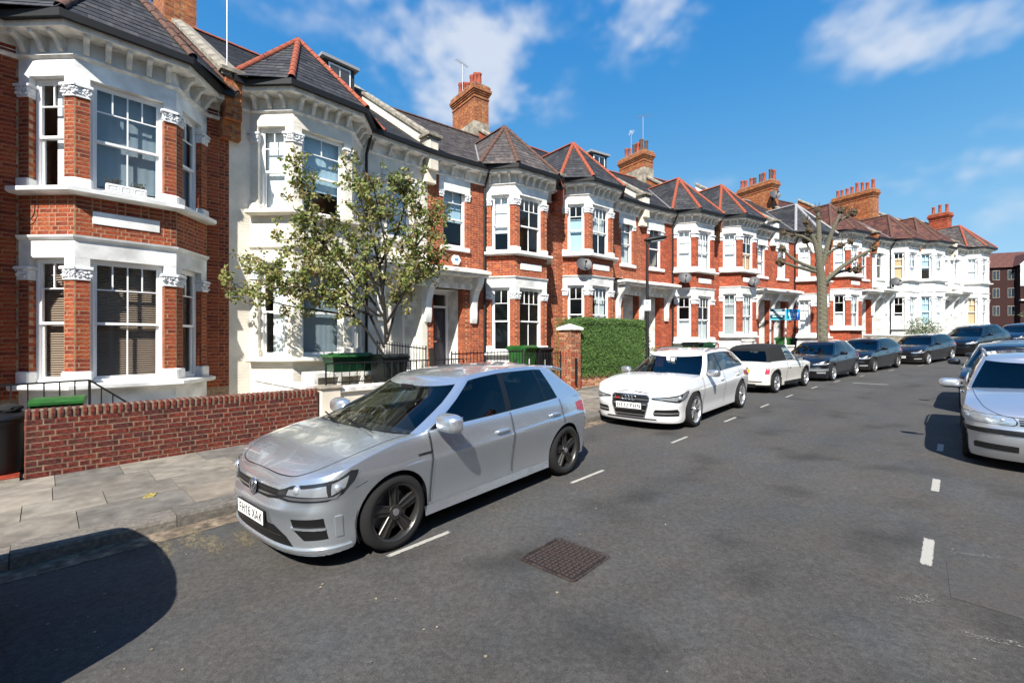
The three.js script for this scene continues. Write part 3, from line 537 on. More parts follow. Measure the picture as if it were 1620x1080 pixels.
  for (let q = 0; q < 4; q++) { const g = mesh('bracket', bracketGeo, M.whiteOld, h); g.position.set(X(xb1 + .32 + q * .52), YS.fr1 + .012, .002); }
  if (o.entrance) new MB().box(X(xb1 + .46), X(HW - .02), base, YS.den1, 0, .54).build('entrance_bay', M.brick, h);
  new MB().box(X(xb1), X(HW), YS.fr1, YS.den1, -.05, .004).build('frieze', M.whiteOld, h); new MB().box(X(0), X(HG), YS.fr1, YS.den1, -.05, .004).build('frieze', M.whiteOld, h);
  // --- window over the door, with its brackets and sill
  const ux0 = Math.min(X(uw0), X(uw1)), ux1 = Math.max(X(uw0), X(uw1)), I = new THREE.Matrix4();
  sashWindow(h, I, ux0, ux1, YS.us1 + .02, YS.usoff, { cols: 1, fine, ...(o.win || {}).d });
  const us = new MB(); us.cbox(ux0 - .1, ux1 + .1, YS.us0 + .02, YS.us1 + .02, -.1, .1, .012).build('window_sill', tr, h); new MB().cbox(ux0 - .15, ux1 + .15, YS.ucap1, YS.fr0 + .005, -.02, .03, .01).build('window_head', tr, h);
  for (const c of [ux0 - .13, ux1 + .005]) capital(h, I, c, c + .125, YS.ucap0, YS.ucap1, rng, fine);
  // --- rainwater pipe
  if (o.pipe) { const px = X(xb1 + .1), b = new MB(); b.bar(V3(px, base, .08), V3(px, YS.fr0 - .1, .08), .04, .04, 10).bar(V3(px, YS.fr0 - .1, .08), V3(px, YS.den1 + .1, .38), .04, .04, 10); for (const y of [-.2, 1.6, 3.4, 5]) b.bar(V3(px, y, .08), V3(px, y + .07, .08), .052, .052, 10); b.build('rainwater_pipe', M.blackGloss, h); }
  // --- roofs
  const eave = offset(bay, .43), ey = YS.gut - .02, xc = (bay[0][0] + bay[3][0]) / 2, ay = 8.5, az = -.79, sl = (10.05 - ey) / 5.35, rz = .35 - (ay - ey) / sl;
  const A = V3(xc, ay, az), R = V3(xc, ay, rz), E0 = V3(bay[0][0] - .5, ey, .36), E1 = V3(eave[1][0], ey, eave[1][1]), E2 = V3(eave[2][0], ey, eave[2][1]), E3 = V3(bay[3][0] + .5, ey, .36);
  const rf = new THREE.Group(); rf.name = 'bay_roof'; h.add(rf);
  const rest = [], bud2 = { n: singles };
  const so = { gauge: o.gauge || .2, width: o.sw || .3, parent: rf, budget: bud2, rest };
  const und = new MB(); for (const f of [[E1, E2, A], [E0, E1, A], [E2, E3, A], [E0, A, R], [E3, R, A]]) { const g = slateFace(f, roof, rng, so).geo(); und.add(g); }
  und.build('roof_felt', M.slateMain, rf);
  rest.forEach((q, i) => { if (q) q.build('slates', roof[i], rf).userData.kind = 'stuff'; });
  for (const e of [E0, E1, E2, E3]) hipTiles(e.clone().lerp(A, .01), A, hip, rf, singles > 0);
  hipTiles(A, R, hip, rf, singles > 0);
  const mr = new THREE.Group(); mr.name = 'main_roof'; h.add(mr);
  const mrest = [], pz = -5, py = 10.05, xa = Math.min(0, X(HW)), xz = Math.max(0, X(HW));
  // slates stop at the valleys of the bay roof
  const leftPoly = [V3(xa, ey, .36), V3(E0.x, ey, .36), V3(xc, ay, rz), V3(xc, py, pz), V3(xa, py, pz)], rightPoly = [V3(E3.x, ey, .36), V3(xz, ey, .36), V3(xz, py, pz), V3(xc, py, pz), V3(xc, ay, rz)];
  const mru = new MB(); for (const f of [leftPoly, rightPoly]) mru.add(slateFace(f, o.mainRoof || roof, rng, { gauge: .2, width: .3, parent: mr, budget: null, rest: mrest }).geo());
  mru.quad(V3(xz, py, pz), V3(xa, py, pz), V3(xa, ey + .5, pz - 4.5), V3(xz, ey + .5, pz - 4.5)).box(xa, xz, base, ey + .5, pz - 4.6, pz - 4.4);
  mru.build('roof_felt', M.slateMain, mr); mrest.forEach((q, i) => { if (q) q.build('slates', (o.mainRoof || roof)[i], mr).userData.kind = 'stuff'; });
  hipTiles(V3(xa, py, pz), V3(xz, py, pz), hip, mr, false);
  new MB().strut(E0, R, .07).strut(E3, R, .07).build('valley_lead', M.lead, mr);
  // --- party wall with its coping, on this house's far or near side
  const parapet = (x, mat, cop) => {
    const b = new MB(), t = .17, hp = .34, q = (z, up) => V3(x, ey + (.36 - z) * sl + up, z), s0 = V3(-t, 0, 0), s1 = V3(t, 0, 0);
    const ring = (p, d) => [p.clone().add(s0).add(d), p.clone().add(s1).add(d)];
    const a0 = q(.2, hp), a1 = q(pz, hp), b0 = V3(x, YS.fr0 - .25, .2), b1 = V3(x, ey, pz), lo = V3(x, ey + .05, .2);
    b.quad(ring(b0, V3())[0], ring(b0, V3())[1], ring(a0, V3())[1], ring(a0, V3())[0]);
    b.quad(ring(b0, V3())[1], ring(b1, V3())[1], ring(a1, V3())[1], ring(a0, V3())[1]); b.quad(ring(b1, V3())[0], ring(b0, V3())[0], ring(a0, V3())[0], ring(a1, V3())[0]); b.quad(ring(a0, V3())[0], ring(a0, V3())[1], ring(a1, V3())[1], ring(a1, V3())[0]);
    // kneeler: corbelled foot of the party wall
    b.cbox(x - t - .02, x + t + .02, YS.ucap1 + .05, YS.fr0 + .05, -.05, .22, .02).cbox(x - t, x + t, YS.fr0 - .02, ey + .34, -.05, .36, .02);
    b.build('party_wall', mat, h);
    const c = new MB(), m4 = (z, up) => q(z, hp + up), W2 = .23; const e0 = m4(.36, .0), e1 = m4(pz, .0), e2 = m4(pz, .1), e3 = m4(.36, .1), w0 = V3(-W2, 0, 0), w1 = V3(W2, 0, 0), pk = V3(0, .06, 0);
    const A_ = v => v.clone().add(w0), B_ = v => v.clone().add(w1), C_ = v => v.clone().add(pk);
    c.quad(A_(e3), C_(e3), C_(e2), A_(e2)); c.quad(C_(e3), B_(e3), B_(e2), C_(e2)); c.quad(A_(e0), A_(e3), A_(e2), A_(e1)); c.quad(B_(e3), B_(e0), B_(e1), B_(e2)); c.quad(A_(e0), B_(e0), B_(e3), A_(e3)); c.quad(B_(e0), A_(e0), A_(e1), B_(e1));
    c.cbox(x - .27, x + .27, ey + .42, ey + .52, -.1, .44, .02).build('coping', cop || M.stone, h);
  };
  if (mir < 0) parapet(0, o.partyMat || M.brickStock, o.coping); else parapet(X(HW), o.partyMat2 || M.creamSmooth, o.coping);
  if (o.chimney) chimney(h, 0, o.chimney.z ?? -6.0, .8, o.chimney.d ?? 2.0, o.chimney.y0 ?? 9.2, o.chimney.top ?? 12.55, o.chimney.mat || M.brickStock, o.chimney);
  if (o.dormer) { const d = o.dormer, g = new THREE.Group(); g.name = 'dormer'; h.add(g); const zf = d.z, yb = ey + (.36 - zf) * sl - .1; new MB().box(X(d.x) - .55, X(d.x) + .55, yb, yb + 1.15, zf - 2.2, zf).build('cheeks', M.slateMain, g); new MB().box(X(d.x) - .68, X(d.x) + .68, yb + 1.15, yb + 1.25, zf - 2.3, zf + .15).build('flat_roof', M.lead, g); new MB().box(X(d.x) - .4, X(d.x) + .4, yb + .22, yb + 1.08, zf, zf + .03).build('frame', M.whiteGloss, g); new MB().box(X(d.x) - .34, X(d.x) - .02, yb + .28, yb + 1.02, zf + .01, zf + .036).box(X(d.x) + .02, X(d.x) + .34, yb + .28, yb + 1.02, zf + .01, zf + .036).build('pane', M.darkGlass, g); }
  if (o.extra) o.extra(h, X, base);
  return h;
}
M.darkGlass = phy({ color: lin(.02, .025, .03), roughness: .04, specularIntensity: 1, clearcoat: 1, clearcoatRoughness: .02 });
const D2R = Math.PI / 180;
const PAIRS = [[2.899, 11.756, 43.758], [13.718, 11.07, 52.004], [24.374, 9.011, 58.369], [34.773, 5.889, 63.552], [44.98, 2.155, 65.132], [55.151, -1.676, 64.651], [-7.96, 11.66, 43.758]].map(([s, n, t]) => ({ s, n, d: (t - 44.25) * D2R }));
// ---------------------------------------------------------------- the row
const alarm = (h, X, x, y) => { const g = new THREE.Group(); g.name = 'alarm_box'; h.add(g); g.position.set(X(x), y, .01); const s = new THREE.Shape(); for (let i = 0; i < 6; i++) { const a = i * Math.PI / 3; s[i ? 'lineTo' : 'moveTo'](Math.cos(a) * .16, Math.sin(a) * .16); } mesh('case', new THREE.ExtrudeGeometry(s, { depth: .06, bevelSize: .01, bevelThickness: .01, bevelSegments: 1 }), M.whiteGloss, g); const d = new MB().box(-.07, .07, -.03, .05, .06, .073); d.build('badge', std({ color: lin(.06, .22, .55), roughness: .5 }), g); };
house({ k: 0, mir: -1, L: .964, label: 'red-brick house with wooden venetian blinds and a white window box', wall: M.brick, real: true, fine: true, entrance: true, singles: 280, partyMat: M.brickStock, gauge: .19, hip: M.terraDull, sw: .34,
  win: { la: { inside: 'slats' }, lf: { inside: 'slats' }, lb: { inside: 'slats' }, ua: { inside: 'white', part: [.35, 1, 0, 1] }, uf: { inside: 'grey', part: [0, 1, .08, 1] }, ub: { inside: 'grey' } },
  chimney: { mat: M.brickStock, pots: 6, seed: 4 },
  extra: (h) => { const g = new THREE.Group(); g.name = 'cable'; h.add(g); const c = new THREE.CatmullRomCurve3([V3(-3.22, 3.0, .08), V3(-3.12, 2.93, .2), V3(-3.05, 3.02, .27), V3(-3.02, 3.25, .3)]); mesh('wire', new THREE.TubeGeometry(c, 16, .008, 5), M.blackMetal, g); aerial(h, -.1, 6.9, .25, 1.9, 1.2);
    h.updateMatrixWorld(true); const fm = faceM([-(HG + HC + HWF), HA], [-(HG + HC), HA]).m, wb = thing('window_box', 'small white panelled window box with plants on the upper bay sill', 'window box'); wb.applyMatrix4(h.matrixWorld.clone().multiply(fm)); const y0 = YS.us1 + .003;
    new MB().cbox(.40, .98, y0, y0 + .16, -.04, .10, .006).build('trough', M.whiteGloss, wb); for (let i = 0; i < 3; i++) { const a = .42 + i * .185; const q = new MB(); q.box(a, a + .165, y0 + .02, y0 + .035, .10, .108).box(a, a + .165, y0 + .125, y0 + .14, .10, .108).box(a, a + .015, y0 + .035, y0 + .125, .10, .108).box(a + .15, a + .165, y0 + .035, y0 + .125, .10, .108).box(a + .05, a + .115, y0 + .06, y0 + .1, .10, .107); q.build('panel', M.whiteGloss, wb); }
    const pr = RNG(3), pl = new MB(); for (let i = 0; i < 60; i++) { const x = (i % 2 ? .5 : .85) + (pr() - .5) * .2, p = V3(x, y0 + .15, .03), e = V3(x + (pr() - .5) * .1, y0 + .2 + pr() * .07, .03 + (pr() - .5) * .08); pl.bar(p, e, .003, .002, 4); pl.add(blob, T(e.x, e.y, e.z).multiply(new THREE.Matrix4().makeScale(.012, .008, .012))); } pl.build('plants', mottle([.34, .33, .24], .3, 9, .2, 175), wb); } });
house({ k: 0, mir: 1, L: 1.335, label: 'cream-painted house behind the small leafy tree', paint: M.cream, fine: true, singles: 250, pipe: true, partyMat2: M.creamSmooth, gauge: .2, door: M.doorGrey,
  win: { la: { inside: 'white', part: [.3, 1, 0, 1], cols: 1, top: 0 }, lf: { inside: 'grey', part: [0, 1, 0, 1], cols: 1 }, ua: { inside: 'white' }, uf: { inside: 'blue', part: [0, 1, .32, 1], cols: 1 }, ub: { inside: 'blue' }, d: { inside: 'blue' } }, dormer: { x: 4.3, z: -3.6 } });
house({ k: 1, mir: -1, L: 1.335, label: 'red-brick house with a brown-grey tiled bay roof and an alarm box', wall: M.brick, roof: M.slateWarm, hip: M.terraDull, fine: true, singles: 220, pipe: true, gauge: .22, sw: .33, chimney: { mat: M.brickStock, pots: 6, seed: 8, skirt: 1.6 }, partyMat: M.brickDeep,
  win: { ua: { inside: 'white', part: [0, 1, .35, 1] }, uf: { inside: 'dark' }, d: { inside: 'blue', part: [0, 1, .45, 1] } }, extra: (h, X) => { alarm(h, X, HW - 1.0, 3.12); aerial(h, -.25, 12.5, -6.3, 1.6, .4); } });
house({ k: 1, mir: 1, L: 1.695, label: 'red-brick house with a slate bay roof behind the clipped hedge', wall: M.brick, fine: true, singles: 220, partyMat2: M.creamSmooth, door: M.doorGrey,
  win: { ua: { inside: 'blue', part: [0, 1, 0, .72] }, uf: { inside: 'curtain', part: [0, 1, .45, 1] }, lf: { inside: 'curtain', part: [.4, 1, 0, 1] }, d: { inside: 'curtain' } }, extra: (h) => { satDish(h, 1.0, 3.0, .52, -.6, 1.0); } });
house({ k: 2, mir: -1, L: 1.695, label: 'red-brick house with closed white blinds and a dish by the hooded porch', wall: M.brickDeep, pipe: true, fine: false, chimney: { mat: M.brickStock, pots: 6, seed: 12, skirt: 1.4, top: 11.6, z: -5.4 }, partyMat: M.brickStock, dormer: { x: 4.9, z: -3.4 },
  win: { ua: { inside: 'white' }, uf: { inside: 'white', part: [.3, 1, 0, 1] }, la: { inside: 'white', part: [0, 1, 0, .5] }, lf: { inside: 'curtain', part: [0, 1, 0, .5] } }, extra: (h) => { satDish(h, -3.0, 3.05, .45, -.75, 1.0); aerial(h, .2, 11.6, -5.0, 2.4, 1.9); aerial(h, -.2, 11.6, -5.6, 1.5, .9); } });
house({ k: 2, mir: 1, L: 2.0, label: 'red-brick house with green-grey lower curtains and a dish beside its porch', wall: M.brickDeep, fine: false, partyMat2: M.white,
  win: { ua: { inside: 'white' }, uf: { inside: 'tan', part: [0, 1, 0, .5] }, la: { inside: 'curtain' }, lf: { inside: 'curtain' }, d: { inside: 'white' } }, extra: (h) => { satDish(h, 2.2, 2.9, .8, -.9, .95); } });
house({ k: 3, mir: -1, L: 2.0, label: 'red-brick house with plain white blinds behind the pollarded tree', wall: M.brickDeep, roof: M.slate, hip: M.lead, pipe: true, chimney: { mat: M.brickStock, pots: 8, rows: 2, seed: 16, top: 11.15, z: -4.7, d: 2.6, y0: 8 }, win: { ua: { inside: 'white' }, uf: { inside: 'white' }, la: { inside: 'white' }, lf: { inside: 'white' }, d: { inside: 'white' } }, extra: (h) => satDish(h, -.3, 9.9, -3.4, -.5, 1.2) });
house({ k: 3, mir: 1, L: 2.5, label: 'brick house with a brown tiled roof joining the white terrace end', wall: M.brickDeep, roof: M.tileBrown, hip: M.terraDull, plinth: 'brick', partyMat2: M.brickStock, door: M.doorRed, win: { ua: { inside: 'white' }, uf: { inside: 'white' }, la: { inside: 'white', part: [0, 1, 0, .5] }, lf: { inside: 'curtain' }, d: { inside: 'curtain' } } });
house({ k: 4, mir: -1, L: 2.65, label: 'white-painted house with a boarded window under a brown tiled roof', paint: M.white, roof: M.tileBrown, hip: M.terraDull, pipe: true, chimney: { mat: M.brickStock, pots: 8, seed: 20, top: 11.2, z: -4.0, d: 3.0, y0: 7.6 }, win: { ua: { inside: 'tan', part: [0, 1, 0, .8] }, uf: { inside: 'curtain' }, la: { inside: 'white', part: [0, 1, 0, .4] }, lf: { inside: 'curtain' } }, extra: (h) => satDish(h, -3.5, 3.2, .3, -.6, 1.2) });
house({ k: 4, mir: 1, L: 2.85, label: 'white-painted house with curtained sashes next to the boarded one', paint: M.white, roof: M.tileBrown, hip: M.terraDull, win: { ua: { inside: 'blue', part: [0, 1, .4, 1] }, uf: { inside: 'curtain' }, la: { inside: 'blue' }, lf: { inside: 'curtain' }, d: { inside: 'white' } } });
house({ k: 5, mir: -1, L: 3.03, label: 'white-painted house closing the terrace at the corner', paint: M.white, roof: M.slateWarm, hip: M.terra, chimney: { mat: M.brickDeep, pots: 3, seed: 25, top: 10.2, z: -2.8, d: 1.3, y0: 7.2 }, win: { ua: { inside: 'white' }, uf: { inside: 'curtain' }, la: { inside: 'tan' }, lf: { inside: 'curtain' }, d: { inside: 'white' } } });
house({ k: 6, mir: 1, L: .6, label: 'red-brick house next to the one with venetian blinds', wall: M.brick, pipe: true, win: { uf: { inside: 'white' }, lf: { inside: 'curtain' } } });
// ---------------------------------------------------------------- cars
// smooth monotone interpolation through [[x, y]...]
function curve(keys) {
  const k = [...keys].sort((a, b) => a[0] - b[0]), n = k.length, d = [], m = [];
  for (let i = 0; i < n - 1; i++) d.push((k[i + 1][1] - k[i][1]) / (k[i + 1][0] - k[i][0]));
  m.push(d[0]); for (let i = 1; i < n - 1; i++) m.push(d[i - 1] * d[i] <= 0 ? 0 : 2 * d[i - 1] * d[i] / (d[i - 1] + d[i])); m.push(d[n - 2]);
  return x => { if (x <= k[0][0]) return k[0][1]; if (x >= k[n - 1][0]) return k[n - 1][1]; let i = 0; while (x > k[i + 1][0]) i++; const h = k[i + 1][0] - k[i][0], t = (x - k[i][0]) / h, t2 = t * t, t3 = t2 * t; return k[i][1] * (2 * t3 - 3 * t2 + 1) + h * m[i] * (t3 - 2 * t2 + t) + k[i + 1][1] * (-2 * t3 + 3 * t2) + h * m[i + 1] * (t3 - t2); };
}
function paintMat(c, metal = .35, rough = .3) { return phy({ color: lin(...c), metalness: metal, roughness: rough, clearcoat: 1, clearcoatRoughness: .02 }); }
M.carGlass = phy({ color: lin(.68, .74, .72), transmission: 1, thickness: 0, roughness: .01, ior: 1.52 });
M.carGlassDark = phy({ color: lin(.10, .12, .125), transmission: 1, thickness: 0, roughness: .01, ior: 1.52 });
M.carInterior = std({ color: lin(.022, .022, .024), roughness: .9 });
M.carSeat = std({ color: lin(.07, .07, .072), roughness: .85 });
M.lampClear = phy({ color: lin(.92, .94, .96), transmission: 1, thickness: 0, roughness: .02, ior: 1.5 });
M.lampBody = std({ color: lin(.78, .81, .84), metalness: .75, roughness: .22 });
M.lampDark = std({ color: lin(.03, .032, .036), metalness: .3, roughness: .3 });
M.lampRed = phy({ color: lin(.30, .012, .02), roughness: .12, clearcoat: 1 });
M.lampAmber = phy({ color: lin(.8, .25, .03), roughness: .2 });
M.alloyDark = std({ color: lin(.10, .097, .094), metalness: .8, roughness: .34 });
M.alloy = std({ color: lin(.55, .55, .56), metalness: .85, roughness: .3 });
M.disc = std({ color: lin(.28, .27, .26), metalness: .8, roughness: .45 });
M.fabricTop = std({ color: lin(.006, .006, .0065), roughness: .95, bumpMap: rep(grainBump, .1), bumpScale: .001 });

class Grid {                                   // columns x rows of points with smooth normals, mirrored in z
  constructor(cols) { this.c = cols; const N = cols.length, R = cols[0].length; this.n = cols.map(c => c.map(() => V3())); 
    const fn = (a, b, c) => V3().subVectors(b, a).cross(V3().subVectors(c, a));
    for (let i = 0; i < N - 1; i++) for (let j = 0; j < R - 1; j++) { const a = cols[i][j], b = cols[i + 1][j], c = cols[i + 1][j + 1], d = cols[i][j + 1]; const n1 = fn(a, b, c).add(fn(a, c, d)); for (const [p, q] of [[i, j], [i + 1, j], [i + 1, j + 1], [i, j + 1]]) this.n[p][q].add(n1); }
    for (let i = 0; i < N; i++) for (let j = 0; j < R; j++) { const v = this.n[i][j]; if (Math.abs(cols[i][j].z) < 1e-4) v.z = 0; if (v.lengthSq() < 1e-20) v.set(0, 1, 0); v.normalize(); } }
  emit(cls, store, push = {}) {
    const N = this.c.length, R = this.c[0].length;
    for (let i = 0; i < N - 1; i++) for (let j = 0; j < R - 1; j++) {
      const key = cls(i, j); if (!key) continue;
      const o = push[key.split(':')[0]] || 0, q = [[i, j], [i + 1, j], [i + 1, j + 1], [i, j + 1]].map(([p, r]) => ({ p: o ? this.c[p][r].clone().addScaledVector(this.n[p][r], o) : this.c[p][r], n: this.n[p][r] }));
      for (const sgn of [1, -1]) {
        const k = key.includes('#') ? key.replace('#', sgn > 0 ? 'R' : 'L') : key; const mb = store[k] ??= new MB();
        const v = ({ p, n }) => { mb.p.push(p.x, p.y, p.z * sgn); mb.n.push(n.x, n.y, n.z * sgn); mb.u.push(p.x, p.y); };
        const tri = (a, b, c) => { if (a.p.distanceToSquared(b.p) < 1e-12 || b.p.distanceToSquared(c.p) < 1e-12 || a.p.distanceToSquared(c.p) < 1e-12) return; if (sgn > 0) { v(a); v(b); v(c); } else { v(a); v(c); v(b); } };
        tri(q[0], q[1], q[2]); tri(q[0], q[2], q[3]);
      }
    }
  }
}
const uniq = (a) => [...new Set(a.map(v => Math.round(v * 1e5) / 1e5))].sort((p, q) => p - q);
function wheel(R, w, st) {                      // axis along z, outer face towards +z
  const g = new THREE.Group(); g.name = 'wheel'; const rr = R * (st.rim ?? .74);
  const tp = [[rr - .012, -w / 2 + .015], [rr + .01, -w / 2], [R - .035, -w / 2 + .004], [R - .006, -w / 2 + .03], [R, -w / 2 + .06], [R, w / 2 - .06], [R - .006, w / 2 - .03], [R - .035, w / 2 - .004], [rr + .01, w / 2], [rr - .012, w / 2 - .015]];
  mesh('tyre', new THREE.LatheGeometry(tp.map(([x, y]) => new THREE.Vector2(x, y)), 56).rotateX(Math.PI / 2), M.rubber, g);
  const rim = new MB(), mt = st.mat || M.alloy;
  rim.add(new THREE.LatheGeometry([[rr * .93, -w / 2 + .03], [rr * .9, w / 2 - .06], [rr - .022, w / 2 - .018], [rr - .004, w / 2 - .006], [rr, w / 2 - .014]].map(([x, y]) => new THREE.Vector2(x, y)), 48).rotateX(Math.PI / 2));
  rim.add(new THREE.CylinderGeometry(.062, .07, .05, 20).rotateX(Math.PI / 2), T(0, 0, w / 2 - .052));
  const n = st.n ?? 5, z1 = w / 2 - .034;
  const spoke = (a, b0, b1, off0, off1) => { const s = new THREE.Shape(); s.moveTo(.04, off0 - b0); s.lineTo(rr - .014, off1 - b1); s.lineTo(rr - .014, off1 + b1); s.lineTo(.04, off0 + b0); const e = new THREE.ExtrudeGeometry(s, { depth: .02, bevelEnabled: true, bevelSize: .005, bevelThickness: .006, bevelSegments: 1 }); e.rotateZ(a); rim.add(e, T(0, 0, z1 - .03)); };
  for (let i = 0; i < n; i++) { const a = i / n * Math.PI * 2 + (st.turn || .3); if (st.type === 'triple') { spoke(a, .012, .012, -.024, -.04); spoke(a, .012, .012, .024, .04); spoke(a, .03, .05, 0, 0); const m2 = new THREE.BoxGeometry(rr - .09, .010, .01); m2.translate((rr) / 2 + .02, 0, 0); m2.rotateZ(a); rim.add(m2, T(0, 0, z1 + .002)); } else if (st.type === 'y') { spoke(a, .022, .010, 0, -rr * .2); spoke(a, .022, .010, 0, rr * .2); } else if (st.type === 'twin') { spoke(a, .011, .011, -.02, -.05); spoke(a, .011, .011, .02, .05); } else spoke(a, .022, .028, 0, 0); }
  rim.build('rim', mt, g);
  const dk = new MB(); dk.add(new THREE.CylinderGeometry(rr * .72, rr * .72, .02, 32).rotateX(Math.PI / 2), T(0, 0, w / 2 - .13)); dk.build('brake_disc', M.disc, g);
  new MB().add(new THREE.CylinderGeometry(rr * .92, rr * .92, .01, 32).rotateX(Math.PI / 2), T(0, 0, -w / 2 + .04)).build('wheel_back', M.rubber, g);
  new MB().add(new THREE.CylinderGeometry(.03, .03, .008, 18).rotateX(Math.PI / 2), T(0, 0, w / 2 - .024)).build('centre_cap', st.cap || M.chrome, g);
  return g;
}
function textTex(w, h, bg, fg, txt, font) { const c = document.createElement('canvas'); c.width = w; c.height = h; const x = c.getContext('2d'); x.fillStyle = bg; x.fillRect(0, 0, w, h); x.fillStyle = fg; x.font = font; x.textAlign = 'center'; x.textBaseline = 'middle'; x.fillText(txt, w / 2, h / 2 + h * .04); const t = new THREE.CanvasTexture(c); t.colorSpace = THREE.SRGBColorSpace; t.anisotropy = 8; return t; }

function car(S, place) {
  const root = thing(S.name || 'parked_car', S.label, 'car', P(place.s, place.n, gy(place.s)), place.turn, 'cars parked along the street');
  root.rotation.order = 'YXZ'; root.rotation.z = place.pitch ?? 0;
  const nose = curve(S.nose), tail = curve(S.tail), g = curve(S.g), plan = curve(S.plan), sh = curve(S.shoulder), ct = curve(S.top), hw = S.hw;
  const xF = S.xF, xR = S.xR, nF = S.nF ?? 2.5, nR = S.nR ?? 2.8, [fa, ra] = S.axles, AR = S.archR, WR = S.wheelR, wy = WR;
  const crz = curve(S.crease ?? [[2.2, .66], [1.2, .70], [0, .725], [-1.3, .765], [-2.2, .775]]), pw = (v, e) => Math.pow(Math.max(0, v), e);
  const wid = (x, y) => { let f = 0; for (const a of [fa, ra]) { const d = Math.hypot(x - a, y - wy); if (d < AR + .12 && d > AR - .05) f = Math.max(f, (S.flare ?? .005) * (1 - Math.max(0, d - AR) / .12)); } const yc = crz(x); return hw * plan(x) * g(y) + f - (S.creaseD ?? .011) * sstep(yc, yc + .009, y) * sstep(1.45, 1.0, x) * sstep(-1.95, -1.6, x) * (1 - sstep(yc + .02, yc + .2, y) * .6); };
  const ptF = (ph, y) => { const w = wid(xF, y), n2 = 2 / nF; return V3(xF + (nose(y) - xF) * pw(Math.cos(ph), n2), y, w * pw(Math.sin(ph), n2)); };
  const ptR = (ph, y) => { const w = wid(xR, y), n2 = 2 / nR; return V3(xR + (tail(y) - xR) * pw(Math.cos(ph), n2), y, w * pw(Math.sin(ph), n2)); };
  const H = Math.PI / 2;
  // columns
  const cols = [], info = [];
  const arch = x => { let b = S.sill; for (const a of [fa, ra]) { const d = Math.abs(x - a); if (d < AR - 1e-6) b = Math.max(b, wy + Math.sqrt(AR * AR - d * d)); else if (d < AR + 1e-6) b = Math.max(b, wy); } return b; };
  const NV = 26, NC = 15, rowY = (yb, ys, x) => { const yc = Math.min(crz(x), yb + (ys - yb) * .72), o = []; for (let i = 0; i <= NV; i++) o.push(i <= NC ? yb + (yc - yb) * i / NC : i === NC + 1 ? yc + .007 : mix(yc + .007, ys, (i - NC - 1) / (NV - NC - 1))); return o; };
  const rTop = [1, .995, .985, .965, .93, .892, .884, .82, .72, .6, .45, .3, .15, 0];
  const push = (pf, yb, x, zone) => {
    // find the shoulder height on this column
    let ys = sh(x), q; for (let i = 0; i < 4; i++) { q = pf(ys); ys = sh(q.x); }
    const c = rowY(yb, ys, x).map(y => pf(y)); const s = c[c.length - 1], yc = ct(s.x), p = S.crown ?? 2.4;
    for (const r of rTop.slice(1)) c.push(V3(s.x, s.y + (yc - s.y) * (1 - Math.pow(r, p)), s.z * r));
    cols.push(c); info.push({ x, zone });
  };
  const NPH = 18; for (let i = 0; i <= NPH; i++) { const ph = H * Math.pow(i / NPH, .85); push(y => ptF(ph, y), S.bumpF, xF, 'front'); }
  const gaps = S.doors.flatMap(x => [x - .0035, x + .0035]);
  let xs = []; for (let x = xF - .06; x > xR + .03; x -= .07) if (![...gaps, fa - AR, fa + AR, ra - AR, ra + AR].some(q => Math.abs(q - x) < .03)) xs.push(x);
  for (const a of [fa, ra]) for (let k = 0; k <= 18; k++) xs.push(a + AR * Math.cos(Math.PI * k / 18)); for (const a of [fa, ra]) xs.push(a + AR + .001, a - AR - .001);
  xs = uniq([...xs, ...gaps]).filter(x => x < xF - .0005 && x > xR + .0005).reverse();
  for (const x of xs) push(y => V3(x, y, wid(x, y)), arch(x), x, 'side');
  for (let i = NPH; i >= 0; i--) { const ph = H * Math.pow(i / NPH, .85); push(y => ptR(ph, y), S.bumpR, xR, 'rear'); }
  const G = new Grid(cols), st = {};
  // cabin footprint at the belt
  const C = S.cabin, cut = (x, z) => { const e = x > C.side[0][0] ? (x - C.side[0][0]) / (C.ws[0] - C.side[0][0]) : x < C.side[C.side.length - 1][0] ? (x - C.side[C.side.length - 1][0]) / (C.rw[0] - C.side[C.side.length - 1][0]) : 0; return e < 1 && Math.abs(z) < C.w[0] * Math.pow(1 - Math.pow(e, 2.4), 1 / 2.4); };
  const gR = rTop.indexOf(.892) + NV, isGapX = i => info[i].zone === 'side' && info[i + 1].zone === 'side' && Math.abs(info[i].x - info[i + 1].x) < .008 && gaps.some(q => Math.abs(q - info[i].x) < 1e-4) && gaps.some(q => Math.abs(q - info[i + 1].x) < 1e-4);
  const D = S.doors; const sillRow = 3;
  G.emit((i, j) => {
    const xm = (info[i].x + info[i + 1].x) / 2;
    if (j >= NV) {
      const ps = [cols[i][j], cols[i + 1][j], cols[i + 1][j + 1], cols[i][j + 1]];
      if (!S.noCabin && ps.every(p => cut(p.x * .995 - .0, Math.abs(p.z) + .05))) return null;
      if (ps[0].x > C.ws[0] - .5 && xm > C.side[0][0] - .05 && j >= gR) return j === gR || j === gR - 1 ? 'body' : 'bonnet';
      return 'body';
    }
    if (info[i].zone === 'side' && info[i + 1].zone === 'side') {
      if (isGapX(i) && j >= sillRow) return 'gap';
      if (j >= sillRow) for (let d = 0; d < D.length - 1; d++) if (xm < D[d] && xm > D[d + 1]) return 'door' + d + '#';
      if (j < sillRow && xm < D[0] + .2 && xm > D[D.length - 1] - .2 && S.sillMat && arch(xm) === S.sill) return 'sill';
    }
    if (S.archTrim && info[i].zone === 'side') { for (const a of [fa, ra]) { const m = cols[i][j], m2 = cols[i + 1][j + 1]; if (Math.hypot((m.x + m2.x) / 2 - a, (m.y + m2.y) / 2 - wy) < AR + .07 && (m.y + m2.y) / 2 > S.sill) return 'archtrim'; } }
    return 'body';
  }, st, { gap: -.012 });
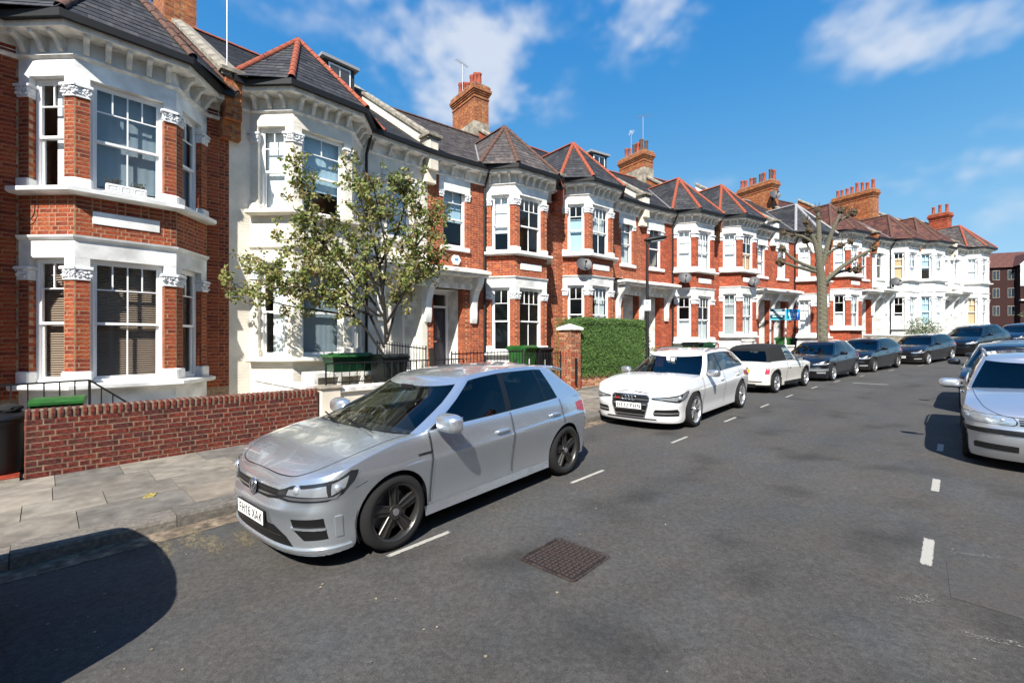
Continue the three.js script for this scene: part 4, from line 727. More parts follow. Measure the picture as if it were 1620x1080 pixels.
  // arch lips
  const lip = new MB(); for (let i = 0; i < info.length - 1; i++) if (info[i].zone === 'side' && arch((info[i].x + info[i + 1].x) / 2) > S.sill + .001) for (const s of [1, -1]) { const a = cols[i][0], b = cols[i + 1][0]; lip.quad(V3(a.x, a.y, a.z * s), V3(b.x, b.y, b.z * s), V3(b.x, b.y, (b.z - .07) * s), V3(a.x, a.y, (a.z - .07) * s)); }
  lip.build('arch_lip', M.plasticBlack, root);
  // greenhouse
  if (!S.noCabin) {
    const belt = curve(C.belt), roofY = curve(C.roof), SD = C.side, ls = SD.length - 1, nW = C.nW ?? 2.3, nB = C.nB ?? 2.6, gc = [], gi = [];
    const taus = [-.07, 0, .03, .044, .2, .4, .6, .8, C.top ?? .9, (C.top ?? .9) + .012, 1], rr = [.97, .92, .8, .6, .3, 0];
    const wt = t => mix(C.w[0], C.w[1], t) + (C.bulge ?? .012) * Math.sin(Math.PI * clamp(t));
    const add = (fx, fz, kind) => { const c = taus.map(t => { const x = fx(t), z = fz(t); return V3(x, mix(belt(x), roofY(x), t), z); }); const s = c[c.length - 1]; for (const r of rr) c.push(V3(s.x, s.y + (C.crown ?? .04) * (1 - r * r) * sstep(0, .25, Math.min(C.ws[1] - s.x + .05, s.x - C.rw[1] + .05) + .12), s.z * r)); gc.push(c); gi.push(kind); };
    const aA = Math.asin(Math.pow(C.pillarA ?? .93, nW / 2)), phs = uniq([0, .15, .3, .45, .6, .75, .9, 1].map(v => v * aA)), phs2 = uniq([0, .02, .5, 1].map(v => mix(aA, H, v)));
    for (const ph of uniq([...phs, ...phs2])) add(t => mix(SD[0][0], SD[0][1], t) + (mix(C.ws[0], C.ws[1], t) - mix(SD[0][0], SD[0][1], t)) * pw(Math.cos(ph), 2 / nW), t => wt(t) * pw(Math.sin(ph), 2 / nW), ph < aA - 1e-4 ? 'ws' : 'pillar');
    for (let k = 0; k < ls; k++) { const N = k === ls - 1 ? 3 : 5; for (let q = 1; q <= N; q++) { const u = q / N, a = mix(SD[k][0], SD[k + 1][0], u), b = mix(SD[k][1], SD[k + 1][1], u); gi[gi.length - 1] = SD[k][2]; add(t => mix(a, b, t), t => wt(t) * (1 - C.taper * Math.max(0, (0 - mix(a, b, t))) / 2), SD[k][2]); } }
    const aB = Math.asin(Math.pow(C.pillarC ?? .9, nB / 2)), zl = gc[gc.length - 1]; gi[gi.length - 1] = 'pillar';
    const zR = taus.map((t, j) => zl[j].z);
    for (const ph of uniq([.001, .25, .5, .75, 1].map(v => mix(0, aB, v)).concat([mix(aB, H, .5)])).reverse()) { const pz = Math.max(0, ph - .0011); add(t => mix(SD[ls][0], SD[ls][1], t) + (mix(C.rw[0], C.rw[1], t) - mix(SD[ls][0], SD[ls][1], t)) * pw(Math.cos(pz), 2 / nB), t => zR[taus.indexOf(t)] * pw(Math.sin(pz), 2 / nB), ph <= aB + 1e-4 ? 'rw' : 'pillar'); }
    const GG = new Grid(gc), topI = taus.indexOf((C.top ?? .9) + .012), NT = taus.length - 1;
    GG.emit((i, j) => {
      const k = gi[i]; if (j >= NT) return C.roofMat ? 'softtop' : 'roof';
      const inG = j >= 3 && j < topI - 1, seal = (j === 2 || j === topI - 1);
      if (k === 'ws') return j >= 1 && j < topI ? (j === 1 ? 'sealFb' : j === topI - 1 ? 'sealFt' : 'glassF') : j < 1 ? 'sealFb' : C.roofMat ? 'softtop' : 'roof';
      if (k === 'rw') return inG ? 'glassB' : seal ? (j === 2 ? 'sealBb' : 'sealBt') : C.roofMat ? 'softtop' : 'roof';
      if (k && k.startsWith('g')) return inG ? 'glass' + k + '#' : seal ? 'seal#' : (C.roofMat && j > 3) ? 'softtop' : 'roof';
      if (k === 'b') return j >= 2 && j <= topI - 1 ? 'seal#' : C.roofMat ? 'softtop' : 'roof';
      if (k === 's') return j >= 2 ? 'softtop' : 'roof';
      return C.roofMat && k === 'pillar' && i > gi.lastIndexOf('s') && j >= 1 ? 'softtop' : 'roof';
    }, st, { glassF: -.004, glassB: -.004, glassg1: -.004, glassg2: -.004, glassg3: -.004 });
    st.__gc = gc;
    // cabin: floor, dashboard, seats, steering wheel
    const cab = new THREE.Group(); cab.name = 'cabin'; root.add(cab);
    const by = belt(0), w0 = C.w[0] - .08, x0 = C.ws[0] - .1, x1 = SD[ls][0];
    const tub = new MB(); tub.box(x1, x0, .28, .34, -w0, w0).box(x1, x0, .3, by - .04, -w0 - .02, -w0).box(x1, x0, .3, by - .04, w0, w0 + .02).box(x0 - .02, x0, .3, by - .1, -w0, w0).box(x1 - .02, x1, .3, by - .06, -w0, w0).box(x1, x1 + (S.boot ?? .5), by - .12, by - .1, -w0, w0);
    tub.build('tub', M.carInterior, cab);
    const ds = new MB(); ds.add(new RoundedBoxGeometry(.5, .22, w0 * 1.96, 3, .08), T(SD[0][0] + .14, by - .14, 0)).add(new RoundedBoxGeometry(.2, .1, .4, 3, .04), T(SD[0][0] - .05, by - .02, .36)); ds.build('dashboard', M.carInterior, cab);
    const sw = new MB(); sw.add(new THREE.TorusGeometry(.18, .016, 8, 28), new THREE.Matrix4().compose(V3(SD[0][0] - .26, by - .08, .36), new THREE.Quaternion().setFromEuler(new THREE.Euler(0, Math.PI / 2, 0)).multiply(new THREE.Quaternion().setFromAxisAngle(V3(1, 0, 0), -.4)), V3(1, 1, 1))); sw.bar(V3(SD[0][0] - .26, by - .08, .19), V3(SD[0][0] - .26, by - .08, .53), .018); sw.build('steering_wheel', M.carInterior, cab);
    const seatX = (SD[0][0] + SD[0][1]) / 2 - .72, rs = S.rearSeat ?? seatX - .85;
    for (const [sx, sz, w] of [[seatX, .36, .46], [seatX, -.36, .46], [rs, 0, 1.15]]) { const q = new MB(); q.add(new RoundedBoxGeometry(.5, .16, w, 3, .06), T(sx + .18, .52, sz)).add(new RoundedBoxGeometry(.16, .62, w, 3, .06), T(sx - .1, .86, sz).multiply(new THREE.Matrix4().makeRotationZ(.2))); for (const hz of w > .6 ? [-.36, .36] : [0]) q.add(new RoundedBoxGeometry(.1, .17, .26, 3, .045), T(sx - .19, 1.2 + (S.seatUp ?? 0), sz + hz)); q.build('seat', M.carSeat, cab); }
  }
  const pm = S.paint, mats = { body: pm, bonnet: pm, roof: C.roofMatPaint || pm, gap: M.plasticBlack, seal: M.plasticBlack, sill: S.sillMat, archtrim: S.archTrim, softtop: C.roofMat, glassF: S.wsGlass || M.carGlass, glassB: S.rearGlass || M.carGlassDark };
  const part = { body: 'body', bonnet: 'bonnet', roof: 'roof_and_pillars', gap: 'panel_gaps', seal: 'window_seals', sill: 'sill_trim', archtrim: 'arch_trim', softtop: 'soft_top', glassF: 'windscreen', glassB: 'rear_window' };
  const doorGroups = {};
  for (const [k, mb] of Object.entries(st)) {
    if (k === '__gc') continue;
    if (k.startsWith('door')) { doorGroups[k] = mb.build('door', pm, root); continue; }
    if (k.startsWith('glassg')) { mb.build('side_window', S.sideGlass || M.carGlassDark, root); continue; }
    if (k.startsWith('seal')) { mb.build('window_seal', M.plasticBlack, root); continue; }
    mb.build(part[k], mats[k], root);
  }
  // surface patches
  const sideX = (x, y) => V3(x, y, wid(x, y));
  const mapF = (q, y) => q <= 90 ? ptF(q * D2R, y) : sideX(xF - (q - 90) * .01, y), mapR = (q, y) => q <= 90 ? ptR(q * D2R, y) : sideX(xR + (q - 90) * .01, y);
  const zF = (z, y = .6) => Math.asin(Math.min(1, Math.pow(z / wid(xF, y), nF / 2))) / D2R, zR_ = (z, y = .7) => Math.asin(Math.min(1, Math.pow(z / wid(xR, y), nR / 2))) / D2R;
  const tess = new TessellateModifier(.045, 5);
  function patchGeo(map, poly, off, deep = .015, both = false) {
    const s = new THREE.Shape(poly.map(([a, b]) => new THREE.Vector2(a * .01, b))); let ge = tess.modify(new THREE.ShapeGeometry(s).toNonIndexed());
    const nrm = (q, y) => { const e = .5, f = .006, a = map(Math.max(0, q - e), y), b = map(q + e, y), c = map(q, y - f), d = map(q, y + f); const n = V3().subVectors(b, a).cross(V3().subVectors(d, c)); if (q < e * 1.01) n.z = 0; n.normalize(); return n; };
    const mb = new MB(), pa = ge.attributes.position; const P_ = (i) => { const q = pa.getX(i) * 100, y = pa.getY(i); return { q, y }; };
    const pt = ({ q, y }, o) => { const n = nrm(q, y); if (n.dot(map(q, y).sub(V3((xF + xR) / 2, y, 0))) < 0) n.negate(); return { p: map(q, y).addScaledVector(n, o), n }; };
    const outv = (v, s_) => { mb.p.push(v.p.x, v.p.y, v.p.z * s_); mb.n.push(v.n.x, v.n.y, v.n.z * s_); mb.u.push(v.p.z, v.p.y); };
    const sides = both ? [1, -1] : [1];
    for (let i = 0; i < pa.count; i += 3) { const t = [0, 1, 2].map(k => pt(P_(i + k), off)); const w = V3().subVectors(t[1].p, t[0].p).cross(V3().subVectors(t[2].p, t[0].p)).dot(t[0].n) > 0; for (const s_ of sides) { const o = (w === (s_ > 0)) ? [0, 1, 2] : [0, 2, 1]; for (const k of o) outv(t[k], s_); } }
    for (let i = 0; i < poly.length; i++) { const a = poly[i], b = poly[(i + 1) % poly.length], N = Math.max(1, Math.ceil(Math.hypot((a[0] - b[0]) * .01, a[1] - b[1]) / .05)); for (let k = 0; k < N; k++) { const e = t => ({ q: mix(a[0], b[0], t), y: mix(a[1], b[1], t) }); const p0 = pt(e(k / N), off).p, p1 = pt(e((k + 1) / N), off).p, p2 = pt(e((k + 1) / N), off - deep).p, p3 = pt(e(k / N), off - deep).p; for (const s_ of sides) { const f = v => V3(v.x, v.y, v.z * s_); mb.quad(f(p0), f(p1), f(p2), f(p3)); } } }
    return mb.geo();
  }
  const mirrorGeo = ge => { const q = ge.clone(), p = q.attributes.position, n = q.attributes.normal; for (let i = 0; i < p.count; i++) { p.setZ(i, -p.getZ(i)); n.setZ(i, -n.getZ(i)); } for (let i = 0; i < p.count; i += 3) { for (const at of [p, n]) { const a = [at.getX(i + 1), at.getY(i + 1), at.getZ(i + 1)]; at.setXYZ(i + 1, at.getX(i + 2), at.getY(i + 2), at.getZ(i + 2)); at.setXYZ(i + 2, ...a); } } return q; };
  const K = { root, mapF, mapR, zF, zR: zR_, patchGeo, mirrorGeo, pm, wid, sideX, doorGroups,
    front: (name, poly, mat, off = .004, parent = root, deep) => mesh(name, patchGeo(mapF, poly, off, deep, true), mat, parent),
    frontPair: (name, poly, mat, off = .004, deep) => { const a = patchGeo(mapF, poly, off, deep); return [mesh(name, a, mat, root), mesh(name, mirrorGeo(a), mat, root)]; },
    rearPair: (name, poly, mat, off = .004) => { const a = patchGeo(mapR, poly, off); return [mesh(name, a, mat, root), mesh(name, mirrorGeo(a), mat, root)]; },
    rear: (name, poly, mat, off = .004) => mesh(name, patchGeo(mapR, poly, off, .015, true), mat, root),
    headlight: (outer, inner, o = {}) => { for (const s of [1, -1]) { const hl = new THREE.Group(); hl.name = 'headlight'; root.add(hl); const f = ge => s > 0 ? ge : mirrorGeo(ge); const cq = outer.reduce((a, p) => a + p[0], 0) / outer.length, cy = outer.reduce((a, p) => a + p[1], 0) / outer.length; mesh('seal', f(patchGeo(mapF, outer.map(([a, b]) => [Math.max(0, a + Math.sign(a - cq) * .9), b + Math.sign(b - cy) * .007]), .0015, .01)), M.plasticBlack, hl); mesh('housing', f(patchGeo(mapF, outer, .003)), o.housing || M.lampDark, hl); for (const [pl, m, off] of inner) mesh('reflector', f(patchGeo(mapF, pl, off ?? .006, .004)), m, hl); for (const [q, y, r, m] of o.balls || []) { const b = mesh('projector', new THREE.SphereGeometry(r, 16, 12), m || M.lampBody, hl); const p = mapF(q, y); b.position.set(p.x - .012, p.y, (p.z - .008) * s); } mesh('lens', f(patchGeo(mapF, outer, .018, .016)), M.lampClear, hl); } },
    plate: (txt, x, y, tilt, w = .52, h = .111, yellow = false) => { const gq = new THREE.Group(); gq.name = 'number_plate'; gq.position.set(x, y, 0); gq.rotation.z = tilt; root.add(gq); mesh('surround', new THREE.BoxGeometry(.012, h + .012, w + .014), M.plasticBlack, gq); const t = textTex(512, 110, yellow ? '#e8c21c' : '#f2f2ee', '#15171a', txt, 'bold 102px sans-serif'); const f = mesh('registration', new THREE.PlaneGeometry(w, h), std({ map: t, roughness: .35 }), gq); f.rotation.y = x > 0 ? Math.PI / 2 : -Math.PI / 2; f.position.x = x > 0 ? .0075 : -.0075; },
    handle: (x, y, len = .2) => { for (const s of [1, -1]) { const gq = new MB(), p = sideX(x, y); gq.add(new RoundedBoxGeometry(len, .034, .03, 3, .014), T(p.x, y, (p.z + .016) * s)); const dk = Object.entries(doorGroups).find(([k]) => { const d = +k[4]; return k.endsWith(s > 0 ? 'R' : 'L') && x < D[d] && x > D[d + 1]; }); gq.build('handle', S.handleMat || pm, dk ? dk[1] : root); const cup = new MB(); cup.add(new THREE.SphereGeometry(.5, 14, 10), new THREE.Matrix4().compose(V3(p.x - .01, y - .004, (p.z - .012) * s), new THREE.Quaternion(), V3(.13, .062, .034))); cup.build('handle_recess', pm, dk ? dk[1] : root); } },
    mirror: (x, y, z, mat = pm, sc = 1) => { for (const s of [1, -1]) { const gq = new THREE.Group(); gq.name = 'door_mirror'; gq.position.set(x, y, z * s); root.add(gq); const sh_ = new THREE.SphereGeometry(1, 24, 16), p = sh_.attributes.position; for (let i = 0; i < p.count; i++) { let X_ = p.getX(i), Y = p.getY(i), Z = p.getZ(i); const f = (v, e) => Math.sign(v) * Math.pow(Math.abs(v), e); Y = f(Y, .6); Z = f(Z, .6); X_ = X_ > 0 ? X_ * .085 : X_ * .035; p.setXYZ(i, X_ * sc, Y * .068 * sc, Z * .115 * sc); } sh_.computeVertexNormals(); mesh('shell', sh_, mat, gq); const gl = new MB(); gl.add(new RoundedBoxGeometry(.01, .095 * sc, .17 * sc, 2, .004), T(-.036 * sc, 0, 0)); gl.build('mirror_glass', M.chrome, gq); const arm = new MB(); arm.add(new RoundedBoxGeometry(.07, .035, .14, 3, .015), T(.0, -.055, -.1 * s)); arm.build('arm', M.plasticBlack, gq); } } };
  // bonnet shut line, following the panel
  { const topY = (x, z) => { const ys = sh(x), zs = x <= xF ? wid(x, ys) : wid(xF, ys) * pw(1 - pw((x - xF) / Math.max(.01, nose(ys) - xF), nF), 1 / nF); return ys + (ct(x) - ys) * (1 - Math.pow(clamp(z / Math.max(.05, zs)), S.crown ?? 2.4)); };
    const nx = Math.max(...S.nose.map(k => k[1])), L = S.shut || [[C.side[0][0] + .12, hw * .865], [fa + .05, hw * .845], [xF - .02, hw * .80], [nx - .27, hw * .735], [nx - .15, hw * .60], [nx - .105, hw * .42], [nx - .085, hw * .2], [nx - .08, 0]], c = new THREE.CatmullRomCurve3(L.map(([x, z]) => V3(x, 0, z))), pts = c.getPoints(60), q = new MB();
    for (const s of [1, -1]) for (let i = 0; i < 60; i++) { const a = pts[i], b = pts[i + 1], d = V3().subVectors(b, a).normalize(), px = -d.z * .003, pz = d.x * .003, f = (p, k) => V3(p.x + px * k, topY(p.x + px * k, p.z + pz * k) + .0022, Math.max(0, p.z + pz * k) * s); q.quad(f(a, 1), f(b, 1), f(b, -1), f(a, -1)); }
    q.build('bonnet_gap', M.plasticBlack, root); }
  // wheels, wells and underside
  for (const a of [fa, ra]) for (const s of [1, -1]) { const w = wheel(WR, S.tyreW ?? .22, S.wheel); root.add(w); w.position.set(a, WR, s * (S.track ?? hw - .115)); if (s < 0) w.rotation.y = Math.PI; }
  for (const a of [fa, ra]) for (const s of [1, -1]) { const wells = new MB(); { wells.add(new THREE.CylinderGeometry(AR + .012, AR + .012, .34, 28, 1, true, 0, Math.PI * 2).rotateX(Math.PI / 2), T(a, wy, s * (hw - .22))); wells.add(new THREE.CircleGeometry(AR + .012, 28), T(a, wy, s * (hw - .39))); } 
  { // keep only the part of the wells above the sill
    const p = wells.p, n = wells.n, u = wells.u, P2 = [], N2 = [], U2 = []; for (let i = 0; i < p.length / 9; i++) { const y = (p[i * 9 + 1] + p[i * 9 + 4] + p[i * 9 + 7]) / 3; if (y > S.sill + .02) { for (let k = 0; k < 9; k++) { P2.push(p[i * 9 + k]); N2.push(n[i * 9 + k]); } for (let k = 0; k < 6; k++) U2.push(u[i * 6 + k]); } } wells.p = P2; wells.n = N2; wells.u = U2; }
  wells.build('wheel_arch_liner', M.plasticBlack, root); }
  const ub = new MB(); ub.box(ra - AR - .25, fa + AR + .2, .17, .28, -(hw - .42), hw - .42).box(ra + AR, fa - AR, .19, .28, -(hw - .09), hw - .09); ub.build('underbody', M.plasticBlack, root);
  if (S.dress) S.dress(K, S);
  return root;
}
// stretch a car's curves to other lengths, heights and widths
function adapt(B, o) {
  const bx = [B.tail.reduce((a, k) => Math.min(a, k[1]), 9), B.axles[1], B.axles[0], B.nose.reduce((a, k) => Math.max(a, k[1]), -9)], nx = [o.tailX, o.ra, o.fa, o.noseX];
  const X = x => { let i = x < bx[1] ? 0 : x < bx[2] ? 1 : 2; return nx[i] + (x - bx[i]) / (bx[i + 1] - bx[i]) * (nx[i + 1] - nx[i]); }, Y = y => y * (o.ky ?? 1) , mY = k => k.map(([a, b]) => [X(a), Y(b)]);
  const R = { ...B, nose: B.nose.map(([y, x]) => [Y(y), X(x)]), tail: B.tail.map(([y, x]) => [Y(y), X(x)]), g: B.g.map(([y, f]) => [Y(y), f]), plan: B.plan.map(([x, f]) => [X(x), f]), shoulder: mY(B.shoulder), top: mY(B.top), hw: o.hw ?? B.hw, xF: X(B.xF), xR: X(B.xR), axles: [o.fa, o.ra], wheelR: o.wheelR ?? B.wheelR, archR: o.archR ?? B.archR, sill: B.sill * (o.ky ?? 1), bumpF: B.bumpF * (o.ky ?? 1), bumpR: B.bumpR * (o.ky ?? 1), doors: B.doors.map(X) };
  const kz = R.hw / B.hw; R.xF = Math.max(R.xF, o.fa + R.archR + .004); R.xR = Math.min(R.xR, o.ra - R.archR - .004); const C = B.cabin; R.cabin = { ...C, belt: mY(C.belt), roof: mY(C.roof), ws: C.ws.map(X), rw: C.rw.map(X), side: C.side.map(([a, b, k]) => [X(a), X(b), k]), w: C.w.map(v => v * kz) };
  return R;
}
// ---------------------------------------------------------------- the parked cars
const HATCH = {
  axles: [1.315, -1.315], wheelR: .324, archR: .358, sill: .19, bumpF: .15, bumpR: .2, hw: .895, xF: 1.69, xR: -1.69, nF: 2.75, nR: 3.0,
  nose: [[.12, 2.06], [.18, 2.105], [.27, 2.115], [.40, 2.13], [.46, 2.136], [.495, 2.132], [.525, 2.108], [.60, 2.10], [.66, 2.084], [.70, 2.055], [.8, 1.98]], tail: [[.15, -1.98], [.25, -2.06], [.45, -2.085], [.62, -2.07], [.68, -2.045], [.85, -2.03], [1.0, -1.96], [1.05, -1.93]],
  g: [[.12, .915], [.22, .935], [.34, .938], [.5, .962], [.63, .988], [.72, 1.0], [.82, .978], [.92, .942], [1.0, .90], [1.1, .88]], plan: [[2.2, .97], [1.7, .985], [1.3, .992], [.6, 1], [-.8, 1], [-1.3, .995], [-1.7, .965], [-2.1, .93]],
  shoulder: [[2.14, .65], [2.05, .69], [1.9, .75], [1.72, .808], [1.5, .866], [1.2, .92], [.85, .938], [.4, .938], [0, .945], [-.6, .962], [-1.2, .985], [-1.7, 1.01], [-2.1, 1.0]], top: [[2.14, .665], [2.06, .73], [1.9, .80], [1.6, .89], [1.25, .962], [.9, .985], [.6, 1.0], [-1.5, 1.0], [-1.9, 1.02], [-2.1, 1.01]],
  doors: [.93, -.24, -1.24],
  cabin: { ws: [1.29, .42], rw: [-1.98, -1.52], w: [.815, .575], taper: .06, bulge: .018, top: .905, crown: .05, pillarA: .945, pillarC: .88,
    belt: [[1.31, .955], [.98, .93], [.5, .938], [0, .945], [-1, .975], [-1.6, 1.005], [-2, 1.0]], roof: [[.55, 1.29], [.35, 1.338], [0, 1.392], [-.4, 1.415], [-.9, 1.412], [-1.3, 1.375], [-1.6, 1.315]],
    side: [[.97, .17, 'a'], [.93, .12, 'g1'], [-.20, -.28, 'b'], [-.29, -.36, 'g2'], [-.97, -.96, 'b'], [-.99, -.985, 'g3'], [-1.25, -1.13, 'pillar'], [-1.74, -1.36]] },
};
const q2 = (K, a) => a.map(([z, y]) => [Array.isArray(z) ? z[0] : K.zF(z, y), y]);    // [z] in metres, or [[angle]]
function roundel(K, x, y, r, tilt, strokes) { // a round badge: ring and strokes
  const gq = new THREE.Group(); gq.name = 'badge'; gq.position.set(x, y, 0); gq.rotation.set(0, Math.PI / 2, 0); const t = new THREE.Group(); K.root.add(gq); gq.rotation.order = 'YXZ'; gq.rotation.x = -tilt;
  const b = new MB(); b.add(new THREE.TorusGeometry(r * .92, r * .1, 8, 32)); for (const [a, c] of strokes) { const A = V3(a[0] * r, a[1] * r, .004), B = V3(c[0] * r, c[1] * r, .004); b.strut(A, B, r * .17); } b.build('emblem', M.chrome, gq); mesh('disc', new THREE.CircleGeometry(r * .9, 32), M.lampDark, gq).position.z = -.001;
}
const VWS = [[[-.48, .72], [0, .06]], [[.48, .72], [0, .06]], [[-.82, .36], [-.36, -.76]], [[-.36, -.76], [0, -.08]], [[0, -.08], [.36, -.76]], [[.36, -.76], [.82, .36]]];

// --- silver hatchback
car({ ...HATCH, label: 'silver five-door hatchback with dark five-spoke wheels in front of the brick garden wall', paint: paintMat([.66, .71, .76], .84, .27), tyreW: .21, wheelR: .32, archR: .356, wheel: { n: 5, type: 'triple', mat: M.alloyDark, rim: .765, turn: .35, cap: M.alloy },
  sideGlass: M.carGlassDark, wsGlass: M.carGlass,
  dress: (K) => {
    const F = a => q2(K, a);
    K.headlight(F([[.40, .565], [.415, .625], [.55, .662], [[72], .722], [[85], .772], [[91], .765], [[88], .69], [[80], .615], [[66], .572], [.52, .555]]),
      [[F([[.50, .595], [.52, .640], [[63], .685], [[67], .605]]), M.lampBody, .006], [F([[[70], .61], [[68], .695], [[84], .745], [[82], .66]]), M.lampBody, .006], [F([[.46, .572], [.5, .582], [[72], .60], [[79], .625], [[75], .588], [.55, .564]]), M.alloy, .008]], { balls: [[K.zF(.60), .638, .04], [74, .662, .036]] });
    K.front('grille', F([[0, .535], [0, .622], [.41, .622], [.396, .555], [.25, .535]]), M.plasticBlack, .003); K.front('grille_bar', F([[.07, .556], [.07, .570], [.40, .578], [.398, .566]]), M.chrome, .008); K.front('grille_bar', F([[.07, .597], [.07, .601], [.40, .606], [.40, .602]]), M.alloyDark, .007);
    roundel(K, 2.122, .585, .066, .1, VWS);
    K.front('lower_intake', F([[0, .205], [0, .345], [.36, .345], [.50, .28], [.56, .205]]), M.plasticBlack, .003); K.front('intake_mesh', F([[0, .27], [0, .276], [.42, .276], [.43, .27]]), M.alloyDark, .006);
    K.frontPair('side_intake', F([[.57, .425], [[66], .44], [[70], .275], [.66, .265], [.59, .335]]), M.plasticBlack, .003); K.frontPair('intake_fin', F([[.56, .362], [[68], .362], [[68], .348], [.57, .348]]), K.pm, .012); 
    K.frontPair('side_vent', [[76, .44], [82, .44], [83, .28], [77, .28]], K.pm, .008);
    K.front('splitter', F([[0, .150], [0, .185], [.5, .185], [[62], .2], [[89], .2], [[89], .165], [[60], .155]]), K.pm, .018, undefined, .03);
    K.frontPair('bumper_seam', [[90, .628], [99.5, .66], [99.5, .664], [90, .632]], M.plasticBlack, .001);
    K.plate('FH16 XAK', 2.142, .378, .0);
    for (const s of [1, -1]) { const p = K.sideX(1.02, .76); const b = new MB(); b.add(new RoundedBoxGeometry(.16, .022, .008, 2, .003), T(1.0, .76, (p.z + .002) * s)); b.build('wing_badge', M.lampDark, K.root); }
    K.handle(-.06, .785); K.handle(-1.06, .82); K.mirror(.77, 1.005, .965, K.pm, 1.3);
    K.rearPair('tail_light', [[62, .78], [84, .775], [96, .80], [98, .90], [86, .915], [62, .91]], M.lampRed);
    K.rear('rear_bumper_trim', [[0, .21], [0, .33], [60, .33], [80, .25], [80, .21]], M.plasticBlack);
    const sp = new MB(); sp.add(new RoundedBoxGeometry(.24, .03, 1.1, 3, .012), T(-1.58, 1.352, 0).multiply(new THREE.Matrix4().makeRotationZ(.22))); sp.build('roof_spoiler', K.pm, K.root);
    for (const s of [1, -1]) { const b = new MB(); for (let i = 0; i < 12; i++) { const x0 = 1.0 - i * .16, x1 = x0 - .16; const p = K.sideX(x0, .2), q = K.sideX(x1, .2); if (x1 < -.93) break; b.quad(V3(x0, .19, (p.z + .03) * s), V3(x1, .19, (q.z + .03) * s), V3(x1, .27, (q.z + .012) * s), V3(x0, .27, (p.z + .012) * s)); b.quad(V3(x0, .19, (p.z - .05) * s), V3(x1, .19, (q.z - .05) * s), V3(x1, .19, (q.z + .03) * s), V3(x0, .19, (p.z + .03) * s)); } b.build('side_skirt', K.pm, K.root); }
    const wp = new MB(); wp.bar(V3(1.30, .975, .1), V3(1.13, 1.0, .66), .009).bar(V3(1.31, .975, -.5), V3(1.2, .99, .08), .009); wp.build('wiper', M.plasticBlack, K.root);
    new MB().bar(V3(-1.30, 1.42, 0), V3(-1.44, 1.485, 0), .012, .004).build('roof_aerial', M.plasticBlack, K.root);
    const mt = new MB(); mt.add(new RoundedBoxGeometry(.03, .06, .2, 3, .01), T(.53, 1.26, 0)); mt.build('rear_view_mirror', M.plasticBlack, K.root);
  } }, { s: 3.34, n: 4.37, turn: -Math.PI / 2 + .075, pitch: -.0185 });
const faceDown = s => -Math.PI / 2 - Math.atan(s < 14 ? 0 : s < 38 ? .0172 * (s - 14) : .4128), faceUp = s => Math.PI / 2 - Math.atan(s < 14 ? 0 : s < 38 ? .0172 * (s - 14) : .4128);
const slope = s => Math.atan(gy(s + .5) - gy(s - .5));
